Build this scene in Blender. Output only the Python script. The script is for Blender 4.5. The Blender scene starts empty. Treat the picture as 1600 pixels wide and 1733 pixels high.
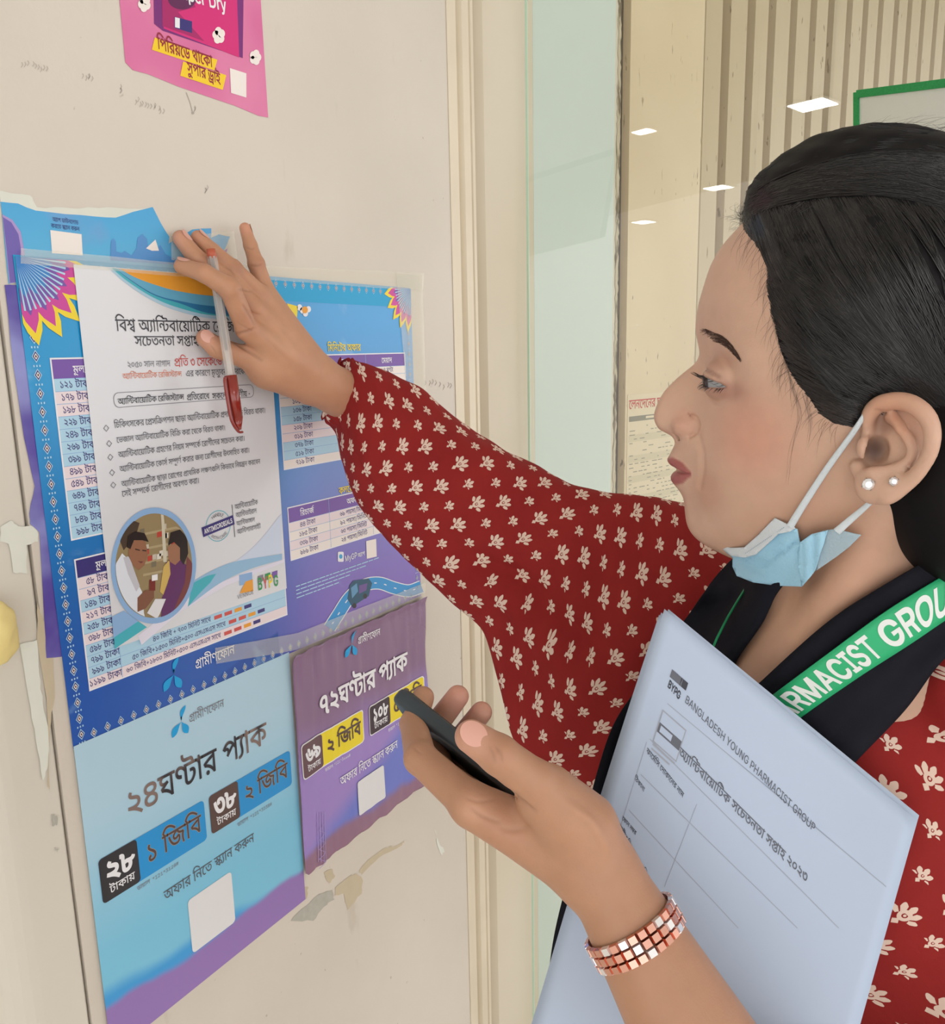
import bpy, bmesh, math, random
import numpy as np
from mathutils import Vector, Matrix, geometry, noise
random.seed(4); np.random.seed(4)
SC = bpy.context.scene
COL = SC.collection
# ---------------------------------------------------------------- camera
FPX = 1400.0
_v1 = np.array([900, 294, -1400.]); _v2 = np.array([150, -7134, -1400.])
_ey = _v1/np.linalg.norm(_v1); _ez = -_v2/np.linalg.norm(_v2)
_ez = _ez-_ey*(_ez@_ey); _ez /= np.linalg.norm(_ez); _ex = np.cross(_ey, _ez)
RW = np.array([_ex, _ey, _ez])                 # world = RW @ camera axes
CAM = np.array([.59, 0, 1.48])
cd = bpy.data.cameras.new('camera'); cam = bpy.data.objects.new('camera', cd); COL.objects.link(cam)
cam.matrix_world = Matrix([[*RW[0], CAM[0]], [*RW[1], CAM[1]], [*RW[2], CAM[2]], [0, 0, 0, 1]])
cd.sensor_fit = 'VERTICAL'; cd.sensor_height = 36.0; cd.lens = 36.0*FPX/1733.0; cd.clip_start = .02
SC.camera = cam
def ray(px, py): return RW@np.array([px-800, 866-py, -FPX])/FPX
def at(px, py, Z): return CAM+ray(px, py)*Z
def onwall(px, py, x=0.0):
    r = ray(px, py); return CAM+r*((x-CAM[0])/r[0])
def W(px, py):
    q = onwall(px, py); return (q[1], q[2])
# ---------------------------------------------------------------- light
world = bpy.data.worlds.new('world'); SC.world = world; world.use_nodes = True
bg = world.node_tree.nodes['Background']; bg.inputs[0].default_value = (1.0, .985, .975, 1); bg.inputs[1].default_value = 1.5
SC.view_settings.view_transform = 'Standard'; SC.view_settings.look = 'None'
SC.view_settings.gamma = 1; SC.view_settings.exposure = 0.42
SC.view_settings.use_curve_mapping = False
def area(name, loc, target, sx, sy, power, col=(1, 1, 1)):
    l = bpy.data.lights.new(name, 'AREA'); l.shape = 'RECTANGLE'; l.size = sx; l.size_y = sy; l.energy = power; l.color = col
    o = bpy.data.objects.new(name, l); COL.objects.link(o); o.location = loc
    o.rotation_euler = (Vector(target)-Vector(loc)).to_track_quat('-Z', 'Y').to_euler(); return o
area('ceiling_light_source', (2.4, -.6, 2.52), (.35, .4, 1.2), 1.0, .25, 4)
# area('rear_light_source', (1.9, 1.9, 2.5), (.5, .5, 1.4), .8, .06, 7)
# ---------------------------------------------------------------- materials
def lin(c):
    return tuple(((v/255)/12.92 if v/255 <= .04045 else ((v/255+.055)/1.055)**2.4) for v in c[:3])+(1.0,)
_M = {}
def mat(name, c, rough=.6, spec=.4, metal=0.0, coat=0.0, sss=0.0, noise_amt=0.0, noise_scale=30.0, bump=0.0, bump_scale=200.0, sheen=0.0):
    k = name
    if k in _M: return _M[k]
    m = bpy.data.materials.new(name); m.use_nodes = True; nt = m.node_tree; b = nt.nodes['Principled BSDF']
    b.inputs['Base Color'].default_value = lin(c); b.inputs['Roughness'].default_value = rough
    b.inputs['Specular IOR Level'].default_value = spec; b.inputs['Metallic'].default_value = metal
    if coat: b.inputs['Coat Weight'].default_value = coat; b.inputs['Coat Roughness'].default_value = .12
    if sheen: b.inputs['Sheen Weight'].default_value = sheen
    if sss:
        b.inputs['Subsurface Weight'].default_value = sss; b.inputs['Subsurface Radius'].default_value = (1, .35, .2); b.inputs['Subsurface Scale'].default_value = .004
    tc = None
    if noise_amt or bump:
        tc = nt.nodes.new('ShaderNodeTexCoord')
    if noise_amt:
        n = nt.nodes.new('ShaderNodeTexNoise'); n.inputs['Scale'].default_value = noise_scale; n.inputs['Detail'].default_value = 5
        nt.links.new(tc.outputs['Object'], n.inputs['Vector'])
        r = nt.nodes.new('ShaderNodeMapRange'); r.inputs['To Min'].default_value = 1-noise_amt; r.inputs['To Max'].default_value = 1+noise_amt
        nt.links.new(n.outputs[0], r.inputs['Value'])
        x = nt.nodes.new('ShaderNodeVectorMath'); x.operation = 'SCALE'; x.inputs[0].default_value = lin(c)[:3]
        nt.links.new(r.outputs[0], x.inputs['Scale']); nt.links.new(x.outputs[0], b.inputs['Base Color'])
    if bump:
        n = nt.nodes.new('ShaderNodeTexNoise'); n.inputs['Scale'].default_value = bump_scale; n.inputs['Detail'].default_value = 4
        nt.links.new(tc.outputs['Object'], n.inputs['Vector'])
        u = nt.nodes.new('ShaderNodeBump'); u.inputs['Strength'].default_value = bump; u.inputs['Distance'].default_value = .001
        nt.links.new(n.outputs[0], u.inputs['Height']); nt.links.new(u.outputs[0], b.inputs['Normal'])
    _M[k] = m; return m
class E:
    """tiny expression builder over shader math nodes"""
    def __init__(s, nt, sock): s.nt = nt; s.s = sock
    def _op(s, op, *a, clamp=False):
        n = s.nt.nodes.new('ShaderNodeMath'); n.operation = op; n.use_clamp = clamp
        for i, v in enumerate((s,)+a):
            if isinstance(v, E): s.nt.links.new(v.s, n.inputs[i])
            else: n.inputs[i].default_value = v
        return E(s.nt, n.outputs[0])
    def __add__(s, o): return s._op('ADD', o)
    def __radd__(s, o): return s._op('ADD', o)
    def __sub__(s, o): return s._op('SUBTRACT', o)
    def __rsub__(s, o): return s._op('MULTIPLY', -1.0)._op('ADD', o)
    def __mul__(s, o): return s._op('MULTIPLY', o)
    def __rmul__(s, o): return s._op('MULTIPLY', o)
    def __truediv__(s, o): return s._op('DIVIDE', o)
    def lt(s, o): return s._op('LESS_THAN', o)
    def gt(s, o): return s._op('GREATER_THAN', o)
    def floor(s): return s._op('FLOOR')
    def fract(s): return s._op('FRACT')
    def abs(s): return s._op('ABSOLUTE')
    def sin(s): return s._op('SINE')
    def cos(s): return s._op('COSINE')
    def sqrt(s): return s._op('SQRT')
    def mod(s, o): return s._op('FLOORED_MODULO', o)
    def max(s, o): return s._op('MAXIMUM', o)
    def min(s, o): return s._op('MINIMUM', o)
    def atan2(s, o): return s._op('ARCTAN2', o)
    def ramp(s, a, b):
        n = s.nt.nodes.new('ShaderNodeMapRange'); n.interpolation_type = 'SMOOTHSTEP'
        n.inputs['From Min'].default_value = a; n.inputs['From Max'].default_value = b; s.nt.links.new(s.s, n.inputs['Value']); return E(s.nt, n.outputs[0])
def mixc(nt, fac, a, b):
    n = nt.nodes.new('ShaderNodeMix'); n.data_type = 'RGBA'
    if isinstance(fac, E): nt.links.new(fac.s, n.inputs[0])
    else: n.inputs[0].default_value = fac
    for i, v in ((6, a), (7, b)):
        if isinstance(v, tuple): n.inputs[i].default_value = lin(v)
        else: nt.links.new(v, n.inputs[i])
    return n.outputs[2]
def coords(nt, kind='Object'):
    tc = nt.nodes.new('ShaderNodeTexCoord'); s = nt.nodes.new('ShaderNodeSeparateXYZ'); nt.links.new(tc.outputs[kind], s.inputs[0])
    return E(nt, s.outputs[0]), E(nt, s.outputs[1]), E(nt, s.outputs[2]), tc
def tex_noise(nt, tc, scale, detail=4, kind='Object', stretch=None, dist=0.0):
    n = nt.nodes.new('ShaderNodeTexNoise'); n.inputs['Scale'].default_value = scale; n.inputs['Detail'].default_value = detail; n.inputs['Distortion'].default_value = dist
    if stretch:
        mp = nt.nodes.new('ShaderNodeMapping'); mp.inputs['Scale'].default_value = stretch; nt.links.new(tc.outputs[kind], mp.inputs[0]); nt.links.new(mp.outputs[0], n.inputs['Vector'])
    else: nt.links.new(tc.outputs[kind], n.inputs['Vector'])
    return E(nt, n.outputs[0])
def newmat(name, rough=.5, spec=.4):
    m = bpy.data.materials.new(name); m.use_nodes = True; nt = m.node_tree; b = nt.nodes['Principled BSDF']
    b.inputs['Roughness'].default_value = rough; b.inputs['Specular IOR Level'].default_value = spec
    return m, nt, b
def setbump(nt, b, h, strength=.3, dist=.001):
    u = nt.nodes.new('ShaderNodeBump'); u.inputs['Strength'].default_value = strength; u.inputs['Distance'].default_value = dist
    nt.links.new(h.s, u.inputs['Height']); nt.links.new(u.outputs[0], b.inputs['Normal'])
# ---------------------------------------------------------------- objects
def tag(o, label=None, cat=None, group=None, kind=None):
    if label: o['label'] = label
    if cat: o['category'] = cat
    if group: o['group'] = group
    if kind: o['kind'] = kind
    return o
def mesh(name, verts, faces, mats, parent=None, smooth=False, midx=None, uv=None):
    me = bpy.data.meshes.new(name); me.from_pydata([tuple(map(float, v)) for v in verts], [], [tuple(map(int, f)) for f in faces])
    if not isinstance(mats, (list, tuple)): mats = [mats]
    for m in mats: me.materials.append(m)
    if midx is not None: me.polygons.foreach_set('material_index', midx)
    if smooth: me.polygons.foreach_set('use_smooth', [True]*len(me.polygons))
    if uv is not None:
        l = me.uv_layers.new(name='UVMap'); uv = np.asarray(uv); vi = np.empty(len(me.loops), int); me.loops.foreach_get('vertex_index', vi)
        l.data.foreach_set('uv', uv[vi].ravel())
    me.update()
    o = bpy.data.objects.new(name, me); COL.objects.link(o)
    if parent is not None: o.parent = parent
    return o
def bmobj(name, bm, m, parent=None, smooth=False):
    me = bpy.data.meshes.new(name); bm.to_mesh(me); bm.free()
    for k in (m if isinstance(m, (list, tuple)) else [m]): me.materials.append(k)
    if smooth: me.polygons.foreach_set('use_smooth', [True]*len(me.polygons))
    o = bpy.data.objects.new(name, me); COL.objects.link(o)
    if parent is not None: o.parent = parent
    return o
def boxm(name, lo, hi, m, parent=None, bevel=0.0, xf=None):
    bm = bmesh.new(); bmesh.ops.create_cube(bm, size=1)
    for v in bm.verts: v.co = Vector([(lo[i]+hi[i])/2+v.co[i]*(hi[i]-lo[i]) for i in range(3)])
    if bevel: bmesh.ops.bevel(bm, geom=list(bm.edges), offset=bevel, segments=2, affect='EDGES', profile=.5)
    if xf is not None: bmesh.ops.transform(bm, matrix=xf, verts=bm.verts)
    return bmobj(name, bm, m, parent)
def empty(name, loc, label=None, cat=None, group=None):
    o = bpy.data.objects.new(name, None); COL.objects.link(o); o.location = loc; o.empty_display_size = .05
    return tag(o, label, cat, group)
def keep(child, par):
    """parent without moving (parent has translation only)"""
    child.parent = par; child.matrix_parent_inverse = Matrix.Translation(-Vector(par.location)); return child
def catmull(P, n):
    P = np.asarray(P, float); Q = np.vstack([2*P[0]-P[1], P, 2*P[-1]-P[-2]]); out = []
    for i in range(len(P)-1):
        a, b, c, d = Q[i:i+4]
        for t in np.linspace(0, 1, n, endpoint=False):
            out.append(.5*((2*b)+(-a+c)*t+(2*a-5*b+4*c-d)*t*t+(-a+3*b-3*c+d)*t**3))
    out.append(P[-1]); return np.array(out)
# ---------------------------------------------------------------- flat print: lettering and shapes
BN_GLYPHS = {
8:"181,124,0,-14,-21,0,0,-110,-16,0,-6,12,-17,18,-10,6,5,13,8,-4,16,-15,5,-8,0,3,-1,5,0,6,0,3,0,71,-146,0,0,14;1111100110010001111|75,18,-13,0,-25,13,-22,31,-9,26,14,5,8,-21,15,-26,20,-13,13,0,11,0,13,7,6,13,0,7,0,12,-13,14,-9,0,-7,0,-6,-6,0,-6,0,-1,0,-5,1,-2,-15,-3,-1,4,-2,7,0,4,0,7,8,10,13,5,8,0,11,0,18,-11,9,-18,0,-12,0,-11,-10,-19,-20,-11;10001100010001001001001100100010001000|69,93,-1,6,-10,10,-9,2,4,9,9,-2,12,-5,10,-11,1,-8;100111001",
10:"72,124,-1,9,-7,7,-8,0,-15,0,-13,0,-14,3,-5,4,-6,4,-5,13,0,8,0,2,1,6,0,2,15,-1,-1,-2,0,-4,0,-1,0,-5,2,-6,2,-3,3,-3,10,-3,10,0,11,0,11,0,12,-3,5,-4,3,-3,4,-11,0,-9;1001100100100110010010011001001|48,100,16,0,20,-11,9,-16,0,-8,0,-16,-23,-20,-23,-1,2,2,9,-2,20,-10,21,-12,9,-8,-9,-11,-13,10,-20,13,-20,10,-23,8,-14,3,3,14,7,-2,13,-2,9,0,15,0,15,7,6,10,0,6,0,11,-16,11,-12,0,-7,0,-9,-3,-3,-5,0,-4,0,-2,0,-3,1,-1,-15,-3,-1,3,-1,6,0,3,0,7,9,11,15,5;10001001100011000011001000100100010011001000|35,93,-1,6,-10,10,-9,2,4,9,10,-2,11,-5,10,-11,1,-8;100111001|108,124,0,-14,-110,0,0,14;1111",
12:"102,124,-1,9,-7,7,-8,0,-28,0,-13,0,-15,3,-5,4,-5,4,-5,13,0,8,0,2,0,6,1,2,14,-1,0,-2,0,-4,0,-1,0,-5,1,-6,2,-3,3,-3,11,-3,10,0,24,0,11,0,12,-3,5,-4,3,-3,4,-11,0,-9;1001100100100110010010011001001|144,124,0,-14,-73,0,0,-36,0,-5,4,-6,4,0,3,0,9,5,9,10,6,9,12,1,6,-9,7,-20,0,-10,0,-13,-11,-20,-21,-11,-16,0,-13,0,-23,9,-19,21,-16,33,-6,25,15,4,7,-28,18,-34,22,-15,15,0,16,0,17,16,0,13,0,9,-5,12,-4,5,9,3,-6,-10,-12,-13,-13,-7,-6,0,-5,0,-8,3,-3,3,-3,2,-4,11,0,12,0,31,-58,0,0,14;1111001000110010001000011000100100110001001001111",
16:"102,126,8,0,11,-4,4,-3,4,-3,4,-10,0,-8,0,-98,-15,0,-1,6,-6,8,-9,3,-6,0,-7,0,-12,-1,-14,-2,-9,0,-6,0,-16,3,-14,8,-9,17,0,14,0,4,2,11,1,4,15,-2,-1,-3,-1,-8,0,-6,0,-9,5,-11,9,-5,11,-2,5,0,10,0,17,3,10,0,9,0,13,-5,4,-6,0,72,0,7,-2,6,-2,2,-4,3,-7,0,-7,0,-13,-6,-11,-10,-5,-11,0,-5,0,-2,1,-5,5,-3,5,0,3,0,4,0,2,1,1,-14,-2,-1,-6,-1,-5,0,-10,0,-14,12,0,12,0,8,8,17,14,14,19,9;100100111000100010000100110010000100100110010100001000100110010010000",
18:"102,126,15,0,17,-16,0,-13,0,-10,-10,-15,-17,-11,-11,-5,-6,15,13,4,15,12,0,9,0,8,-8,8,-8,0,-7,0,-13,-5,-10,-8,-6,-8,0,-3,0,-3,4,-5,7,-1,-4,-15,-11,2,-12,12,0,8,0,7,8,14,15,12,18,7;1001000110010010000100110010000|136,45,0,-17,-24,-20,-21,0,-14,0,-26,10,-21,22,-18,36,-6,25,15,5,8,-29,19,-36,26,-17,17,0,13,0,16,10,0,12,0,7,-10,11,-8,4,16,7,9,-5,9,-15;10010000110001001001100",
20:"163,124,0,-14,-65,0,0,-12,0,-3,0,-95,-15,0,-6,12,-21,21,-26,14,-15,2,-8,19,20,11,39,18,21,6,-4,-8,0,15,-85,0,0,14;1111111000110011111|83,93,4,-5,-10,-3,-22,-9,-20,-10,-9,-5,11,-2,24,-13,20,-18,5,-10,-2,0,0,4,-1,9,0,7;11000100011001|152,58,0,-7,-5,-12,-12,-7,-10,0,-3,0,-6,0,-3,1,1,14,2,0,3,0,2,0,10,0,6,7,0,5,0,11,-21,15,-20,3,0,15,16,-2,25,-12,15,-19;1000100110010010011000",
21:"141,124,0,-14,-21,0,0,-110,-15,0,-6,8,-14,15,-18,13,-21,9,-13,3,-5,18,10,-7,19,-3,25,-13,18,-16,5,-8,0,5,0,9,0,6,0,99,10,0,5,-14;1111100001110001001111|90,94,0,-12,-13,-16,-21,-9,-14,-2,-10,2,-4,9,17,1,20,7,10,12,0,7,0,6,-6,10,-6,5,11,11,7,-6,9,-16;10001110001001100|36,86,-12,0,-14,13,0,11,0,4,2,9,2,3,15,-5,-1,-2,-2,-5,0,-4,0,-5,6,-5,4,0,4,0,9,3,10,10,4,9,11,3,1,-10,-4,-9,-12,-13,-14,-7;10010011001001000111000",
22:"97,0,0,85,4,-13,-7,10,-12,15,-11,10,-12,4,-6,0,-11,0,-13,-11,-5,-7,-3,-2,3,3,12,3,7,0,9,0,12,-7,5,-11,0,-5,0,-12,-16,-19,-17,-9,-10,15,11,5,16,11,0,8,0,4,-7,6,-6,0,-5,0,-9,-2,-5,-3,-17,14,7,10,14,15,16,9,10,0,10,0,17,-7,15,-14,8,-11,-3,3,-1,2,0,12,0,6,0,21,10,0,5,-14,21,0,0,-14,-21,0,0,-110;1110000100110010001001100100100110001000110011111111",
23:"128,124,0,-14,-21,0,0,-110,-15,0,-6,9,-21,15,-26,11,-15,1,-7,17,4,4,9,6,9,6,5,3,11,-2,-2,-1,-4,0,-2,0,-12,0,-16,6,-8,11,0,8,0,9,12,13,11,7,14,-7,-11,-4,-10,-11,0,-7,0,-7,11,-6,7,0,4,0,11,3,6,4,9,-12,-7,-4,-16,-10,-15,-11,-6,-4,-2,3,23,-3,29,-17,11,-12,0,4,0,7,0,4,0,77,-94,0,0,14;11111000110001100100010011001001001100011001001111",
25:"115,124,0,-14,-81,0,0,-6,0,-12,0,-3,0,-9,0,-4,0,-35,0,-9,2,-7,2,-2,3,-4,8,0,8,0,13,8,6,5,5,6,7,14,0,7,0,7,-8,4,-6,0,-1,0,-10,0,-11,3,-5,2,-5,3,-7,7,-3,4,2,18,4,-7,10,-10,13,-5,11,0,3,0,8,0,8,-2,3,-2,5,-3,4,-10,0,-7,0,-12,-11,-22,-9,-8,-8,-7,-17,-7,-10,0,-8,0,-10,4,-4,4,-3,3,-4,11,0,11,0,72,-21,0,0,14;111110011001010010010011001001100011001001001001001001111",
26:"123,62,0,-11,-8,-15,-14,-10,-17,-6,-8,-1,-4,5,11,-2,20,-5,22,-9,12,-6,-7,-12,-16,9,-32,11,-35,7,-18,2,1,14,6,-1,13,-2,9,0,18,0,22,10,10,14,0,8,0,11,-14,11,-12,0,-1,0,-3,0,-2,-1,-2,13,2,0,7,1,2,0,11,0,15,-7,9,-11,3,-12;10000110001100011001000100100110010000|45,43,-6,0,-11,4,-3,3,-3,3,-4,9,0,10,0,40,16,0,0,-8,-1,-9,0,-2,1,-6,0,-3,0,-12,0,-5,1,-5,2,-2,3,-3,7,0,8,0,13,7,7,9,0,4,0,4,-6,2,-5,0,-1,0,-10,0,-17,7,-5,6,3,13,3,-4,8,-6,11,-3,9,0,9,0,3,0,1,-2,2,-1,4,-2,6,-8,0,-5,0,-10,-12,-16,-20,-9;1001001111100110010100010011001100011001001000|-2,110,0,14,141,0,0,-14;1111",
27:"80,13,-12,0,-21,8,-19,19,-16,31,-6,22,15,4,7,-25,17,-30,22,-14,14,0,15,0,15,13,0,13,0,6,-3,9,-2,3,12,0,-6,-6,-12,-9,-14,-6,-8,0,-8,0,-12,6,-6,12,0,8,0,9,12,18,15,7,-4,-1,-10,0,-5,0,-62,0,0,14,187,0,0,-14,-62,0,-5,0,-8,1,-3,0,-17,-8,-17,-12,-6,-10,0,-5,0,-6,6,-4,4,0,8,0,12,7,8,6,17,-6,2,-4,2,-12,0,-6,0,-10,-9,-18,-20,-10;100001100010010011000100010010011111100100010010011001000|160,41,0,-10,3,-18,4,-11,-15,-3,-3,11,-4,22,0,12,0,11,3,17,3,6,-15,0,-22,7,-14,14,-5,10,15,3,3,-6,10,-9,16,-5,11,0,3,0,5,0,3,0,8,-14,-5,-9,-4,-17;10011001001000110001001100",
30:"115,124,0,-14,-81,0,0,-69,0,-9,2,-7,2,-2,3,-4,8,0,8,0,14,8,5,5,6,7,6,14,0,7,0,6,-7,7,-7,0,-2,0,-6,-1,-3,-1,-2,15,4,1,8,1,5,0,7,0,12,-6,6,-12,0,-9,0,-12,-11,-22,-9,-8,-7,-6,-18,-8,-10,0,-8,0,-10,4,-4,4,-3,3,-4,11,0,11,0,72,-21,0,0,14;11110010100100100100110010001001001001001111|79,124,0,9,-8,7,-8,0,-19,0,-13,0,-14,3,-5,4,-5,4,-6,13,0,8,0,2,1,5,0,3,15,-1,0,-2,-1,-3,0,-2,0,-5,2,-6,2,-3,3,-3,10,-3,10,0,16,0,10,0,13,-3,4,-4,4,-3,3,-11,0,-9;1001100100100110010010011001001",
31:"56,0,-12,0,-19,9,-14,15,-4,10,5,15,16,2,18,11,7,17,0,11,0,4,-2,11,-3,5,-50,0,0,14,42,0,-6,9,-8,15,0,7,0,9,9,13,9,6,10,-11,-7,-5,-5,-8,0,-6,0,-6,9,-14,7,-9,62,0,0,-14,-35,0,-3,0,-6,0,-3,1,15,-15,18,-30,0,-18,0,-14,-12,-22,-22,-12;10001100010011110010011001001111001001000|56,15,12,0,14,9,8,16,0,9,0,9,-6,18,-14,19,-11,12,3,-1,2,-5,3,-12,0,-8,0,-7,-5,-15,-11,-13,-19,-10,-15,-2,3,12,2,-11,11,-14,15,-6;1000100011001000011000",
32:"144,124,0,-14,-73,0,0,-36,0,-5,4,-6,4,0,3,0,9,5,9,10,6,9,12,1,6,-9,7,-20,0,-10,0,-13,-11,-20,-21,-11,-16,0,-13,0,-23,9,-19,21,-16,33,-6,25,15,4,7,-28,18,-34,22,-15,15,0,16,0,17,16,0,13,0,9,-5,12,-4,5,9,3,-6,-10,-12,-13,-13,-7,-6,0,-5,0,-8,3,-3,3,-3,2,-4,11,0,12,0,31,-58,0,0,14;1111001000110010001000011000100100110001001001111",
34:"126,124,0,-14,-21,0,0,-110,-15,0,0,85,4,-12,-10,13,-16,17,-16,8,-8,0,-6,0,-9,-5,-5,-8,0,-5,0,-7,7,-9,13,-5,11,-1,-1,-17,-13,2,-21,9,-12,16,0,11,0,11,10,15,15,8,9,0,11,0,17,-7,16,-14,8,-10,-3,0,-1,4,0,11,0,5,0,23,10,0,5,-14;111111100010001000110001000100011001111",
35:"81,10,-16,0,-28,16,-23,37,-8,30,15,4,7,-25,17,-32,21,-15,15,0,9,0,13,5,8,8,4,11,0,7,0,8,-7,14,-11,8,-8,0,-8,0,-7,-7,0,-6,0,-2,1,-4,1,-3,-16,-3,-1,4,-1,7,0,4,0,8,7,10,14,6,9,0,12,0,19,-11,11,-21,0,-13,0,-13,-11,-20,-21,-12;1000110001000010001001001100100010001000|143,124,0,-14,-145,0,0,14;1111",
36:"131,124,0,-14,-21,0,0,-110,-15,0,-8,11,-21,19,-26,15,-17,3,-5,18,11,-7,17,-3,25,-13,18,-15,6,-9,0,5,0,9,0,6,0,99,10,0,5,-14;111110001110001001111|42,125,13,0,17,-9,8,-14,0,-9,0,-16,-26,-19,-22,-3,-10,2,-4,9,17,1,20,8,9,11,0,7,0,9,-11,9,-11,0,-10,0,-9,-8,0,-4,0,-3,3,-5,4,-2,-9,-12,-4,2,-6,7,-3,8,0,5,0,7,8,12,15,7;1000100111000100100100110001000",
37:"123,124,0,-14,-91,0,0,-59,-3,4,8,9,20,15,24,13,14,5,13,-13,-4,-7,-4,-13,-3,-14,0,-9,0,-10,4,-18,3,-11,-15,-3,-3,11,-4,22,0,12,0,9,2,14,4,11,3,4,2,-1,-11,-5,-22,-13,-21,-17,-11,-11,-12,8,0,67,-18,0,0,14;1111100011000100110010001100011111",
38:"121,124,0,-14,-21,0,0,-110,-15,0,-6,12,-21,20,-27,14,-16,3,-8,19,20,11,41,19,21,7,-4,-9,0,28;111110001100111|85,95,4,-6,-15,-5,-34,-14,-14,-9,11,-3,24,-11,21,-18,6,-11,-2,0,-1,4,0,9,0,7;1100100011001|48,126,2,0,6,-1,3,0,-2,-15,-1,1,-3,0,-3,0,-6,0,-6,-5,0,-4,0,-5,9,-8,12,-4,-12,-9,-8,3,-11,9,-6,10,0,7,0,5,5,10,12,6;1001100100100110001000",
39:"123,124,0,-14,-21,0,0,-110,-16,0,0,49,4,-12,-7,10,-16,14,-16,9,-8,0,-7,0,-10,-8,0,-7,0,-6,8,-9,9,-3,-8,-14,-12,5,-14,17,0,10,0,10,10,13,14,7,8,0,10,0,17,-8,15,-12,7,-8,-3,-1,0,5,-1,9,0,4,0,36,-88,0,0,14;111111100010010011001000100011001111",
40:"145,124,0,-14,-21,0,0,-110,-15,0,0,79,4,-13,-8,12,-14,17,-12,11,-12,5,-7,0,-8,0,-13,-6,-11,-10,-5,-6,-1,0,3,2,6,2,4,0,11,0,11,-13,0,-9,0,-2,0,-4,-1,-1,-3,1,2,3,5,5,5,4,2,3,25,23,10,-10,-57,-54,-12,11,17,16,-7,-9,-6,-5,3,4,4,8,0,5,0,5,-6,6,-6,0,-3,0,-6,-2,-3,-2,-16,14,8,11,17,16,19,9,10,0,11,0,18,-9,17,-16,9,-13,-3,1,-1,5,0,11,0,7,0,26,10,0,5,-14;111111100001000110010010011000111111110010010011000100011001111",
41:"170,124,0,-14,-144,0,-3,2,8,-2,17,-9,15,-10,4,-5,1,-11,-7,-3,-16,-8,-14,-7,-6,-4,-2,3,15,-3,24,-10,19,-14,8,-9,0,3,0,7,0,4,0,68,3,0,11,0,20,-4,18,-8,7,-7,5,-5,5,-13,0,-7,0,-7,-5,-12,-12,-7,-10,0,-3,0,-6,0,-3,1,1,14,2,0,3,-1,2,0,10,0,6,8,0,5,0,10,-21,16,-18,2,0,-87,-15,0,-8,11,-20,17,-26,11,-18,3,-7,19,6,4,13,7,15,8,6,3,-7,6,-20,9,-13,2,6,14,0,-4,-18,0,0,14;11110001100011000100111000100100010011001001001110001100010011111",
42:"121,124,0,-14,-21,0,0,-110,-15,0,-6,12,-21,20,-27,14,-16,3,-8,19,20,11,41,19,21,7,-4,-9,0,14,-87,0,0,14;11111000110011111|85,95,4,-6,-15,-5,-34,-14,-14,-9,11,-3,24,-11,21,-18,6,-11,-2,0,-1,4,0,9,0,7;1100100011001",
43:"84,9,-13,0,-22,8,-20,20,-17,32,-6,24,15,4,7,-26,18,-33,23,-14,15,0,11,0,15,7,8,14,0,8,0,6,-3,10,-4,8,-3,3,10,15,8,-11,7,-21,0,-10,0,-12,-11,-21,-22,-11;10000110001000100011001000|77,57,-13,0,-14,12,0,11,0,5,3,9,1,3,16,-5,-1,-2,-3,-6,0,-3,0,-5,6,-5,5,0,4,0,9,3,10,10,5,9,13,2,-2,-11,-5,-9,-12,-12,-14,-6;10010011001001000111000|146,124,0,-14,-148,0,0,14;1111",
44:"126,124,0,-14,-21,0,0,-110,-15,0,0,27,4,-11,-7,11,-15,18,-15,11,-10,0,-7,0,-10,-7,0,-8,0,-7,9,-9,10,-3,-5,-15,-11,4,-14,10,-6,13,0,8,0,9,10,13,14,7,8,0,12,0,18,-9,14,-15,5,-9,-3,-1,-1,5,0,9,0,5,0,54,-92,0,0,14;1111111000100100110001000100011001111|60,65,0,-2,0,-2,-1,-1,-15,4,0,12,-7,14,-16,7,-13,2,2,14,9,-2,10,-1,15,-6,10,-12,6,-16;100110001110000",
46:"121,124,0,-14,-21,0,0,-110,-15,0,-6,12,-21,20,-27,14,-16,3,-8,19,20,11,41,19,21,7,-4,-9,0,14,-87,0,0,14;11111000110011111|85,95,4,-6,-15,-5,-34,-14,-14,-9,11,-3,24,-11,21,-18,6,-11,-2,0,-1,4,0,9,0,7;1100100011001|37,-1,-5,0,-7,6,0,5,0,6,7,6,5,0,5,0,7,-6,0,-6,0,-5,-7,-6;100100100100",
47:"148,124,0,-14,-21,0,0,-110,-15,0,0,67,1,-5,-4,6,-10,8,-6,0,-3,0,-6,-2,-4,-6,0,-7,0,-2,0,-3,0,-2,-13,-1,-1,8,-7,12,-10,6,-6,0,-6,0,-7,-4,-4,-7,0,-5,0,-8,11,-11,11,-4,-5,-15,-10,3,-15,11,-9,15,0,10,0,9,9,13,15,7,9,0,10,0,15,-8,7,-8,-3,0,2,6,11,7,6,0,8,0,10,-5,6,-6,-2,-3,0,5,0,8,0,4,0,17,-114,0,0,14;1111111001000100110001000100110001000100110010011001111",
48:"137,124,0,-14,-21,0,0,-110,-15,0,0,102,1,4,-1,4,0,7,0,4,0,17,11,0,4,-14;1111111001111|72,126,8,0,13,-6,11,-11,3,-7,-1,-21,-6,14,-17,16,-10,0,-8,0,-10,-8,0,-9,0,-8,13,-10,15,-1,-2,-15,-13,1,-17,9,-8,15,0,10,0,10,8,14,14,7;10001100100100110001000|15,126,9,0,15,-7,9,-15,0,-12,0,-8,-8,-15,-16,-9,-13,0,-1,15,10,1,11,5,5,8,0,5,0,8,-10,9,-11,0,-3,0,-7,-1,-5,-1,-2,15,5,1,8,1;10001000110001001001100",
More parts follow.
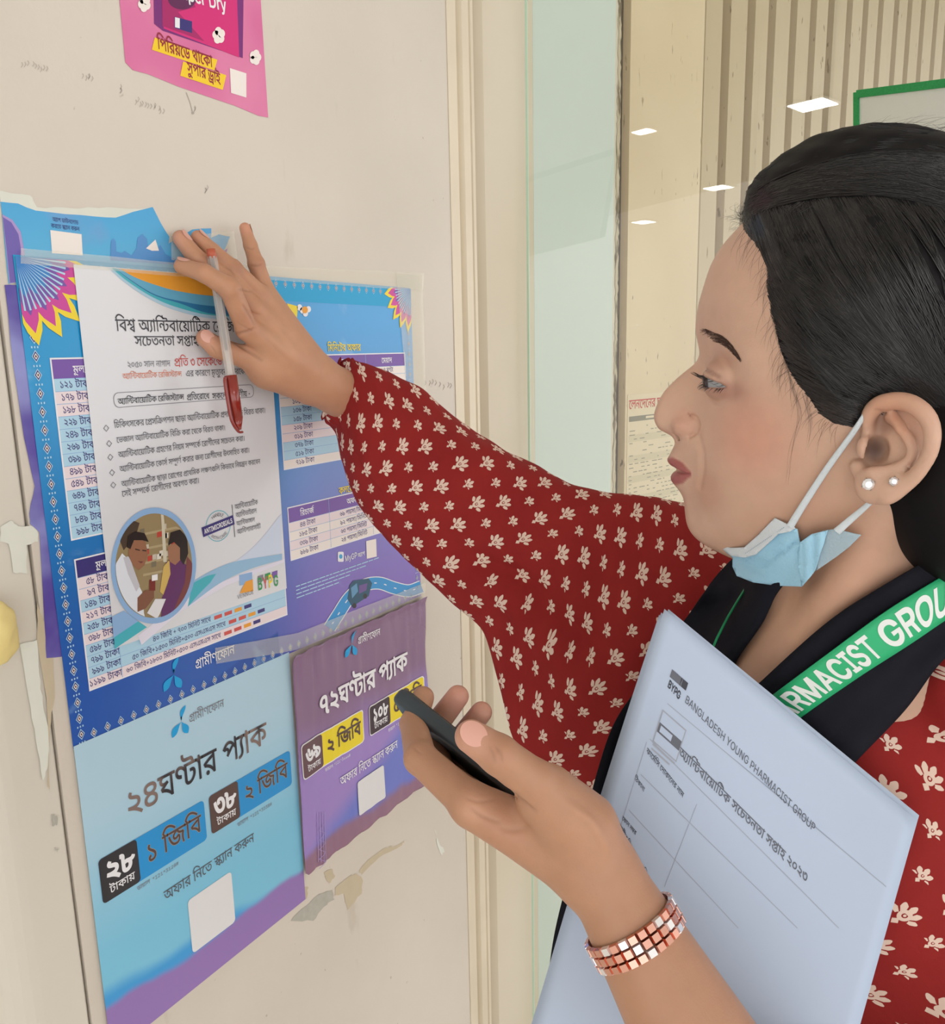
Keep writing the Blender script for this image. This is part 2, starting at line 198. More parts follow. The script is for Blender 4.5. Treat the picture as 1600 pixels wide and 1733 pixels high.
50:"138,124,0,-14,-21,0,0,-110,-15,0,0,71,5,-13,-7,8,-9,9,-4,0,-3,0,-4,-3,-6,-9,-5,-9,-6,-10,-9,-13,-9,-6,-7,0,-6,0,-10,5,-9,10,-6,9,12,7,6,-9,7,-6,4,0,3,0,7,4,7,10,5,9,4,7,6,11,9,8,6,0,7,0,10,-8,7,-7,-4,0,-1,4,0,8,0,5,0,18,-104,0,0,14;11111110010001000100011001000110010011001111|54,54,-2,14,-4,16,-5,4,-5,5,-17,4,-13,2,3,15,10,-4,12,-2,15,-5,9,-9,5,-13,1,-10;10010011100001",
51:"48,100,16,0,20,-11,9,-16,0,-8,0,-16,-23,-20,-23,-1,2,2,9,-2,20,-10,21,-12,9,-8,-9,-11,-13,10,-20,13,-20,10,-23,8,-14,3,3,14,7,-2,13,-2,9,0,15,0,15,7,6,10,0,6,0,11,-16,11,-12,0,-7,0,-9,-3,-3,-5,0,-4,0,-2,0,-3,1,-1,-15,-3,-1,3,-1,6,0,3,0,7,9,11,15,5;10001001100011000011001000100100010011001000|35,93,-1,6,-10,10,-9,2,4,9,10,-2,11,-5,10,-11,1,-8;100111001|108,124,0,-14,-110,0,0,14;1111",
54:"55,124,0,-14,-21,0,0,-110,-15,0,0,94,-3,7,-9,9,-7,0,-2,0,0,14,3,0,5,0,10,-6,3,-6,0,1,0,7,0,3,0,15,11,0,4,-14;111111001111001001111",
55:"55,124,0,-14,-21,0,0,-110,-15,0,0,110,-21,0,0,14,18,0,-3,4,-6,9,-3,4,7,12,15,19,22,11,15,0,10,0,20,-5,18,-10,20,-13,10,-9,-8,-11,-14,12,-22,14,-21,8,-11,0,-11,0,-16,-8,-12,-13,-5,-9,2,-3,5,-8,4,-4;111111111001000100001100010001001",
56:"55,110,-21,0,0,-110,-15,0,0,110,-21,0,0,14,21,0,-1,13,-12,18,-19,10,-24,5,-13,0,-12,0,-17,-3,-9,-5,0,-4,0,-3,9,-2,6,0,19,0,11,0,12,-4,4,-4,4,-4,3,-10,0,-8,-13,0,-1,5,-2,6,-2,2,-2,1,-6,1,-5,0,-20,0,-8,0,-12,3,-4,2,-5,2,-4,8,0,5,0,11,26,14,26,0,41,0,44,-28,2,-31,20,0;111111110000100010011001001100100110010010010011",
57:"-57,-53,-6,0,-12,4,-9,10,0,9,0,10,15,12,14,0,13,0,23,-9,23,-16,14,-10,-9,-11,-14,11,-22,15,-19,7,-10,0,-7,0,-7,-5,0,-5,0,-5,8,-5,5,0,7,0,9,6,5,10,2,9,0,4,0,14,15,0,0,-11,0,-6,-3,-15,-7,-14,-16,-9;10001001000110001001001000011110000",
58:"-35,-48,-6,0,-13,4,-8,9,0,8,0,10,16,10,12,0,0,9,15,0,0,-13,-7,-9,-1,0,-4,0,-2,0,-7,0,-7,-4,0,-4,0,-4,6,-4,5,0,9,0,13,8,6,8,9,-4,23,-13,9,-7,-9,-10,-7,5,-15,10,-6,2,-4,-3,-10,-5,-11,-3;1000100111110010010010010011001000",
59:"-71,-16,8,4,16,7,17,7,9,3,5,-13,-7,-2,-14,-5,-13,-5,-5,-3,-3,3,15,-2,24,-7,18,-9,8,-5,-7,-11,-11,6,-20,9,-21,6,-12,1;10001100011000110001",
61:"71,124,0,-14,-4,0,-6,-1,-14,-10,-13,-15,-8,-20,0,-12,0,-14,8,-17,13,-7,6,0,5,0,7,2,5,2,7,-12,-6,-4,-12,-3,-6,0,-13,0,-19,13,-11,24,0,16,0,16,12,27,21,18,13,5,-13,-7,-3,0,-9,-1,-5,0,-28,0,0,14;111000010001001100100010001100111",
66:"56,126,12,0,15,-8,7,-13,0,-8,0,-13,-16,-15,-15,0,-8,0,-16,5,-7,3,5,14,6,-3,13,-4,6,0,5,0,8,3,4,6,0,4,0,6,-10,9,-9,0,-10,0,-13,-8,-8,-12,0,-7,0,-8,7,-13,18,-12,16,-7,13,-6,16,-9,10,-10,4,-11,1,-8,-14,-3,-1,6,-4,8,-8,7,-14,8,-11,5,-17,7,-21,15,-10,19,0,12,0,11,11,19,20,11;100010010011001000100100010001000011000010001000",
68:"144,124,0,-14,-73,0,0,-36,0,-5,4,-6,4,0,3,0,9,5,9,10,6,9,12,1,6,-9,7,-20,0,-10,0,-13,-11,-20,-21,-11,-16,0,-13,0,-23,9,-19,21,-16,33,-6,25,15,4,7,-28,18,-34,22,-15,15,0,16,0,17,16,0,13,0,9,-5,12,-4,5,9,3,-6,-10,-12,-13,-13,-7,-6,0,-5,0,-8,3,-3,3,-3,2,-4,11,0,12,0,31,-58,0,0,14;1111001000110010001000011000100100110001001001111|73,-30,-5,0,-7,7,0,5,0,5,7,7,5,0,5,0,7,-7,0,-5,0,-5,-7,-7;100100100100",
70:"127,124,0,-14,-21,0,0,-110,-15,0,-9,11,-20,17,-27,12,-18,2,-7,19,6,4,13,7,15,8,6,3,-7,6,-20,9,-13,2,6,14,0,-4,-18,0,0,14;111110001100010011111|91,110,-64,0,-4,2,8,-2,17,-9,15,-10,4,-5,1,-11,-7,-3,-16,-8,-14,-7,-6,-4,-2,3,17,-2,26,-12,20,-16,8,-9,-3,-1,0,4,0,10,0,4;111000110001100011001|36,-1,-5,0,-7,6,0,5,0,6,7,6,5,0,5,0,7,-6,0,-6,0,-5,-7,-6;100100100100",
75:"58,18,-13,0,-19,10,-12,20,0,15,0,11,10,21,20,14,16,0,16,0,19,-13,9,-20,0,-12,0,-12,-10,-21,-20,-13;1000100010001000|60,95,-8,0,-14,-8,-7,-15,0,-10,0,-8,5,-14,12,-8,10,0,9,0,14,9,7,14,0,10,0,9,-6,13,-13,8;1000100010001000",
76:"57,0,-17,0,-15,15,0,9,0,8,10,13,12,4,6,-16,-7,-1,-5,-4,0,-4,0,-4,8,-5,8,0,13,0,13,12,0,9,0,6,-5,10,-11,10,-10,7,-12,9,-14,12,-6,10,0,6,0,4,5,11,5,5,14,-7,-3,-3,-4,-6,0,-3,0,-2,2,-5,5,-6,10,-8,9,-5,11,-8,14,-13,6,-14,0,-10,0,-11,-11,-16,-19,-9;10010011001001001000100010011001000010001000",
77:"25,108,0,4,5,9,4,5,13,-7,-3,-2,-2,-5,0,-2,0,-3,3,-4,9,-2,9,-2,21,-4,16,-16,0,-12,0,-13,-22,-19,-20,-1,-2,0,-4,0,-2,1,8,2,9,-3,18,-10,17,-11,9,-7,-10,-11,-11,10,-21,13,-19,9,-23,7,-14,3,3,14,7,-2,14,-2,11,0,20,0,16,10,0,9,0,5,-4,7,-12,5,-10,2,-12,3,-14,6,-7,8;1001100100010010010011000110000110010010001000",
78:"111,59,0,-14,-9,-24,-18,-13,-15,0,-10,0,-19,7,-16,20,-13,35,-5,28,15,4,6,-30,13,-34,17,-15,11,0,11,0,11,10,5,16,0,10,0,12,-7,19,-11,12,-8,0,-5,0,-6,-6,0,-4,0,-4,2,-6,2,-4,-16,-4,-2,5,-3,10,0,4,0,9,9,10,12,4,5,0,14,0,20,-16,10,-25;1000100001100010001000100100110010001000",
79:"59,0,-23,0,-24,19,0,15,0,11,16,16,18,6,0,-5,-11,5,-14,9,-6,11,0,7,0,8,10,14,19,8,14,0,17,0,20,-8,9,-14,0,-7,0,-8,-8,-12,-14,-8,-8,-3,-1,4,16,-5,17,-15,0,-14,0,-17,-24,-17;100100110001000100010001100100|59,14,16,0,15,11,0,10,0,6,-9,9,-14,7,-8,1,-15,-3,-15,-12,0,-9,0,-8,15,-12;1001000100100|59,73,7,1,13,6,9,9,0,5,0,7,-15,9,-15,0,-7,0,-12,-3,-8,-7,0,-6,0,-7,13,-10;10001001000100",
80:"63,0,-16,0,-24,12,-13,22,0,16,0,16,18,26,32,23,23,11,8,-11,-2,-3,-2,-5,0,-3,0,-6,9,-7,8,0,0,0,2,0,1,0,6,-11,-11,-6,-16,-11,-8,-12,0,-7,0,-5,9,-10,11,0,2,0,4,0,2,0,6,-17,-10,-6,-25,-6;100010001100100100110001001001100|64,14,6,0,9,1,8,2,5,1,0,0,-15,2,-14,14,0,10,0,8,7,14,14,12,11,7,0,-5,-7,1,-10,6,-5,9,0,5,0,3,1,4,1,1,2,-2,-15,-8,-23,-18,-13,-21,0,-12,0,-13,11,-15,18,-6;10001100100011000100110001000",
81:"69,8,-10,0,-19,8,-16,18,-14,32,-6,24,15,5,4,-20,10,-27,12,-17,15,-8,8,0,13,0,16,16,0,15,0,9,-5,12,-2,3,8,0,-4,-8,-8,-13,-11,-6,-7,0,-4,0,-7,3,-3,2,-3,3,-4,10,0,11,0,10,0,5,-2,6,-6,2,-6,0,2,16,8,-1,11,-3,3,-3,3,-3,2,-9,0,-6,0,-18,0,-5,4,-5,4,0,3,0,6,3,6,10,4,9,11,2,4,-5,5,-12,3,-13,0,-6,0,-13,-9,-21,-19,-12;100001100001001001100010010011000110010011001000110001000",
82:"76,60,10,-3,-8,-4,-17,-3,-7,0,-20,0,-20,17,0,15,0,9,8,15,13,12,16,6,8,0,8,0,12,-3,4,-4,4,-4,5,-11,0,-11,0,-62,0,-5,2,-6,6,-2,6,-1,-2,-15,-11,0,-12,6,-5,10,0,8;11001001000010010011000110001|53,64,9,0,12,4,7,3,-5,-3,0,20,0,7,-1,8,-3,3,-2,2,-6,2,-5,0,-5,0,-10,-4,-9,-8,-5,-11,0,-6,0,-9,13,-8;1001110010010000100",
83:"47,0,-7,0,-11,4,-3,4,-3,3,-5,11,0,11,0,63,0,5,-2,6,-6,2,-6,0,2,16,8,0,10,-3,3,-3,4,-3,2,-9,0,-7,0,-29,7,2,11,2,3,0,2,0,6,-1,2,0,5,-1,8,-1,5,0,7,0,10,4,4,8,14,-7,-2,-7,-9,-8,-11,-4,-7,0,-1,0,-5,1,-2,0,4,3,3,-4,3,-10,0,-5,0,-14,-12,-19,-19,-10;10010011000110010011001001001001100010011001000|48,14,6,0,10,5,7,8,3,10,0,5,0,8,-6,8,-9,3,-4,0,-7,0,-10,-3,-5,-2,0,-22,0,-7,2,-7,2,-2,1,-1,5,-3;1000010001001100100",
84:"35,63,9,0,14,-7,9,-12,0,-8,0,-8,-6,-11,-5,-5,-1,2,19,2,21,14,0,13,0,7,-6,11,-18,9,-16,5,-18,5,-21,9,-9,11,0,7,0,5,4,9,6,5,12,-7,-3,-3,-2,-4,0,-3,0,-2,2,-5,7,-4,15,-5,13,-4,16,-4,20,-10,11,-11,4,-13,0,-8,0,-12,-12,-17,-20,-10,-26,-4,-15,0,-2,0,-5,14,9,3,10,9,0,8,0,7,-8,8,-8,0,-7,0,-6,-6,0,-4,0,-2,1,-5,1,-2,-15,-3,-2,4,-2,7,0,3,0,7,7,10,13,5;100010011001000100010011001000010000100001110010010010011001000",
129:"186,124,0,-14,-63,0,0,-110,-16,0,0,17,1,5,0,2,-1,11,0,5,0,44,0,2,0,24,-109,0,0,14;111111100111111|175,54,0,-6,-5,-11,-11,-7,-10,0,-3,0,-6,0,-2,1,1,14,1,0,4,0,2,0,8,0,6,6,0,4,0,4,-3,6,-3,2,-5,4,-17,3,-13,0,-7,0,-12,0,-18,6,-11,14,0,12,0,2,1,5,0,2,15,-1,0,-2,-1,-3,0,-2,0,-12,14,-7,12,0,7,0,19,0,22,-6,6,-6,5,-4,4,-11;100010011001001001001100010011001001100100|69,53,9,0,15,-7,13,-13,5,-8,0,-14,-2,-4,-7,10,-12,14,-13,8,-7,0,-3,0,-5,-2,-2,-4,0,-3,0,-4,1,-4,1,-2,-15,-3,-2,2,-2,8,0,3,0,6,4,8,7,6,10,3;10001110001000100110010000|37,93,10,0,17,-10,10,-17,0,-13,0,-4,-1,-6,0,-2,-16,1,1,2,1,5,0,2,0,7,-4,12,-9,8,-8,0,-6,0,-6,-5,0,-5,0,-1,1,-4,1,-2,-16,-3,-1,3,-1,6,0,3,0,5,4,8,7,6,10,4;100010011001000100100110010000|25,81,0,2,0,4,0,3,0,8,-8,16,-9,2,19,4,7,-5,6,-14,0,-11,0,-3,0,-4,-1,-3;10010011001001",
131:"-51,141,65,42,8,-11,-64,-43;1111",
202:"53,124,0,-14,-14,0,12,5,-8,-7,-9,-11,-2,-10,0,-8,0,-7,3,-14,3,-16,0,-9,0,-7,-3,-13,-9,-12,-15,-9,-13,-2,-4,13,13,3,12,9,4,12,0,7,0,8,-4,15,-3,15,0,7,0,7,3,12,7,10,5,6,3,-4,-36,0,0,14;111100010001000011000100010001111",
203:"188,124,0,-14,-190,0,0,14;1111|94,106,8,0,10,-3,3,-3,5,-3,4,-10,0,-9,0,-2,0,-3,0,-5,-1,-3,1,-4,0,-61,-15,0,-2,9,-9,8,-8,0,-7,0,-11,-1,-13,-2,-9,0,-6,0,-14,3,-13,8,-8,15,0,12,0,5,1,10,1,4,16,-3,-1,-3,-1,-7,0,-5,0,-11,8,-10,12,-3,5,0,8,0,11,2,11,1,6,0,8,0,11,-5,4,-6,0,55,0,6,-2,5,-2,2,-2,1,-5,1,-4,0,-6,0,-10,-4,-4,-4,-4,-3,-5,-8,0,-4,0,-3,4,-5,6,0,3,0,4,1,2,0,2,-14,-2,-1,-7,-1,-5,0,-9,0,-14,10,0,12,0,6,7,14,7,6,6,5,16,8;100100110011110010001000010011001000100010011001001001001001001100100100100|152,85,12,0,15,-14,0,-11,0,-6,-5,-12,-14,-11,-12,-4,-5,14,10,3,11,8,0,7,0,7,-8,5,-5,0,-8,0,-13,-12,-6,-11,-9,8,8,15,18,14;100100011001001001100",
205:"147,124,0,-14,-21,0,0,-110,-15,0,0,85,4,-13,-7,10,-12,15,-11,10,-12,4,-6,0,-11,0,-13,-11,-5,-7,-3,-2,3,3,12,3,7,0,10,0,11,-7,5,-11,0,-5,0,-12,-15,-18,-15,-8,-10,14,10,5,14,10,0,8,0,4,-6,6,-7,0,-5,0,-9,-2,-5,-3,-16,14,6,10,14,15,16,9,10,0,10,0,17,-7,16,-14,8,-11,-4,3,0,2,-1,12,0,6,0,21,11,0,4,-14;1111111000010011001000100110010010011000100011001111|126,-9,-14,0,-3,9,-12,9,-8,0,-6,0,-12,-2,-13,-2,-8,0,-6,0,-14,3,-13,8,-8,14,0,12,0,4,1,8,1,3,15,-2,-1,-3,0,-6,0,-4,0,-8,6,-10,12,-4,8,0,7,0,11,1,11,2,7,0,7,0,11,-4,6,-7,0,2,15,0;1100100010000100110010001000100111",
216:"144,124,0,-14,-73,0,0,-36,0,-5,4,-6,4,0,3,0,9,5,9,10,6,9,12,1,6,-9,7,-19,0,-10,0,-12,-11,-19,-22,-11,-15,0,-12,0,-23,9,-20,19,-16,33,-6,24,15,4,7,-27,17,-32,23,-15,15,0,15,0,18,15,0,12,0,8,-5,13,-4,4,9,3,-6,-10,-12,-13,-13,-7,-6,0,-5,0,-8,3,-3,3,-3,2,-4,11,0,12,0,31,-58,0,0,14;1111001000110010001000011000100100110001001001111|123,-38,-15,0,-3,8,-11,9,-8,0,-7,0,-12,-1,-12,-2,-6,0,-7,0,-13,3,-11,8,-7,13,0,10,0,3,1,9,1,3,15,-1,0,-4,-1,-6,0,-4,0,-7,5,-9,10,-4,6,0,9,0,17,4,10,0,6,0,12,-5,5,-6,0,22,0,3,0,8,1,2,15,19;110010001000010011001000100100110011",
224:"153,124,0,-14,-21,0,0,-110,-15,0,0,79,4,-13,-8,12,-14,17,-12,11,-12,5,-8,0,-8,0,-13,-6,-10,-10,-5,-6,-2,0,4,2,6,2,4,0,11,0,11,-13,0,-9,0,-2,0,-4,-1,-1,-3,1,2,3,5,5,5,4,2,3,25,23,10,-10,-57,-54,-12,11,17,16,-8,-9,-6,-5,3,4,5,8,0,5,0,5,-6,6,-6,0,-3,0,-6,-2,-4,-2,-15,14,8,11,17,16,18,9,11,0,11,0,18,-9,17,-16,9,-13,-3,1,-1,5,0,11,0,7,0,26,10,0,5,-14;111111100001000110010010011000111111110010010011000100011001111|132,-9,-15,0,-2,6,-6,8,-9,4,-5,0,-10,0,-20,-4,-11,0,-7,0,-16,3,-14,8,-8,14,0,12,0,4,1,8,1,3,15,-2,-1,-2,0,-7,0,-4,0,-8,7,-10,13,-4,9,0,9,0,19,3,10,0,7,0,13,-5,5,-6,0,18,15,0;110001001000010011001000100100111",
269:"79,61,-6,0,-11,3,-10,5,-5,4,-5,4,-6,3,-3,0,-4,0,-4,-4,0,-3,0,-3,4,-6,3,-2,-11,-11,-5,4,-8,12,0,7,0,7,7,9,11,4,5,0,5,0,9,-3,7,-5,4,-2,6,-5,10,-5,6,0,7,0,8,7,0,7,0,8,-8,14,-6,5,15,3,4,-3,6,-9,4,-11,0,-7,0,-9,-7,-12,-13,-6;1000100100100110010001000100100100110001000|17,120,10,-2,13,-5,9,-14,0,-11,0,-1,0,-4,-1,-2,-15,0,0,3,1,3,0,2,0,8,-10,12,-11,2;110010011001001|-2,110,0,14,127,0,0,-14;1111|103,74,0,-74,-16,0,-6,8,-15,11,-17,8,-11,3,-7,15,12,8,26,13,18,6;11100011001|87,61,-7,-3,-15,-8,-13,-8,-6,-3,1,1,13,-3,21,-12,7,-7,0,3,-1,9,0,2;100011001001",
273:"138,124,0,-14,-21,0,0,-61,-15,0,0,53,1,4,-1,4,0,7,0,4,0,17,11,0,4,-14;1111111001111|72,126,8,0,13,-6,10,-11,4,-7,-1,-21,-6,14,-17,16,-10,0,-8,0,-10,-8,0,-9,0,-8,13,-10,15,-1,-2,-15,-13,1,-17,9,-8,15,0,10,0,10,8,14,14,7;10001100100100110001000|15,126,9,0,15,-7,9,-15,0,-12,0,-8,-8,-15,-16,-9,-13,0,-1,15,10,1,11,5,5,8,0,5,0,8,-10,9,-11,0,-3,0,-7,-1,-5,-1,-2,15,5,1,8,1;10001000110001001001100|117,58,0,-67,-15,0,-7,8,-16,10,-17,5,-10,2,-7,16,7,4,20,10,21,9,9,3;111000110001|102,44,-6,-2,-16,-7,-14,-7,-5,-3,2,2,11,-3,20,-9,9,-7,-1,3,0,9,0,2;100011001001",
307:"45,17,-7,0,-13,10,-6,9,11,8,4,-7,6,-4,4,0,4,0,6,5,5,6,3,4,2,7,0,3,0,8,-6,13,-10,6,-7,0,-6,0,-7,-5,0,-5,0,-2,2,-4,0,-2,-14,-4,-2,4,-1,8,0,3,0,7,8,10,12,4,7,0,12,0,17,-10,9,-19,0,-14,0,-2,0,-4,-1,-2,-9,6,5,8,15,13,20,9,14,3,10,-11,-5,-9,-5,-19,0,-10,0,-9,4,-18,3,-9,-15,-3,-4,10,-4,21,0,11,0,8,4,17,4,8,6,-2,-8,-1,-15,-6,-15,-13,-7,-10,-6,-9,-9,-11,-9,-5;100110010010010001001001100100010001001100011001001100100110001000|14,120,9,-2,11,-5,11,-11,0,-8,-15,-1,-1,6,-10,10,-10,2;110011001|96,86,-13,0,-19,15,-6,14,17,3,2,-8,8,-8,8,-3,3,0,7,0,7,6,0,5,0,3,-4,5,-2,1,18,2,1,-2,2,-6,0,-3,0,-8,-8,-11,-13,-5;1001100010010011001000|147,124,0,-14,-29,0,-2,0,-45,0,-2,0,-71,0,0,14;11111111",
330:"40,126,10,0,16,-7,16,-14,8,-11,-8,-10,-11,13,-18,14,-10,0,-5,0,-8,-3,-6,-8,0,-6,0,-6,7,-8,12,-4,9,-1,-1,-17,-12,1,-20,8,-11,16,0,11,0,11,9,14,15,7;1000110010001000110001000|175,124,0,-14,-81,0,0,-69,0,-9,2,-7,1,-2,4,-4,7,0,8,0,14,8,5,5,6,7,6,14,0,7,0,6,-6,7,-8,0,-2,0,-6,-1,-2,-1,-2,15,3,1,9,1,4,0,8,0,11,-6,7,-12,0,-9,0,-12,-12,-22,-9,-8,-7,-6,-18,-8,-10,0,-7,0,-11,4,-3,4,-3,3,-5,11,0,11,0,54,1,6,0,5,-1,9,0,4,0,8;11110010100100100100110010001001001001001110011|138,124,0,9,-7,7,-9,0,-18,0,-13,0,-15,3,-5,4,-5,4,-5,13,0,8,0,2,0,5,1,3,14,-1,0,-2,0,-3,0,-2,0,-5,1,-6,2,-3,3,-3,11,-3,10,0,15,0,11,0,12,-3,5,-4,3,-3,4,-11,0,-9;1001100100100110010010011001001",
361:"164,124,0,-14,-73,0,0,-35,0,-6,4,-6,3,0,4,0,8,5,10,10,6,9,12,1,6,-9,7,-20,0,-10,0,-13,-11,-20,-22,-11,-15,0,-12,0,-23,10,-21,23,-9,21,14,6,6,-14,14,-20,18,-11,13,0,15,0,18,16,0,13,0,9,-5,12,-4,5,9,3,-6,-10,-13,-13,-12,-7,-6,0,-5,0,-8,3,-3,3,-3,2,-4,11,0,12,0,1,0,0,0,3,0,8,0,3,0,16,-78,0,0,14;11110010001100100010001100010010011000100100111001111|36,100,9,0,15,-5,14,-11,7,-7,2,-20,-11,14,-24,15,-10,0,-5,0,-8,-5,0,-6,0,-3,4,-6,4,-2,-10,-12,-7,4,-7,12,0,7,0,8,8,11,12,6;1000110010010011001000",
367:"179,124,0,-14,-21,0,0,-110,-15,0,0,71,5,-13,-7,8,-9,9,-4,0,-3,0,-4,-3,-6,-9,-5,-9,-6,-10,-9,-13,-9,-6,-7,0,-6,0,-10,5,-10,10,-5,9,12,7,6,-9,7,-6,4,0,3,0,6,3,8,10,4,9,5,8,6,11,9,8,6,0,7,0,10,-8,7,-7,-4,0,-1,4,0,8,0,5,0,18,-145,0,0,14;11111110010001000100011001000110010011001111|102,60,-6,-6,-2,14,-5,17,-4,3,-5,5,-15,5,-12,1,5,15,9,-4,9,-2,14,-5,9,-9,5,-14,0,-9;110010011100001|41,89,10,0,20,-7,20,-14,12,-10,-8,-9,-9,7,-17,12,-17,7,-8,0,-9,0,-9,-7,0,-7,0,-6,7,-7,7,-3,-7,-15,-11,5,-13,16,0,10,0,9,9,13,14,6;10001100010010011001000",
369:"94,62,-7,0,-10,2,-10,6,-6,5,-5,5,-5,3,-4,0,-3,0,-5,-4,0,-4,0,-4,4,-6,4,-3,-11,-11,-6,5,-8,12,0,8,0,7,7,10,11,5,5,0,8,0,12,-6,6,-6,7,-6,9,-6,7,0,6,0,8,7,0,7,0,8,-9,14,-6,5,16,3,4,-3,6,-9,4,-11,0,-7,0,-13,-15,-13;10001001001001100100010010010010011000100|141,124,0,-14,-143,0,0,14;1111|91,74,7,0,10,-3,3,-2,4,-3,5,-9,0,-10,0,-70,-16,0,-2,9,-9,8,-7,0,-5,0,-12,-2,-12,-1,-8,0,-6,0,-13,2,-13,8,-8,16,0,12,0,4,1,10,1,4,16,-2,-1,-3,-1,-8,0,-5,0,-10,8,-10,11,-4,5,0,6,0,11,2,12,2,5,0,6,0,11,-5,4,-6,0,48,0,5,-2,5,-2,2,-1,1,-5,2,-4,0,-5,0,-9,-4,-8,-6,-4,-7,0,-4,0,-2,3,-4,7,0,2,0,4,0,2,0,1,-14,-2,0,-6,-1,-5,0,-5,0,-10,4,-7,9,0,6,0,6,7,13,12,11,16,6;100100111001000100001001100100010001001100100100001001001100100010000",
370:"38,94,9,0,15,-6,12,-10,6,-6,0,-18,-9,11,-20,15,-10,0,-6,0,-9,-7,0,-7,0,-5,7,-8,7,-3,-7,-14,-11,5,-13,16,0,10,0,9,9,12,13,6;1000110010010011001000|172,124,0,-14,-82,0,0,-69,0,-9,2,-7,2,-2,3,-4,8,0,8,0,14,8,5,5,6,7,6,14,0,7,0,6,-7,7,-7,0,-2,0,-6,-1,-3,-1,-2,15,4,1,8,1,5,0,7,0,12,-6,6,-12,0,-9,0,-12,-11,-22,-9,-8,-7,-6,-18,-8,-10,0,-8,0,-10,4,-4,4,-3,3,-4,11,0,11,0,29,1,6,-1,4,0,7,0,5,0,21,-77,0,0,14;1111001010010010010011001000100100100100111001111|135,124,0,9,-8,7,-8,0,-19,0,-13,0,-14,3,-5,4,-5,4,-6,13,0,8,0,2,1,5,0,3,15,-1,0,-2,-1,-3,0,-2,0,-5,2,-6,2,-3,3,-3,10,-3,10,0,16,0,10,0,13,-3,4,-4,4,-3,3,-11,0,-9;1001100100100110010010011001001",
378:"58,126,13,0,18,-10,19,-20,12,-16,-11,-8,-7,11,-13,14,-11,10,-12,4,-7,0,-8,0,-13,-4,-11,-7,-4,-4,-2,-1,3,2,8,2,4,0,11,0,9,-12,0,-8,0,-1,0,-4,0,-1,-22,-13,4,3,5,8,0,6,0,3,-5,7,-6,0,-3,0,-7,-2,-3,-2,-15,14,8,9,17,12,19,8;100011000010001100100100110010010011000|100,95,-57,-47,-11,11,19,15,2,0,2,2,5,4,4,4,3,2,23,19;1111100011|147,124,0,-14,-23,0,0,-68,-15,9,0,28,1,10,-1,5,0,11,0,7,0,26,10,0,5,-14;1111111001111|89,-12,-13,0,-23,7,-19,14,-17,23,-6,16,15,5,6,-16,17,-22,23,-12,17,0,12,0,14,6,6,9,0,6,0,8,-11,11,-9,0,-5,0,-6,-3,-2,-5,0,-3,0,-1,0,-5,1,-1,-15,-3,-1,3,-1,7,0,2,0,8,8,10,13,5,7,0,11,0,17,-10,8,-15,0,-9,0,-10,-10,-16,-21,-9;1000011000100010010001001100100010001000",
394:"79,60,-6,0,-11,3,-10,6,-5,4,-5,4,-6,3,-3,0,-4,0,-4,-4,0,-3,0,-3,4,-6,3,-2,-11,-11,-5,4,-8,12,0,7,0,7,7,9,11,4,5,0,5,0,9,-3,7,-5,4,-2,6,-5,10,-5,6,0,7,0,8,7,0,7,0,8,-8,14,-6,5,3,9,9,0,3,-3,8,-11,6,-14,0,-8,0,-9,-6,-12,-13,-7;10001001001001100100010001001001001110001000|17,120,10,-2,13,-5,9,-14,0,-11,0,-1,0,-4,-1,-2,-15,0,0,3,1,3,0,2,0,8,-10,12,-11,2;110010011001001|86,124,1,-14,-89,0,0,14;1111|231,124,0,-14,-21,0,0,-110,-15,0,0,79,4,-13,-8,12,-13,17,-13,11,-12,5,-7,0,-8,0,-13,-6,-11,-10,-5,-6,-1,0,3,2,6,2,4,0,12,0,10,-13,0,-9,0,-2,0,-4,0,-1,-4,1,3,3,4,5,5,4,3,3,24,23,10,-10,-57,-54,-11,11,16,16,-7,-9,-6,-5,3,4,4,8,0,5,0,5,-6,6,-6,0,-3,0,-6,-2,-3,-2,-8,23,6,8,15,12,16,7,9,0,12,0,17,-9,17,-16,10,-13,-4,1,-1,5,0,11,0,7,0,26,11,0,4,-14;111111100001000110010010011000111111110010010011000100011001111",
431:"100,62,-14,0,-19,13,-5,12,3,1,-2,-7,-6,-12,-10,-9,-8,0,-5,0,-11,4,-10,10,-6,9,13,8,5,-10,8,-6,4,0,5,0,7,7,5,15,0,13,14,0,2,-7,5,-13,8,-10,10,-6,7,0,7,0,8,8,0,6,0,8,-9,14,-5,5,16,3,3,-3,6,-9,4,-11,0,-7,0,-13,-16,-13;1001100010001100100011000010010011000100|165,124,0,-14,-167,0,0,14;1111|109,70,0,-6,0,1,12,-2,22,-9,13,-16,0,-11,0,-9,-12,-14,-13,0,-2,0,-6,1,-2,0,1,14,1,0,3,0,1,0,9,0,5,6,0,4,0,7,-16,13,-16,2,0,2,0,-62,-15,0,-6,9,-17,13,-21,8,-12,1,-7,18,16,8,34,13,17,4,-4,-8,0,11;111000100100110010010011110001100111|94,57,5,-6,-13,-3,-28,-11,-11,-5,-2,2,16,-2,25,-14,9,-8,-1,3,0,9,0,3;110011001001",
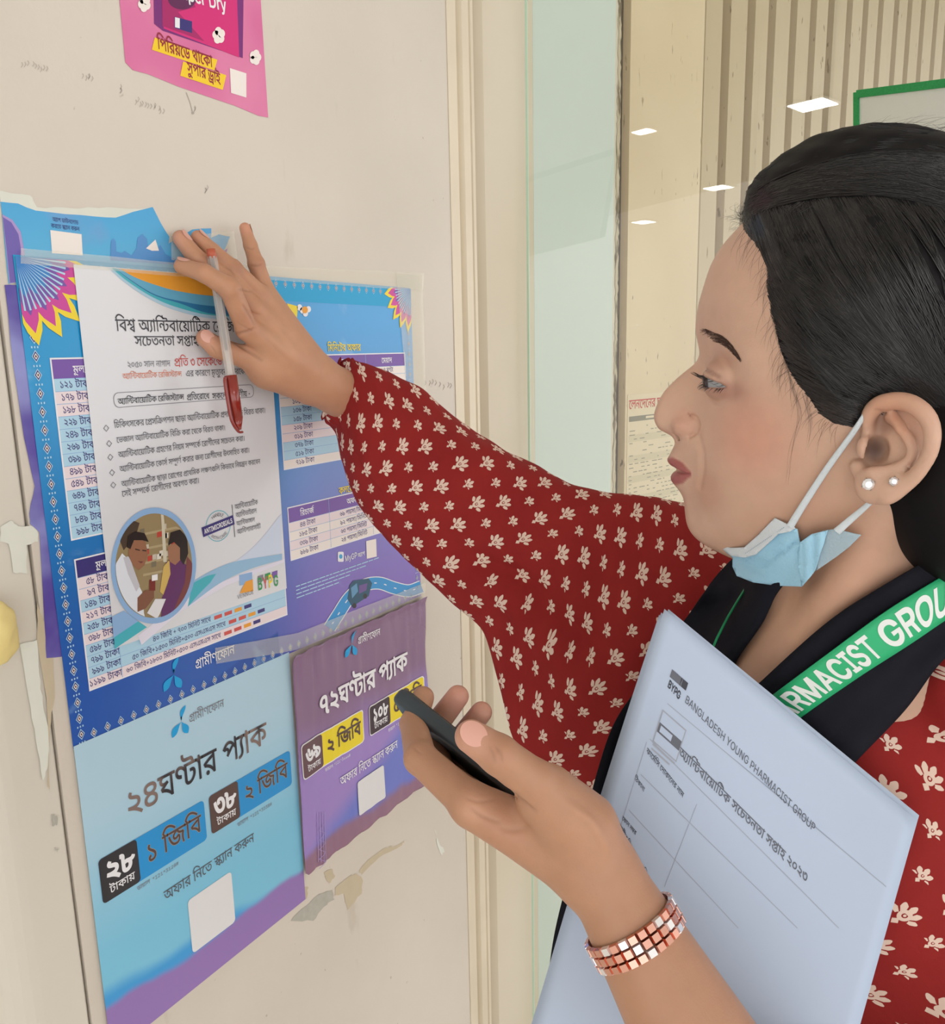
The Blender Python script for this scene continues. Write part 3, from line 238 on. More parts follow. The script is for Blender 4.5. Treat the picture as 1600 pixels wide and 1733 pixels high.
434:"38,25,-6,0,-10,5,-9,10,-6,9,12,7,6,-9,7,-6,4,0,3,0,7,4,7,10,5,9,4,7,6,11,9,8,6,0,7,0,10,-8,7,-7,1,-6,-2,-11,-6,8,-9,9,-4,0,-3,0,-4,-3,-6,-9,-5,-9,-6,-10,-9,-13,-9,-6;10001100100011001001110010001000|54,54,-2,14,-4,16,-5,4,-5,5,-17,4,-13,2,3,15,10,-4,12,-2,15,-5,9,-9,5,-13,1,-10;10010011100001|199,124,0,-14,-81,0,0,-69,0,-9,2,-7,1,-2,4,-4,7,0,8,0,14,8,5,5,6,7,6,14,0,7,0,6,-6,7,-8,0,-2,0,-6,-1,-2,-1,-3,15,4,1,8,1,5,0,7,0,12,-6,7,-12,0,-9,0,-12,-12,-22,-9,-8,-7,-6,-18,-8,-10,0,-7,0,-11,4,-3,4,-4,3,-4,11,0,11,0,29,1,8,0,3,-1,8,0,6,0,18,-104,0,0,14;1111001010010010010011001000100100100100111001111|162,124,0,9,-7,7,-9,0,-19,0,-13,0,-14,3,-5,4,-5,4,-6,13,0,8,0,2,1,5,0,3,15,-1,0,-2,-1,-3,0,-2,0,-5,2,-6,2,-3,3,-3,11,-3,9,0,16,0,11,0,12,-3,4,-4,4,-3,3,-11,1,-9;1001100100100110010010011001001",
452:"79,126,8,0,13,-5,10,-10,4,-9,-7,0,16,20,12,2,7,-5,9,-15,0,-10,0,-10,-9,-17,-18,-13,-11,-4,-6,15,13,5,16,13,0,11,0,5,-4,9,-5,4,9,4,-21,-26,-12,-1,-2,11,-12,12,-8,0,-7,0,-9,-4,-8,-6,-5,-4,-3,-1,3,2,10,4,6,0,9,0,10,-6,5,-10,0,-5,0,-8,-14,-19,-17,-7,-9,14,13,5,11,9,0,6,0,4,-5,4,-5,0,-4,0,-9,-3,-5,-2,-14,12,7,9,14,13,16,7;100011110010001100100111100100011001000100110010010011000|104,6,-22,0,-38,17,-29,38,-9,32,14,4,9,-26,24,-34,31,-15,19,0,16,0,18,10,0,12,0,8,-10,11,-8,3,17,7,8,-5,10,-15,0,-11,0,-10,-12,-17,-23,-9;10001100010010011001000",
454:"163,124,0,-14,-63,0,0,-52,0,-3,0,-4,0,-8,0,-4,0,-39,-15,0,-6,12,-21,20,-27,14,-16,3,-8,19,20,11,41,19,21,7,-4,-9,0,14,-87,0,0,14;1111100111000110011111|85,95,4,-6,-15,-5,-34,-14,-14,-9,11,-3,24,-11,21,-18,6,-11,-2,0,-1,4,0,9,0,7;1100100011001|128,33,-8,0,-13,6,-11,13,-4,11,8,14,3,-11,7,-13,10,-6,6,0,4,0,8,5,0,8,0,4,-3,7,-9,5,-7,2,3,15,8,-2,15,-8,8,-13,0,-10,0,-12,-14,-15;100011000100100011000100|37,-1,-5,0,-7,6,0,5,0,6,7,6,5,0,5,0,7,-6,0,-6,0,-5,-7,-6;100100100100",
596:"52,57,-38,0,0,15,38,0,0,38,14,0,0,-38,38,0,0,-15,-38,0,0,-38,-14,0;111111111111",
598:"10,68,48,0,0,-17,-48,0;1111",
600:"63,158,16,0,-52,-183,-17,0;1111",
641:"39,0,0,124,16,0,0,-124;1111",
}
LATIN = {
"A":(690,"5,0,53,146,21,0,54,-146,-20,0,-30,86,-3,8,-8,24,-5,19,3,0,-5,-19,-8,-24,-2,-8,-30,-86;11111100110011|32,41,0,16,74,0,0,-16;1111"),
"B":(654,"18,0,0,146,51,0,15,0,20,-11,10,-17,0,-11,0,-9,-7,-13,-11,-7,-6,-2,0,-1,7,0,13,-9,10,-16,0,-11,0,-11,-11,-18,-21,-10,-17,0;11100010001100010001|36,16,34,0,17,0,15,13,0,10,0,7,-8,13,-13,7,-10,0,-35,0;1100100011|36,82,32,0,8,0,13,6,7,11,0,8,0,9,-13,13,-14,0,-33,0;1100010011"),
"C":(730,"76,-2,-18,0,-29,18,-17,34,0,23,0,23,17,33,29,18,18,0,12,0,19,-6,16,-12,10,-18,2,-11,-18,0,-2,7,-7,12,-11,7,-13,4,-8,0,-13,0,-21,-13,-12,-26,0,-18,0,-19,12,-26,21,-13,13,0,8,0,13,4,11,8,7,11,2,8,18,0,-2,-11,-10,-18,-16,-12,-19,-7;10001000100001100001000100010000110000"),
"D":(722,"63,0,-35,0,0,16,34,0,18,0,23,14,11,25,0,18,0,18,-11,25,-23,13,-16,0,-37,0,0,17,38,0,21,0,30,-18,16,-32,0,-23,0,-23,-16,-32,-31,-18;1111000100011110001000|36,146,0,-146,-18,0,0,146;1111"),
"E":(601,"18,0,0,146,88,0,0,-17,-70,0,0,-47,65,0,0,-17,-65,0,0,-49,71,0,0,-16;111111111111"),
"G":(746,"77,-2,-19,0,-30,18,-16,34,0,23,0,23,16,33,29,18,19,0,11,0,20,-6,16,-13,11,-18,2,-10,-19,0,-3,7,-7,11,-10,8,-13,4,-8,0,-13,0,-21,-13,-12,-26,0,-18,0,-19,12,-25,22,-14,13,0,12,0,19,11,11,19,0,13,5,-1,-43,0,0,16,56,0,0,-16,0,-18,-16,-26,-27,-15;1000100010000110000100010001000111111000"),
"H":(743,"18,0,0,146,18,0,0,-63,76,0,0,63,19,0,0,-146,-19,0,0,66,-76,0,0,-66;111111111111"),
"I":(441,"9,0,0,16,26,0,0,113,-26,0,0,17,70,0,0,-17,-26,0,0,-113,26,0,0,-16;111111111111"),
"L":(565,"18,0,0,146,18,0,0,-130,68,0,0,-16;111111"),
"M":(903,"18,0,0,146,26,0,36,-92,1,-4,3,-9,4,-12,3,-11,1,-5,-4,0,2,5,3,11,4,11,3,10,1,4,36,92,26,0,0,-146,-18,0,0,83,0,5,0,11,0,13,1,13,0,6,1,0,-2,-7,-4,-14,-5,-13,-4,-10,-1,-4,-33,-83,-16,0,-33,83,-1,4,-4,10,-4,13,-5,14,-2,7,1,0,1,-5,0,-13,0,-13,0,-12,0,-5,0,-83;1111000011000011111100001100001111000011000011"),
"N":(753,"18,0,0,146,21,0,60,-94,2,-3,7,-11,7,-15,4,-8,-3,0,0,9,-1,15,0,13,0,4,0,90,18,0,0,-146,-22,0,-53,83,-3,6,-8,12,-9,16,-7,13,3,0,1,-11,1,-18,0,-14,0,-4,0,-83;1111000110001111110001100011"),
"O":(765,"77,-2,-19,0,-29,18,-17,34,0,23,0,23,17,33,29,18,19,0,18,0,29,-18,17,-33,0,-23,0,-23,-17,-34,-29,-18;1000100010001000|77,15,13,0,21,13,12,26,0,19,0,18,-12,26,-21,13,-13,0,-14,0,-21,-13,-12,-26,0,-18,0,-19,12,-25,21,-14;1000100010001000"),
"P":(639,"18,0,0,146,49,0,17,0,22,-13,11,-21,0,-13,0,-13,-11,-21,-22,-12,-17,0,-35,0,0,16,35,0,11,0,14,8,7,14,0,8,0,9,-7,13,-14,8,-12,0,-30,0,0,-129;111000100011110001000111"),
"R":(644,"18,0,0,146,49,0,17,0,22,-12,11,-20,0,-13,0,-13,-11,-20,-22,-12,-17,0,-39,0,0,17,39,0,11,0,14,7,7,12,0,9,0,8,-7,13,-14,7,-12,0,-30,0,0,-129;111000100011110001000111|101,0,-35,66,21,0,36,-66;1111"),
"S":(642,"64,-3,-16,0,-23,11,-13,18,-1,12,19,0,1,-8,10,-11,15,-5,8,0,10,0,16,7,9,11,0,8,0,7,-8,9,-13,5,-8,3,-17,5,-18,5,-20,18,0,15,0,12,14,18,22,10,14,0,15,0,22,-10,13,-17,0,-11,-18,0,-1,10,-18,12,-13,0,-10,0,-14,-6,-8,-11,0,-7,0,-7,10,-9,13,-6,5,-1,15,-4,6,-2,14,-5,13,-9,8,-14,0,-10,0,-12,-12,-19,-24,-12;100011000100010001100100010001100100010001100001000"),
"T":(646,"10,129,0,17,110,0,0,-17,-46,0,0,-129,-19,0,0,129;11111111"),
"U":(744,"75,-2,-18,0,-25,13,-14,24,0,15,0,96,18,0,0,-95,0,-10,9,-17,18,-9,12,0,11,0,18,9,9,17,0,10,0,95,18,0,0,-96,0,-15,-14,-24,-25,-13;1000111100010001111000"),
"V":(690,"59,0,-54,146,20,0,30,-87,3,-7,8,-25,5,-18,-3,0,5,18,8,25,2,7,30,87,20,0,-53,-146;11110011001111"),
"W":(985,"45,0,-40,146,19,0,23,-90,2,-7,3,-15,3,-15,2,-8,-3,0,2,8,3,15,4,15,1,7,24,90,21,0,23,-90,2,-7,4,-15,3,-15,2,-8,-3,0,2,8,3,15,3,15,2,7,23,90,19,0,-40,-146,-21,0,-25,92,-3,9,-4,21,-3,14,4,0,-2,-13,-4,-20,-3,-11,-25,-92;11110001100011110001100011111100110011"),
"Y":(679,"59,0,0,60,-54,86,22,0,28,-47,5,-8,8,-15,4,-11,-8,0,4,11,8,15,5,8,28,47,22,0,-54,-86,0,-60;1111100110011111"),
"a":(562,"46,-3,-10,0,-17,8,-10,15,0,11,0,9,7,12,13,7,15,3,7,1,10,1,12,2,6,3,0,4,0,1,0,7,-5,9,-10,5,-8,0,-7,0,-11,-5,-7,-7,-2,-4,-17,6,4,10,14,11,18,5,8,0,5,0,14,-3,13,-8,9,-15,0,-13,0,-72,-17,0,0,15,-2,0,-1,-4,-9,-8,-13,-6;1000100001000110001000110001000011111000|49,13,10,0,13,8,7,12,0,6,0,16,-1,-2,-7,-2,-9,-1,-9,-1,-3,-1,-6,0,-11,-4,-7,-8,0,-6,0,-5,6,-8,10,-4;100011000010001000"),
"b":(612,"66,-2,-10,0,-13,7,-7,9,-2,3,-2,0,0,-17,-17,0,0,146,18,0,0,-54,1,0,2,3,7,9,12,7,11,0,14,0,20,-14,12,-25,0,-18,0,-17,-11,-25,-21,-14;10001111111100010001000|63,13,11,0,14,11,6,19,0,11,0,12,-6,18,-14,11,-11,0,-10,0,-13,-10,-7,-18,0,-13,0,-12,7,-18,14,-11;1000100010001000"),
"c":(571,"60,-2,-15,0,-22,14,-13,25,0,17,0,17,13,25,22,15,15,0,8,0,14,-5,11,-7,9,-11,2,-8,-17,-4,-1,4,-5,7,-7,5,-9,3,-5,0,-11,0,-14,-12,-7,-18,0,-11,0,-11,7,-18,14,-12,11,0,5,0,10,3,7,6,5,7,1,4,16,-4,-2,-8,-8,-11,-12,-8,-14,-4;10001000100001100001000100010000110000"),
"d":(612,"56,-2,-13,0,-21,14,-12,25,0,17,0,18,12,25,21,14,13,0,11,0,13,-7,6,-9,2,-3,1,0,0,54,18,0,0,-146,-17,0,0,17,-2,0,-2,-3,-7,-9,-12,-7;10001000100011111111000|59,13,10,0,14,11,7,18,0,12,0,13,-7,18,-14,10,-10,0,-10,0,-14,-11,-7,-18,0,-12,0,-11,7,-19,14,-11;1000100010001000"),
"e":(583,"61,-2,-15,0,-23,14,-13,25,0,17,0,17,12,25,22,15,15,0,9,0,17,-6,14,-13,8,-21,0,-15,0,-7,-85,0,0,14,75,0,-8,-5,0,11,-7,16,-13,10,-10,0,-10,0,-14,-10,-7,-15,0,-9,0,-10,0,-12,8,-17,15,-9,10,0,7,0,10,4,8,8,2,5,17,-5,-2,-8,-13,-12,-17,-7;1000100010000111111000100011000100011000"),
"f":(370,"66,109,0,-15,-64,0,0,15;1111|23,0,0,124,0,9,9,13,15,6,7,0,7,0,8,-2,2,-1,-5,-15,-1,1,-5,1,-3,0,-9,0,-7,-8,0,-8,0,-120;11000100110010011"),
"g":(613,"60,-43,-12,0,-18,6,-12,10,-3,6,14,9,2,-3,7,-7,12,-6,10,0,13,0,17,13,0,13,0,22,-2,0,-2,-3,-7,-9,-12,-6,-11,0,-13,0,-21,12,-12,24,0,17,0,17,12,25,21,14,14,0,10,0,13,-7,7,-9,1,-3,2,0,0,17,17,0,0,-112,0,-14,-12,-18,-22,-8;10001100010011100010001000100011111000|59,17,10,0,14,9,7,18,0,11,0,12,-7,18,-14,10,-10,0,-10,0,-14,-11,-7,-18,0,-11,0,-11,7,-17,14,-10;1000100010001000"),
"i":(242,"15,0,0,109,18,0,0,-109;1111|24,127,-5,0,-7,7,0,5,0,5,7,6,5,0,5,0,8,-6,0,-5,0,-5,-8,-7;100100100100"),
"l":(275,"40,-1,-12,0,-13,13,0,12,0,122,18,0,0,-117,0,-8,4,-6,5,0,3,0,3,0,1,1,4,-15,-3,-1,-7,-1;1001111001001100"),
"m":(876,"15,0,0,109,18,0,0,-24,-2,0,2,9,10,11,13,6,7,0,12,0,15,-15,2,-11,-2,0,2,8,10,12,15,6,8,0,10,0,15,-8,10,-17,0,-12,0,-74,-18,0,0,73,0,12,-13,10,-9,0,-7,0,-11,-6,-6,-11,0,-7,0,-71,-17,0,0,75,0,9,-12,11,-10,0,-6,0,-11,-6,-7,-12,0,-8,0,-69;111110001001100010001111001000111100100011"),
"n":(591,"33,65,0,-65,-18,0,0,109,17,0,0,-26,-2,0,5,15,18,13,13,0,11,0,16,-10,10,-18,0,-14,0,-69,-18,0,0,68,0,12,-13,15,-11,0,-8,0,-13,-7,-7,-13;11111110010001111001000"),
"o":(600,"60,-2,-15,0,-22,14,-13,25,0,17,0,17,13,25,22,15,15,0,15,0,22,-15,13,-25,0,-17,0,-17,-13,-25,-22,-14;1000100010001000|60,13,11,0,14,12,7,18,0,11,0,11,-7,18,-14,12,-11,0,-11,0,-14,-12,-7,-18,0,-11,0,-11,7,-18,14,-12;1000100010001000"),
"p":(612,"15,-41,0,150,17,0,0,-17,2,0,2,3,7,9,12,7,11,0,14,0,20,-14,12,-25,0,-18,0,-17,-11,-25,-21,-14,-14,0,-10,0,-13,7,-7,9,-2,3,-1,0,0,-58;11111000100010001000111|63,13,11,0,14,11,6,19,0,11,0,12,-6,18,-14,11,-11,0,-10,0,-13,-10,-7,-18,0,-13,0,-12,7,-18,14,-11;1000100010001000"),
"r":(376,"15,0,0,109,17,0,0,-17,2,0,3,9,15,10,10,0,2,0,5,0,2,-1,0,-17,-1,0,-6,1,-4,0,-8,0,-12,-7,-7,-11,0,-8,0,-68;11111001001100100011"),
"s":(528,"53,-2,-12,0,-17,6,-12,13,-1,9,16,4,3,-9,13,-8,9,0,12,0,13,10,0,7,0,5,-8,8,-8,2,-18,4,-15,3,-14,15,0,12,0,9,10,14,19,9,11,0,12,0,15,-7,10,-12,3,-8,-16,-4,-3,6,-10,10,-11,0,-9,0,-13,-9,0,-7,0,-6,8,-8,10,-2,17,-4,14,-3,15,-15,0,-11,0,-10,-11,-15,-20,-8;10001100100100110010001000110010010011001000"),
"t":(327,"58,109,0,-15,-56,0,0,15;1111|18,135,18,0,0,-107,0,-7,6,-7,7,0,1,0,6,1,2,0,3,-14,-2,-1,-7,-1,-4,0,-14,0,-16,15,0,13;1110010011001001"),
"u":(591,"52,-1,-11,0,-16,9,-10,18,0,14,0,69,18,0,0,-68,0,-12,13,-15,12,0,8,0,12,7,7,13,0,10,0,65,18,0,0,-109,-17,0,0,26,2,0,-5,-15,-19,-12;10001111001000111111100"),
"w":(818,"40,0,-33,109,18,0,14,-47,3,-10,6,-25,3,-16,-3,0,3,15,6,25,3,11,13,47,18,0,13,-47,3,-11,6,-24,3,-16,-3,0,3,16,6,24,3,11,13,47,19,0,-33,-109,-18,0,-14,49,-2,8,-4,16,-4,16,-2,8,4,0,-2,-8,-4,-16,-4,-16,-2,-8,-15,-49;111100110011110011001111110001100011"),
"y":(562,"14,-40,4,16,2,-1,5,-1,9,1,7,8,3,7,3,9,-42,110,20,0,23,-65,3,-10,6,-20,2,-9,-6,0,3,9,5,20,4,10,23,65,19,0,-48,-125,-3,-9,-9,-11,-13,-6,-7,0,-5,0,-7,2;111000111110011001111000100"),
"0":(648,"65,-2,-16,0,-23,18,-12,33,0,24,0,23,12,34,23,17,16,0,16,0,23,-17,12,-34,0,-23,0,-24,-12,-33,-23,-18;1000100010001000|65,14,10,0,15,14,8,26,0,19,0,18,-8,26,-15,14,-10,0,-11,0,-15,-14,-7,-26,0,-18,0,-19,7,-26,15,-14;1000100010001000"),
"1":(648,"22,0,0,16,90,0,0,-16;1111|79,146,0,-146,-18,0,0,128,-1,0,-35,-26,0,20,31,24;11111111"),
"2":(648,"18,0,0,13,49,53,8,9,11,13,5,12,0,7,0,7,-7,11,-12,6,-8,0,-9,0,-12,-6,-6,-13,0,-8,-18,0,0,13,12,20,20,10,13,0,13,0,20,-10,12,-19,0,-11,0,-8,-6,-15,-14,-19,-13,-14,-32,-34,0,-1,67,0,0,-16;11100010001000110001000100011111"),
"3":(648,"62,-2,-13,0,-22,9,-14,18,-1,12,19,0,1,-8,8,-10,14,-5,8,0,9,0,14,6,9,12,0,9,0,8,-8,13,-16,8,-13,0,-12,0,0,15,37,43,0,1,-63,0,0,17,87,0,0,-14,-45,-53,0,3,15,2,24,-11,12,-20,0,-12,0,-12,-13,-20,-22,-11;10001100010001000111111111110001000"),
"4":(648,"12,30,0,15,58,101,18,0,-57,-99,0,-1,87,0,0,-16;11111111|80,0,0,34,0,7,0,50,18,0,0,-91;111111"),
"5":(648,"63,-2,-13,0,-20,10,-12,18,-1,11,18,0,1,-7,8,-10,12,-6,7,0,9,0,14,9,7,14,0,9,0,10,-8,14,-14,9,-9,0,-7,0,-14,-4,-4,-4,-17,2,8,73,77,0,0,-17,-61,0,-5,-42,1,0,4,3,14,5,7,0,10,0,17,-7,13,-13,7,-18,0,-11,0,-13,-13,-22,-22,-13;100011000100010001001111111100100001000"),
"6":(648,"65,-2,-14,0,-21,12,-11,22,0,14,0,11,9,23,11,17,33,49,20,0,-48,-71,-2,0,2,4,7,6,10,4,6,0,13,0,20,-11,11,-20,0,-13,0,-14,-12,-21,-21,-12;10001001111100010001000|65,14,8,0,13,8,7,14,0,9,0,9,-7,14,-13,7,-8,0,-9,0,-13,-7,-7,-14,0,-9,0,-9,7,-14,13,-8;1000100010001000"),
"7":(648,"28,0,64,128,0,1,-74,0,0,17,94,0,0,-18,-65,-128;11111111"),
"8":(648,"65,-2,-15,0,-23,10,-12,19,0,12,0,9,7,16,13,10,8,2,0,0,-10,3,-13,18,0,12,0,11,12,17,20,10,13,0,13,0,20,-10,11,-17,0,-11,0,-12,-12,-18,-11,-3,0,0,8,-2,13,-10,8,-16,0,-9,0,-12,-13,-19,-23,-10;10001000110010001000100110001000|65,14,9,0,14,7,8,11,0,8,0,8,-8,12,-14,7,-9,0,-9,0,-15,-7,-8,-12,0,-8,0,-8,8,-11,14,-7;1000100010001000|65,83,7,0,12,6,7,11,0,7,0,8,-6,10,-12,6,-8,0,-8,0,-12,-6,-7,-10,0,-8,0,-7,7,-11,12,-6;1000100010001000"),
"9":(648,"65,147,13,0,21,-12,12,-22,0,-14,0,-10,-9,-23,-12,-17,-33,-49,-20,0,49,71,2,0,-2,-4,-8,-7,-10,-4,-6,0,-13,0,-20,11,-10,20,0,14,0,13,12,21,20,12;10001001111100010001000|65,132,-9,0,-12,-8,-8,-14,0,-9,0,-9,8,-14,12,-8,9,0,8,0,13,8,7,14,0,8,0,9,-7,15,-13,8;1000100010001000"),
"*":(648,"58,64,1,31,-26,-17,-7,12,27,14,-27,15,7,12,26,-16,-1,31,14,0,-2,-31,26,16,8,-12,-28,-15,28,-14,-8,-12,-26,17,2,-31;111111111111111111"),
"#":(633,"69,0,24,146,15,0,-24,-146;1111|3,40,3,15,109,0,-3,-15;1111|18,0,24,146,15,0,-24,-146;1111|12,91,2,14,109,0,-2,-14;1111"),
"+":(648,"56,10,0,94,17,0,0,-94;1111|18,49,0,16,94,0,0,-16;1111"),
"-":(648,"96,70,0,-16,-63,0,0,16;1111"),
".":(269,"27,-1,-5,0,-8,7,0,6,0,5,8,8,5,0,6,0,7,-8,0,-5,0,-6,-7,-7;100100100100"),
":":(269,"27,-1,-5,0,-8,7,0,6,0,5,8,8,5,0,6,0,7,-8,0,-5,0,-6,-7,-7;100100100100|27,78,-5,0,-8,7,0,6,0,5,8,8,5,0,6,0,7,-8,0,-5,0,-6,-7,-7;100100100100"),
"/":(360,"68,152,-47,-174,-17,0,47,174;1111"),
"®":(666,"67,34,-12,0,-21,9,-15,15,-9,21,0,12,0,11,9,21,15,16,21,8,12,0,11,0,21,-8,16,-16,8,-21,0,-11,0,-12,-8,-21,-16,-15,-21,-9;10000100001000010000|67,48,12,0,19,11,12,20,0,12,0,12,-12,19,-19,12,-12,0,-12,0,-20,-12,-11,-19,0,-12,0,-12,11,-20,20,-11;1000100010001000|79,65,-13,24,13,0,13,-24;1111|47,65,0,52,26,0,3,0,8,-4,5,-7,0,-6,0,-5,-5,-9,-8,-4,-4,0,-19,0,0,9,16,0,2,0,6,5,0,4,0,5,-6,3,-2,0,-11,0,0,-43;1110001000111100100111"),
}
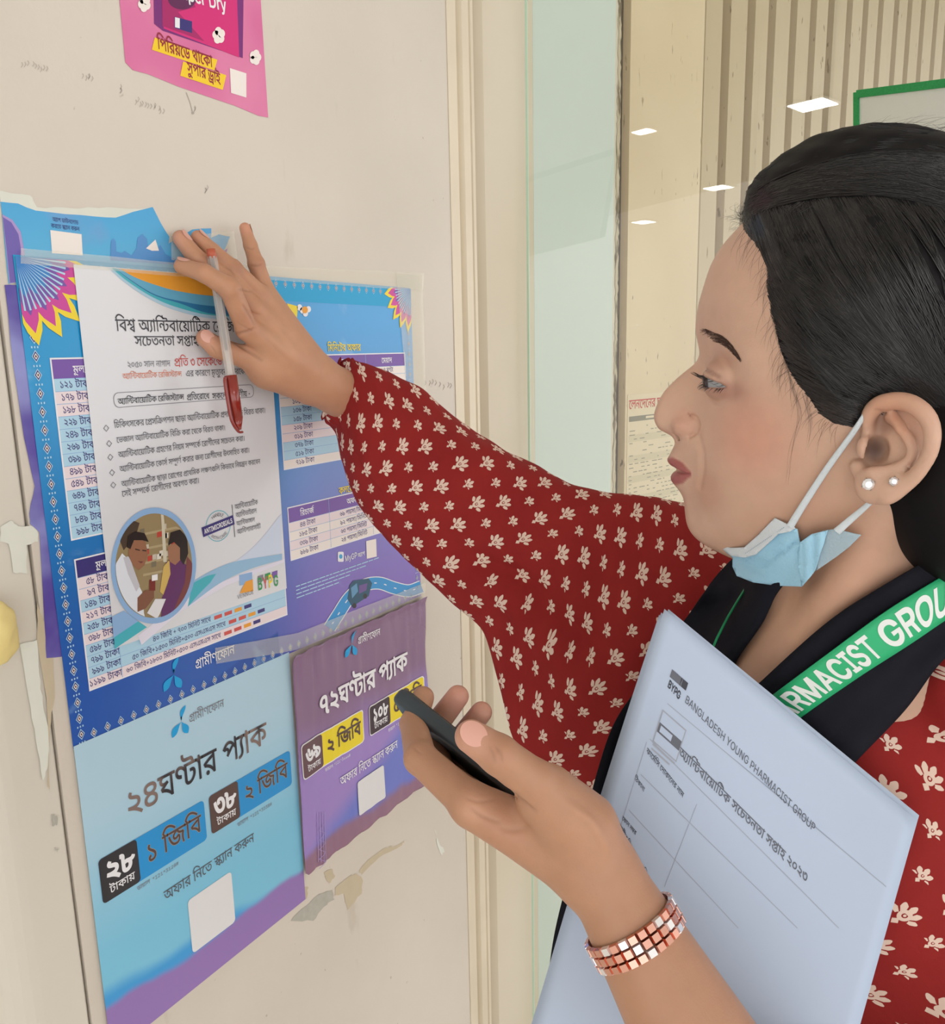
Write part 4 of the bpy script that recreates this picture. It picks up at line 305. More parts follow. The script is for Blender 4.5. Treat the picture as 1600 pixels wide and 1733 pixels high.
RUNS = {
"পিরিয়ডে থাকো":(6118,"55,0 40,266 55,982 46,1248 70,1844 61,2470 32,2816 36,3788 54,4433 61,4699 20,5045 54,5852"),
"সুপার ড্রাই":(4028,"50,0 57,495 40,682 54,1398 46,1664 216,2520 54,3232 10,3498"),
"বিশ্ব অ্যান্টিবায়োটিক রেজিস্ট্যান্স":(12848,"55,0 42,266 273,862 8,1804 202,2697 54,2952 55,3218 370,3484 42,4332 54,4928 61,5194 70,5540 54,6166 55,6432 30,6698 20,7265 61,8332 46,8678 55,9274 27,9540 434,10457 202,11440 54,11695 367,11961"),
"সচেতনতা সপ্তাহ ২০২৩":(8971,"50,0 61,682 25,1028 35,1595 39,2302 35,2906 54,3613 50,4139 378,4821 54,5547 51,5813 77,6603 75,7195 77,7787 78,8379"),
"২০৫০ সাল নাগাদ":(6962,"77,0 75,592 80,1184 75,1776 50,2628 54,3310 47,3576 39,4567 54,5171 22,5437 54,6093 37,6359"),
"প্রতি ৩ সেকেন্ডে ১ জন":(8811,"224,0 55,755 35,1021 78,1988 61,2840 50,3186 61,3868 20,4214 61,5021 361,5367 76,6438 27,7290 39,8207"),
"অ্যান্টিবায়োটিক রেজিস্ট্যান্স":(11044,"8,0 202,893 54,1148 55,1414 370,1680 42,2528 54,3124 61,3390 70,3736 54,4362 55,4628 30,4894 20,5461 61,6528 46,6874 55,7470 27,7736 434,8653 202,9636 54,9891 367,10157"),
"এর কারণে মৃত্যুবরণ করবেন":(11114,"16,0 46,758 20,1614 54,2421 46,2687 61,3283 34,3629 44,4509 59,4983 35,5131 202,5838 57,5954 42,6093 46,6689 34,7285 20,8165 46,8972 61,9568 42,9914 39,10510"),
"প্রতিরোধে":(3878,"224,0 55,755 35,1021 61,1728 46,2074 54,2670 61,2936 38,3282"),
"সকলের করণীয় -":(6937,"50,0 20,682 61,1489 47,1835 46,2566 20,3422 46,4229 34,4825 56,5445 70,5711 598,6597"),
"চিকিৎসকের প্রেসক্রিপশন ছাড়া অ্যান্টিবায়োটিক প্রদান থেকে বিরত থাকা।":(28757,"55,0 25,266 55,833 20,1099 66,1906 50,2431 61,3113 20,3459 46,4266 61,5122 224,5468 50,6223 55,6905 203,7171 40,8101 48,8817 39,9494 26,10358 54,11045 68,11311 54,12023 8,12549 202,13442 54,13697 55,13963 370,14229 42,15077 54,15673 61,15939 70,16285 54,16911 55,17177 30,17443 20,18010 224,19077 37,19832 54,20435 39,20701 61,21565 36,21911 61,22556 20,22902 55,23969 42,24235 46,24831 35,25427 36,26394 54,27039 20,27305 54,28112 641,28378"),
"ভেজাল অ্যান্টিবায়োটিক বিক্রি করা থেকে বিরত থাকা।":(21208,"61,0 43,346 27,1067 54,1984 47,2250 8,3241 202,4134 54,4389 55,4655 370,4921 42,5769 54,6365 61,6631 70,6977 54,7603 55,7869 30,8135 20,8702 55,9769 42,10035 55,10631 203,10897 20,12087 46,12894 54,13490 61,14016 36,14362 61,15007 20,15353 55,16420 42,16686 46,17282 35,17878 36,18845 54,19490 20,19756 54,20563 641,20829"),
"অ্যান্টিবায়োটিক গ্রহণের নিয়ম সম্পর্কে রোগীদের সচেতন করা।":(24376,"8,0 202,893 54,1148 55,1414 370,1680 42,2528 54,3124 61,3390 70,3736 54,4362 55,4628 30,4894 20,5461 205,6528 51,7255 61,7785 34,8131 46,8751 55,9607 39,9873 70,10477 44,11103 50,11985 394,12667 61,13814 20,14160 131,14847 61,15227 46,15573 54,16169 22,16435 56,17091 61,17357 37,17703 46,18306 50,19162 61,19844 25,20190 35,20757 39,21464 20,22328 46,23135 54,23731 641,23997"),
"অ্যান্টিবায়োটিক কোর্স সম্পূর্ণ করার জন্য রোগীদের উৎসাহিত করা।":(26090,"8,0 202,893 54,1148 55,1414 370,1680 42,2528 54,3124 61,3390 70,3736 54,4362 55,4628 30,4894 20,5461 61,6528 20,6874 54,7681 50,7947 131,8509 50,8889 394,9571 58,10331 34,10718 131,11218 20,11598 46,12405 54,13001 46,13267 27,14123 39,15040 202,15644 61,16159 46,16505 54,17101 22,17367 56,18023 61,18289 37,18635 46,19238 12,20094 66,20806 50,21331 54,22013 55,22279 51,22545 35,23075 20,24042 46,24849 54,25445 641,25711"),
"অ্যান্টিবায়োটিক ছাড়া রোগের প্রাথমিক লক্ষণগুলি কিভাবে নিয়ন্ত্রন করবেন":(29022,"8,0 202,893 54,1148 55,1414 370,1680 42,2528 54,3124 61,3390 70,3736 54,4362 55,4628 30,4894 20,5461 26,6528 54,7215 68,7481 54,8193 61,8719 46,9065 54,9661 61,9927 22,10273 46,10929 224,11785 54,12540 36,12806 55,13451 44,13717 20,14339 47,15406 129,16137 34,17056 452,17676 55,18501 47,18767 55,19758 20,20024 43,20831 54,21552 61,21818 42,22164 55,23020 39,23286 70,23890 369,24516 39,25209 20,26073 46,26880 61,27476 42,27822 39,28418"),
"সেই সম্পর্কে রোগীদের অবগত করা।":(14155,"61,0 50,346 10,1028 50,1818 394,2500 61,3647 20,3993 131,4680 61,5060 46,5406 54,6002 22,6268 56,6924 61,7190 37,7536 46,8139 8,8995 42,9888 22,10484 35,11140 20,12107 46,12914 54,13510 641,13776"),
"অ্যান্টিবায়োটিক":(6268,"8,0 202,893 54,1148 55,1414 370,1680 42,2528 54,3124 61,3390 70,3736 54,4362 55,4628 30,4894 20,5461"),
"অ্যান্টিভাইরাল":(5638,"8,0 202,893 54,1148 55,1414 370,1680 43,2528 54,3249 10,3515 46,4045 54,4641 47,4907"),
"অ্যান্টিফাঙ্গাল":(5355,"8,0 202,893 54,1148 55,1414 370,1680 41,2528 54,3366 307,3632 54,4358 47,4624"),
"অ্যান্টিপ্যারাসাইট":(6672,"8,0 202,893 54,1148 55,1414 370,1680 40,2528 202,3244 54,3499 46,3765 54,4361 50,4627 54,5309 10,5575 30,6105"),
"মূল্য":(1608,"44,0 58,366 47,622 202,1353"),
"টাকা":(1906,"30,0 54,567 20,833 54,1640"),
"১২১":(1776,"76,0 77,592 76,1184"),
"১৭৯":(1776,"76,0 82,592 84,1184"),
"১৯৮":(1776,"76,0 84,592 83,1184"),
"২২৯":(1776,"77,0 77,592 84,1184"),
"২৪৯":(1776,"77,0 79,592 84,1184"),
"২৬৯":(1776,"77,0 81,592 84,1184"),
"৩৯৯":(1776,"78,0 84,592 84,1184"),
"৪৯৯":(1776,"79,0 84,592 84,1184"),
"৫৪৯":(1776,"80,0 79,592 84,1184"),
"৬৪৯":(1776,"81,0 79,592 84,1184"),
"৭৪৯":(1776,"82,0 79,592 84,1184"),
"৮৪৯":(1776,"83,0 79,592 84,1184"),
"৯৯৮":(1776,"84,0 84,592 83,1184"),
"৫৮":(1184,"80,0 83,592"),
"৯৭":(1184,"84,0 82,592"),
"১৪৯":(1776,"76,0 79,592 84,1184"),
"২১৭":(1776,"77,0 76,592 82,1184"),
"২৫৮":(1776,"77,0 80,592 83,1184"),
"৩৯৮":(1776,"78,0 84,592 83,1184"),
"৫৯৮":(1776,"80,0 84,592 83,1184"),
"৭৯৯":(1776,"82,0 84,592 84,1184"),
"৯৯৯":(1776,"84,0 84,592 84,1184"),
"১১৯৯":(2368,"76,0 76,592 84,1184 84,1776"),
"৪০ জিবি + ৭০০ মিনিট সাথে":(11161,"79,0 75,592 55,1444 27,1710 55,2627 42,2893 596,3749 82,4601 75,5193 75,5785 55,6637 44,6903 55,7525 39,7791 30,8395 50,9222 54,9904 61,10170 36,10516"),
"৫০ জিবি+১৫০০ মিনিট+৫০০ এসএমএস সাথে":(18121,"80,0 75,592 55,1444 27,1710 55,2627 42,2893 596,3489 76,4081 80,4673 75,5265 75,5857 55,6709 44,6975 55,7597 39,7863 30,8467 596,9034 80,9626 75,10218 75,10810 16,11662 50,12420 16,13102 44,13860 16,14482 50,15240 50,16182 54,16864 61,17130 36,17476"),
"৬০ জিবি+১৮০০ মিনিট+৫০০ এসএমএস সাথে":(18121,"81,0 75,592 55,1444 27,1710 55,2627 42,2893 596,3489 76,4081 83,4673 75,5265 75,5857 55,6709 44,6975 55,7597 39,7863 30,8467 596,9034 80,9626 75,10218 75,10810 16,11662 50,12420 16,13102 44,13860 16,14482 50,15240 50,16182 54,16864 61,17130 36,17476"),
"গ্রামীণফোন":(4555,"205,0 54,727 44,993 56,1615 34,1881 61,2501 41,2847 54,3685 39,3951"),
"২৪ঘণ্টার প্যাক":(5845,"77,0 79,592 23,1184 330,1815 54,2679 46,2945 40,3801 202,4517 54,4772 20,5038"),
"৭২ঘণ্টার প্যাক":(5845,"82,0 77,592 23,1184 330,1815 54,2679 46,2945 40,3801 202,4517 54,4772 20,5038"),
"২৮":(1184,"77,0 83,592"),
"৩৮":(1184,"78,0 83,592"),
"৬৯":(1184,"81,0 84,592"),
"১০৮":(1776,"76,0 75,592 83,1184"),
"টাকায়":(2532,"30,0 54,567 20,833 54,1640 70,1906"),
"১ জিবি":(2897,"76,0 55,852 27,1118 55,2035 42,2301"),
"২ জিবি":(2897,"77,0 55,852 27,1118 55,2035 42,2301"),
"৫ জিবি":(2897,"80,0 55,852 27,1118 55,2035 42,2301"),
"ডায়াল":(2601,"32,0 54,712 70,978 54,1604 47,1870"),
"অফার নিতে স্ক্যান করুন":(9448,"8,0 41,893 54,1731 46,1997 55,2853 39,3119 61,3723 35,4069 431,5036 202,5849 54,6104 39,6370 20,7234 454,8041 39,8844"),
"মিনিটের অফার":(6120,"55,0 44,266 55,888 39,1154 61,1758 30,2104 46,2671 8,3527 41,4420 54,5258 46,5524"),
"কলরেট অফার":(5900,"20,0 47,807 61,1538 46,1884 30,2480 8,3307 41,4200 54,5038 46,5304"),
"মেয়াদ":(2463,"61,0 44,346 70,968 54,1594 37,1860"),
"২৪ ঘণ্টা":(3205,"77,0 79,592 23,1444 330,2075 54,2939"),
"৭ দিন":(2325,"82,0 55,852 37,1118 39,1721"),
"রিচার্জ":(2612,"55,0 46,266 25,862 54,1429 27,1695 131,2492"),
"অফার":(2593,"8,0 41,893 54,1731 46,1997"),
"১০৯ টাকা":(3942,"76,0 75,592 84,1184 30,2036 54,2603 20,2869 54,3676"),
"১৩৬ টাকা":(3942,"76,0 78,592 81,1184 30,2036 54,2603 20,2869 54,3676"),
"১৫৮ টাকা":(3942,"76,0 80,592 83,1184 30,2036 54,2603 20,2869 54,3676"),
"২০৯ টাকা":(3942,"77,0 75,592 84,1184 30,2036 54,2603 20,2869 54,3676"),
"৩১৯ টাকা":(3942,"78,0 76,592 84,1184 30,2036 54,2603 20,2869 54,3676"),
"৩৭৯ টাকা":(3942,"78,0 82,592 84,1184 30,2036 54,2603 20,2869 54,3676"),
"৫১৯ টাকা":(3942,"80,0 76,592 84,1184 30,2036 54,2603 20,2869 54,3676"),
"৭১৯ টাকা":(3942,"82,0 76,592 84,1184 30,2036 54,2603 20,2869 54,3676"),
"৪৪ টাকা":(3350,"79,0 79,592 30,1444 54,2011 20,2277 54,3084"),
"১৮৫ টাকা":(3942,"76,0 83,592 80,1184 30,2036 54,2603 20,2869 54,3676"),
"৩৩৯ টাকা":(3942,"78,0 78,592 84,1184 30,2036 54,2603 20,2869 54,3676"),
"৯৮৯ টাকা":(3942,"84,0 83,592 84,1184 30,2036 54,2603 20,2869 54,3676"),
"৬৯ পয়সা/মিনিট":(6508,"81,0 84,592 40,1444 70,2160 50,2786 54,3468 600,3734 55,4183 44,4449 55,5071 39,5337 30,5941"),
"৯২ পয়সা/মিনিট":(6508,"84,0 77,592 40,1444 70,2160 50,2786 54,3468 600,3734 55,4183 44,4449 55,5071 39,5337 30,5941"),
"৬৩ পয়সা/মিনিট":(6508,"81,0 78,592 40,1444 70,2160 50,2786 54,3468 600,3734 55,4183 44,4449 55,5071 39,5337 30,5941"),
"২৪ পয়সা/মিনিট":(6508,"77,0 79,592 40,1444 70,2160 50,2786 54,3468 600,3734 55,4183 44,4449 55,5071 39,5337 30,5941"),
"অ্যাপ":(2130,"8,0 202,893 54,1148 40,1414"),
"অ্যাপ ডাউনলোড":(6739,"8,0 202,893 54,1148 40,1414 32,2390 54,3102 12,3368 39,4080 61,4684 47,5030 54,5761 32,6027"),
"করতে স্ক্যান করুন":(7128,"20,0 46,807 61,1403 35,1749 431,2716 202,3529 54,3784 39,4050 20,4914 454,5721 39,6524"),
"অ্যান্টিবায়োটিক সচেতনতা সপ্তাহ ২০২৩":(15499,"8,0 202,893 54,1148 55,1414 370,1680 42,2528 54,3124 61,3390 70,3736 54,4362 55,4628 30,4894 20,5461 50,6528 61,7210 25,7556 35,8123 39,8830 35,9434 54,10141 50,10667 378,11349 54,12075 51,12341 77,13131 75,13723 77,14315 78,14907"),
"ফার্মেসি দোকানের নাম":(8866,"41,0 54,838 61,1104 44,1450 131,1952 55,2072 50,2338 61,3280 37,3626 54,4229 20,4495 54,5302 61,5568 39,5914 46,6518 39,7374 54,7978 44,8244"),
"ঠিকানা":(2800,"55,0 31,266 20,857 54,1664 39,1930 54,2534"),
"ফোন নম্বর":(4127,"61,0 41,346 54,1184 39,1450 39,2314 269,2918 46,3531"),
"রোগীর বিবরণ ও তারিখ":(9449,"61,0 46,346 54,942 22,1208 56,1864 46,2130 55,2986 42,3252 42,3848 46,4444 34,5040 18,5920 35,6918 54,7625 55,7891 46,8157 21,8753"),
"লেনদেনের চার্জ ও লিমিট":(9896,"61,0 47,346 39,1077 61,1681 37,2027 61,2630 39,2976 46,3580 25,4436 54,5003 27,5269 131,6066 18,6446 55,7444 47,7710 55,8441 44,8707 30,9329"),
"৩০ দিন":(2917,"78,0 75,592 55,1444 37,1710 39,2313"),
}
def _dec(s):
    out = []
    if not s: return out
    for c in s.split('|'):
        a, b = c.split(';'); a = [int(v) for v in a.split(',')]; x = y = 0; pts = []
        for i in range(0, len(a), 2):
            x += a[i]; y += a[i+1]; pts.append((x*5, y*5, b[i//2] == '1'))
        P = []; n = len(pts)
        for i in range(n):                      # insert implied on-curve points
            p, q = pts[i], pts[(i+1) % n]; P.append(p)
            if not p[2] and not q[2]: P.append(((p[0]+q[0])/2, (p[1]+q[1])/2, True))
        k = next(i for i, p in enumerate(P) if p[2]); P = P[k:]+P[:k]; n = len(P); R = []; i = 0
        while i < n:
            p = P[i]; R.append(p[:2])
            if not P[(i+1) % n][2]:
                q = P[(i+1) % n]; r = P[(i+2) % n]
                for t in (.34, .67): R.append(((1-t)**2*p[0]+2*t*(1-t)*q[0]+t*t*r[0], (1-t)**2*p[1]+2*t*(1-t)*q[1]+t*t*r[1]))
                i += 2
            else: i += 1
        out.append(R)
    return out
def _area(c): return sum(c[i-1][0]*c[i][1]-c[i][0]*c[i-1][1] for i in range(len(c)))/2
def _inside(p, c):
    r = False
    for i in range(len(c)):
        a, b = c[i-1], c[i]
        if (a[1] > p[1]) != (b[1] > p[1]) and p[0] < (b[0]-a[0])*(p[1]-a[1])/(b[1]-a[1])+a[0]: r = not r
    return r
def _fat(c, d):
    out = []; n = len(c)
    for i in range(n):
        a, p, b = Vector(c[i-1]), Vector(c[i]), Vector(c[(i+1) % n]); e = (p-a); f = (b-p)
        if e.length < 1e-6 or f.length < 1e-6: out.append(c[i]); continue
        e.normalize(); f.normalize(); nn = Vector((-e.y-f.y, e.x+f.x))
        if nn.length < .3: out.append(c[i]); continue
        nn = nn/nn.length; out.append((p.x+nn.x*d, p.y+nn.y*d))
    return out
def fill2d(cs, nonzero=False):
    """triangles inside closed outlines (holes stay open)"""
    V = []; Ed = []
    for c in cs:
        b = len(V); V += [Vector(p) for p in c]; Ed += [(b+i, b+(i+1) % len(c)) for i in range(len(c))]
    sc = max(max(abs(v.x), abs(v.y)) for v in V) or 1
    r = geometry.delaunay_2d_cdt([v/sc for v in V], Ed, [], 0, 1e-7)
    P = np.array([v[:] for v in r[0]])*sc; T = [tuple(f) for f in r[2]]
    if not T: return [], []
    C = np.array([P[list(t)].mean(0) for t in T]); wn = np.zeros(len(C), int)
    for c in cs:
        c = np.array(c, float); d = np.roll(c, -1, 0)
        for a, b in zip(c, d):
            up_ = (a[1] > C[:, 1]) != (b[1] > C[:, 1])
            if not up_.any(): continue
            xi = a[0]+(C[:, 1]-a[1])*(b[0]-a[0])/((b[1]-a[1]) or 1e-12); wn += np.where(up_ & (C[:, 0] < xi), 1 if b[1] > a[1] else -1, 0)
    ok = (wn != 0) if nonzero else (wn % 2 != 0)
    return [tuple(p) for p in P], [t for t, k in zip(T, ok) if k]
_GC = {}
def glyph(key, bold=0):
    k = (key, bold)
    if k not in _GC:
        cs = _dec(BN_GLYPHS[key] if isinstance(key, int) else LATIN[key][1])
        cs = [_fat(c, bold) for c in cs] if bold else cs
        V, F = fill2d(cs, True) if cs else ([], [])
        _GC[k] = (np.array(V).reshape(-1, 2), F)
    return _GC[k]
def textrun(s, bold=0):
    """(verts, faces, advance) in 1000/em units"""
    V = []; F = []; n = 0
    if s in RUNS:
        adv, r = RUNS[s]; items = [(int(a.split(',')[0]), int(a.split(',')[1])) for a in r.split()]
    else:
        adv = 0; items = []
        for ch in s:
            if ch == ' ': adv += 280; continue
            if ch not in LATIN: continue
            items.append((ch, adv)); adv += LATIN[ch][0]
    for g, x in items:
        v, f = glyph(g, bold)
        if not len(v): continue
        V.append(v+np.array([x, 0])); F += [tuple(i+n for i in t) for t in f]; n += len(v)
    return (np.vstack(V) if V else np.zeros((0, 2))), F, adv
class Print:
    """coloured flat shapes on a surface; pos(u, v, lift) gives the 3D point"""
    def __init__(s, parent, pos, base=.00025, step=.00006, cell=None): s.parent = parent; s.pos = pos; s.base = base; s.step = step; s.items = {}; s.layer = 0; s.cell = cell
    def tris(s, part, m, V, F, layer): s.items.setdefault(part, []).append((m, V, F, s.base+s.step*layer))
    def poly(s, part, m, pts, layer=0, holes=()):
        cs = [list(map(tuple, pts))]+[list(map(tuple, h)) for h in holes]
        V, tri = fill2d(cs); V = np.array(V, float)
        if s.cell:                                # cut into small pieces so the print follows the creases
            bm = bmesh.new(); vs = [bm.verts.new((x, y, 0)) for x, y in V]
            for t in tri:
                try: bm.faces.new([vs[i] for i in t])
                except ValueError: pass
            for ax in (0, 1):
                lo, hi = V[:, ax].min(), V[:, ax].max(); k = math.ceil(lo/s.cell)
                while k*s.cell < hi:
                    co = [0, 0, 0]; co[ax] = k*s.cell; no = [0, 0, 0]; no[ax] = 1
                    bmesh.ops.bisect_plane(bm, geom=bm.verts[:]+bm.edges[:]+bm.faces[:], plane_co=co, plane_no=no); k += 1
            bm.verts.index_update(); V = np.array([v.co[:2] for v in bm.verts]); tri = [tuple(v.index for v in f.verts) for f in bm.faces]; bm.free()
        s.tris(part, m, V, tri, layer)
    def text(s, part, m, t, a, b, h=1.0, bold=0, layer=1, shear=0.0):
        """write t from point a to point b (baseline); h scales the height"""
        V, F, adv = textrun(t, bold); a = np.array(a); b = np.array(b); d = b-a; L = np.linalg.norm(d); d = d/L; k = L/adv; nrm = np.array([-d[1], d[0]])
        P = a+np.outer((V[:, 0]+shear*V[:, 1])*k, d)+np.outer(V[:, 1]*k*h, nrm); s.tris(part, m, P, F, layer)
    def build(s):
        for part, L in s.items.items():
            V = []; F = []; MI = []; ms = []; n = 0
            for m, v, f, lift in L:
                if m not in ms: ms.append(m)
                for p in v: V.append(s.pos(p[0], p[1], lift))
                for t in f: F.append(tuple(i+n for i in t)); MI.append(ms.index(m))
                n += len(v)
            o = mesh(part.split('#')[0], V, F, ms, s.parent, midx=MI)
            if part.split('#')[0] in ('lettering', 'border_pattern', 'small_print', 'pencil_marks', 'table_rows', 'ruled_lines', 'skyline', 'round_photo', 'bullet', 'paint_patch', 'cotton_flower', 'ribbon', 'tower_drawing', 'stamp', 'logo', 'table', 'swoosh', 'road_picture', 'yellow_band', 'festival_drawing'): o['kind'] = 'stuff'
def circle(cx, cy, rx, ry=None, n=40, a0=0.0, a1=2*math.pi):
    ry = rx if ry is None else ry
    return [(cx+rx*math.cos(a0+(a1-a0)*i/n), cy+ry*math.sin(a0+(a1-a0)*i/n)) for i in range(n)]
def stroke(pts, w):
    pts = [np.array(p, float) for p in pts]; L = []; R = []
    for i, p in enumerate(pts):
        d = pts[min(i+1, len(pts)-1)]-pts[max(i-1, 0)]; d = d/(np.linalg.norm(d)+1e-9); nn = np.array([-d[1], d[0]])*w/2; L.append(p+nn); R.append(p-nn)
    return [tuple(p) for p in L]+[tuple(p) for p in R[::-1]]
def rrect(x0, y0, x1, y1, r):
    out = []
    for cx, cy, a in ((x1-r, y1-r, 0), (x0+r, y1-r, 90), (x0+r, y0+r, 180), (x1-r, y0+r, 270)):
        for k in range(6): t = math.radians(a+k*18); out.append((cx+r*math.cos(t), cy+r*math.sin(t)))
    return out
# ================================================================ the room
m_wall, nt, b = newmat('cream_paint', .38, .45)
X, Y, Z, tc = coords(nt)
n1 = tex_noise(nt, tc, 3.0, 6); n2 = tex_noise(nt, tc, 60, 3); n3 = tex_noise(nt, tc, 22, 6, stretch=(1, 1, .35))
c = mixc(nt, n1.ramp(.3, .7), (207, 198, 186), (215, 206, 194))
c = mixc(nt, n3.ramp(.66, .74)*.35, c, (180, 168, 150))
sp = tex_noise(nt, tc, 95, 2); c = mixc(nt, sp.ramp(.74, .78)*.5, c, (150, 138, 122))
nt.links.new(c, b.inputs['Base Color']); setbump(nt, b, n2*.6+tex_noise(nt, tc, 260, 3), .22, .0008)
m_jamb, nt, b = newmat('cream_jamb', .42, .4)
X, Y, Z, tc = coords(nt)
c = mixc(nt, tex_noise(nt, tc, 4, 5).ramp(.3, .7), (212, 200, 178), (224, 212, 190)); nt.links.new(c, b.inputs['Base Color'])
setbump(nt, b, tex_noise(nt, tc, 40, 4, stretch=(1, 1, .05)), .3, .001)
m_groove = mat('groove_shadow_paint', (150, 134, 108), .7)
def struct(o): o['kind'] = 'structure'; return o
YE = .893
struct(boxm('wall_left', (-.04, .3255, 0), (0, YE, 2.6), m_wall))
# rounded jamb left of the door leaf
def extr(name, prof, z0, z1, m, parent=None, smooth=False):
    n = len(prof); V = [(x, y, z0) for x, y in prof]+[(x, y, z1) for x, y in prof]
    F = [(i, (i+1) % n, n+(i+1) % n, n+i) for i in range(n)]+[tuple(range(n))[::-1], tuple(range(n, 2*n))]
    return mesh(name, V, F, m, parent, smooth)
arc = [(-.0305+.03*math.cos(t), .290-.03*math.sin(t)) for t in np.linspace(0, math.pi/2, 8)]
m_jl = mat('white_jamb', (214, 208, 196), .5, noise_amt=.03, noise_scale=5)
struct(extr('trim_1', [(-.06, .3235), (-.0015, .3235), (-.0005, .3220)]+arc+[(-.06, .260)], 0, 2.6, m_jl))
struct(boxm('wall_back_left', (-.08, -2.0, 0), (-.06, .3235, 2.6), m_jl))
# moulding at the right edge of the leaf
struct(extr('trim_2', [(-.04, YE+.0005), (.001, YE+.0005), (.001, .913), (-.006, .917), (-.006, .9215), (.002, .925), (.002, .9400), (-.006, .943), (-.006, .9465), (-.001, .9490), (-.001, .955), (-.04, .955)], 0, 2.6, m_jamb))
# everything beyond is turned a little towards the camera
P0 = onwall(822, 600); P0[2] = 0
dv = RW@np.array([1500, 0, -1400]); dv[2] = 0; dv /= np.linalg.norm(dv)
DV = Vector(dv); NV = Vector((dv[1], -dv[0], 0))            # along the panels, and their normal towards the room
XF = Matrix([[DV.x, NV.x, 0, P0[0]], [DV.y, NV.y, 0, P0[1]], [0, 0, 1, 0], [0, 0, 0, 1]])
def onpanel(px, py, off=0.0):
    r = ray(px, py); o = Vector(P0)+NV*off; n = np.array(NV); t = ((np.array(o)-CAM)@n)/(r@n); q = CAM+r*t
    return float((q-P0)@np.array(DV)), float(q[2])
XFD = XF.copy()
def baked(o):
    for q in ([o]+list(o.children)):
        if q.type == 'MESH': q.data.transform(XFD); q.data.flip_normals(); q.data.update()
    return o
def ps(px, off=0.0, py=600): return onpanel(px, py, off)[0]
m_panel, nt, b = newmat('cream_panel', .35, .4)
X, Y, Z, tc = coords(nt)
c = mixc(nt, tex_noise(nt, tc, 3, 4).ramp(.3, .7), (208, 198, 176), (215, 206, 188)); nt.links.new(c, b.inputs['Base Color'])
setbump(nt, b, tex_noise(nt, tc, 30, 4, stretch=(1, 1, .1)), .12, .001)
struct(extr('wall_pillar', [(0, -.12), (0, -.02), (.012, -.008), (ps(1043, -.008), -.008), (ps(1043, -.008), -.12)], 0, 2.6, m_panel))
baked(bpy.data.objects['wall_pillar'])
baked(struct(boxm('trim_5', (ps(905, -.008), -.012, 0), (ps(1036, -.008), -.0078, 2.6), mat('green_white_laminate', (206, 216, 210), .4, noise_amt=.03, noise_scale=4))))
m_flake, nt, b = newmat('flaking_paint', .75, .2)
X, Y, Z, tc = coords(nt)
f = tex_noise(nt, tc, 70, 6, stretch=(1, 1, .3)).ramp(.45, .6)
c = mixc(nt, f, (196, 184, 160), (120, 106, 84)); nt.links.new(c, b.inputs['Base Color'])
# ragged edge of the pillar
rng = random.Random(2); V = []; F = []; s1 = ps(1043, -.008)
zz = np.linspace(.9, 2.4, 260)
for z in zz: V += [(s1-.003-.004*rng.random(), -.0072, z), (s1+.002+.003*rng.random(), -.0085, z)]
for i in range(len(zz)-1): F.append((2*i, 2*i+1, 2*i+3, 2*i+2))
fl = mesh('trim_3', V, F, m_flake); baked(struct(fl))
m_dark = mat('recess_shade_brown', (92, 82, 66), .6, noise_amt=.15, noise_scale=14)  # dark brown carries the shade of the narrow gap
baked(struct(boxm('wall_recess', (ps(1030, -.06), -.075, 0), (ps(1080, -.06), -.06, 2.6), m_dark)))
# beige painted board behind the glass
m_board, nt, b = newmat('beige_board', .55, .3)
X, Y, Z, tc = coords(nt)
c = mixc(nt, tex_noise(nt, tc, 2.5, 5).ramp(.3, .7), (216, 196, 164), (226, 208, 178))
v = tex_noise(nt, tc, 120, 3, stretch=(1, 1, .22)); w = tex_noise(nt, tc, 9, 2)
c = mixc(nt, v.ramp(.66, .70)*w.ramp(.45, .6)*.85, c, (112, 92, 62)); nt.links.new(c, b.inputs['Base Color'])
OB = -.045
sb0, sb1 = ps(1060, OB), ps(1176, OB)
baked(struct(boxm('wall_board', (sb0, OB-.02, 0), (sb1, OB, 2.6), m_board)))
m_dk2 = mat('grey_brown_metal', (128, 114, 92), .55, noise_amt=.1, noise_scale=20)
baked(struct(boxm('trim_4', (sb1, OB-.05, 0), (sb1+.055, OB-.03, 2.6), m_dk2)))
# ribbed metal sheet
m_rib, nt, b = newmat('ribbed_metal_paint', .5, .3)
X, Y, Z, tc = coords(nt)
c = mixc(nt, tex_noise(nt, tc, 2.0, 5).ramp(.3, .7), (206, 190, 164), (196, 178, 148))
c = mixc(nt, tex_noise(nt, tc, 90, 3, stretch=(1, 1, .3)).ramp(.68, .72)*.7, c, (118, 96, 66))
st = tex_noise(nt, tc, 14, 4, stretch=(1, 1, .03)).ramp(.6, .7); c = mixc(nt, st*.35, c, (150, 132, 102)); nt.links.new(c, b.inputs['Base Color'])
rib = struct(empty('wall_far', (0, 0, 0)))
s = sb1+.028; k = 0
m_seam = mat('rib_seam', (84, 70, 50), .8)
m_rib_shade = mat('rib_side_shade', (176, 158, 128), .55, noise_amt=.05, noise_scale=16)  # same rib paint, darkened: shade put into the colour of side faces
while s < sb1+2.6:
    w = .054+.005*math.sin(k*2.3); g = .026; d = .018
    V = [(s, OB-.034, 0), (s+.001, OB-.034+d, 0), (s+w, OB-.034+d, 0), (s+w+.010, OB-.034, 0), (s+w+g, OB-.036, 0), (s+w+g, OB-.06, 0), (s, OB-.06, 0)]
    n = len(V); V2 = V+[(x, y, 2.6) for x, y, z in V]
    F = [(i, (i+1) % n, n+(i+1) % n, n+i) for i in range(n)]
    mi = [0, 0, 1, 1, 2, 0, 0]
    mesh('panel', V2, F, [m_rib, m_rib_shade, m_seam], rib, midx=mi); s += w+g+.0012; k += 1
baked(rib)
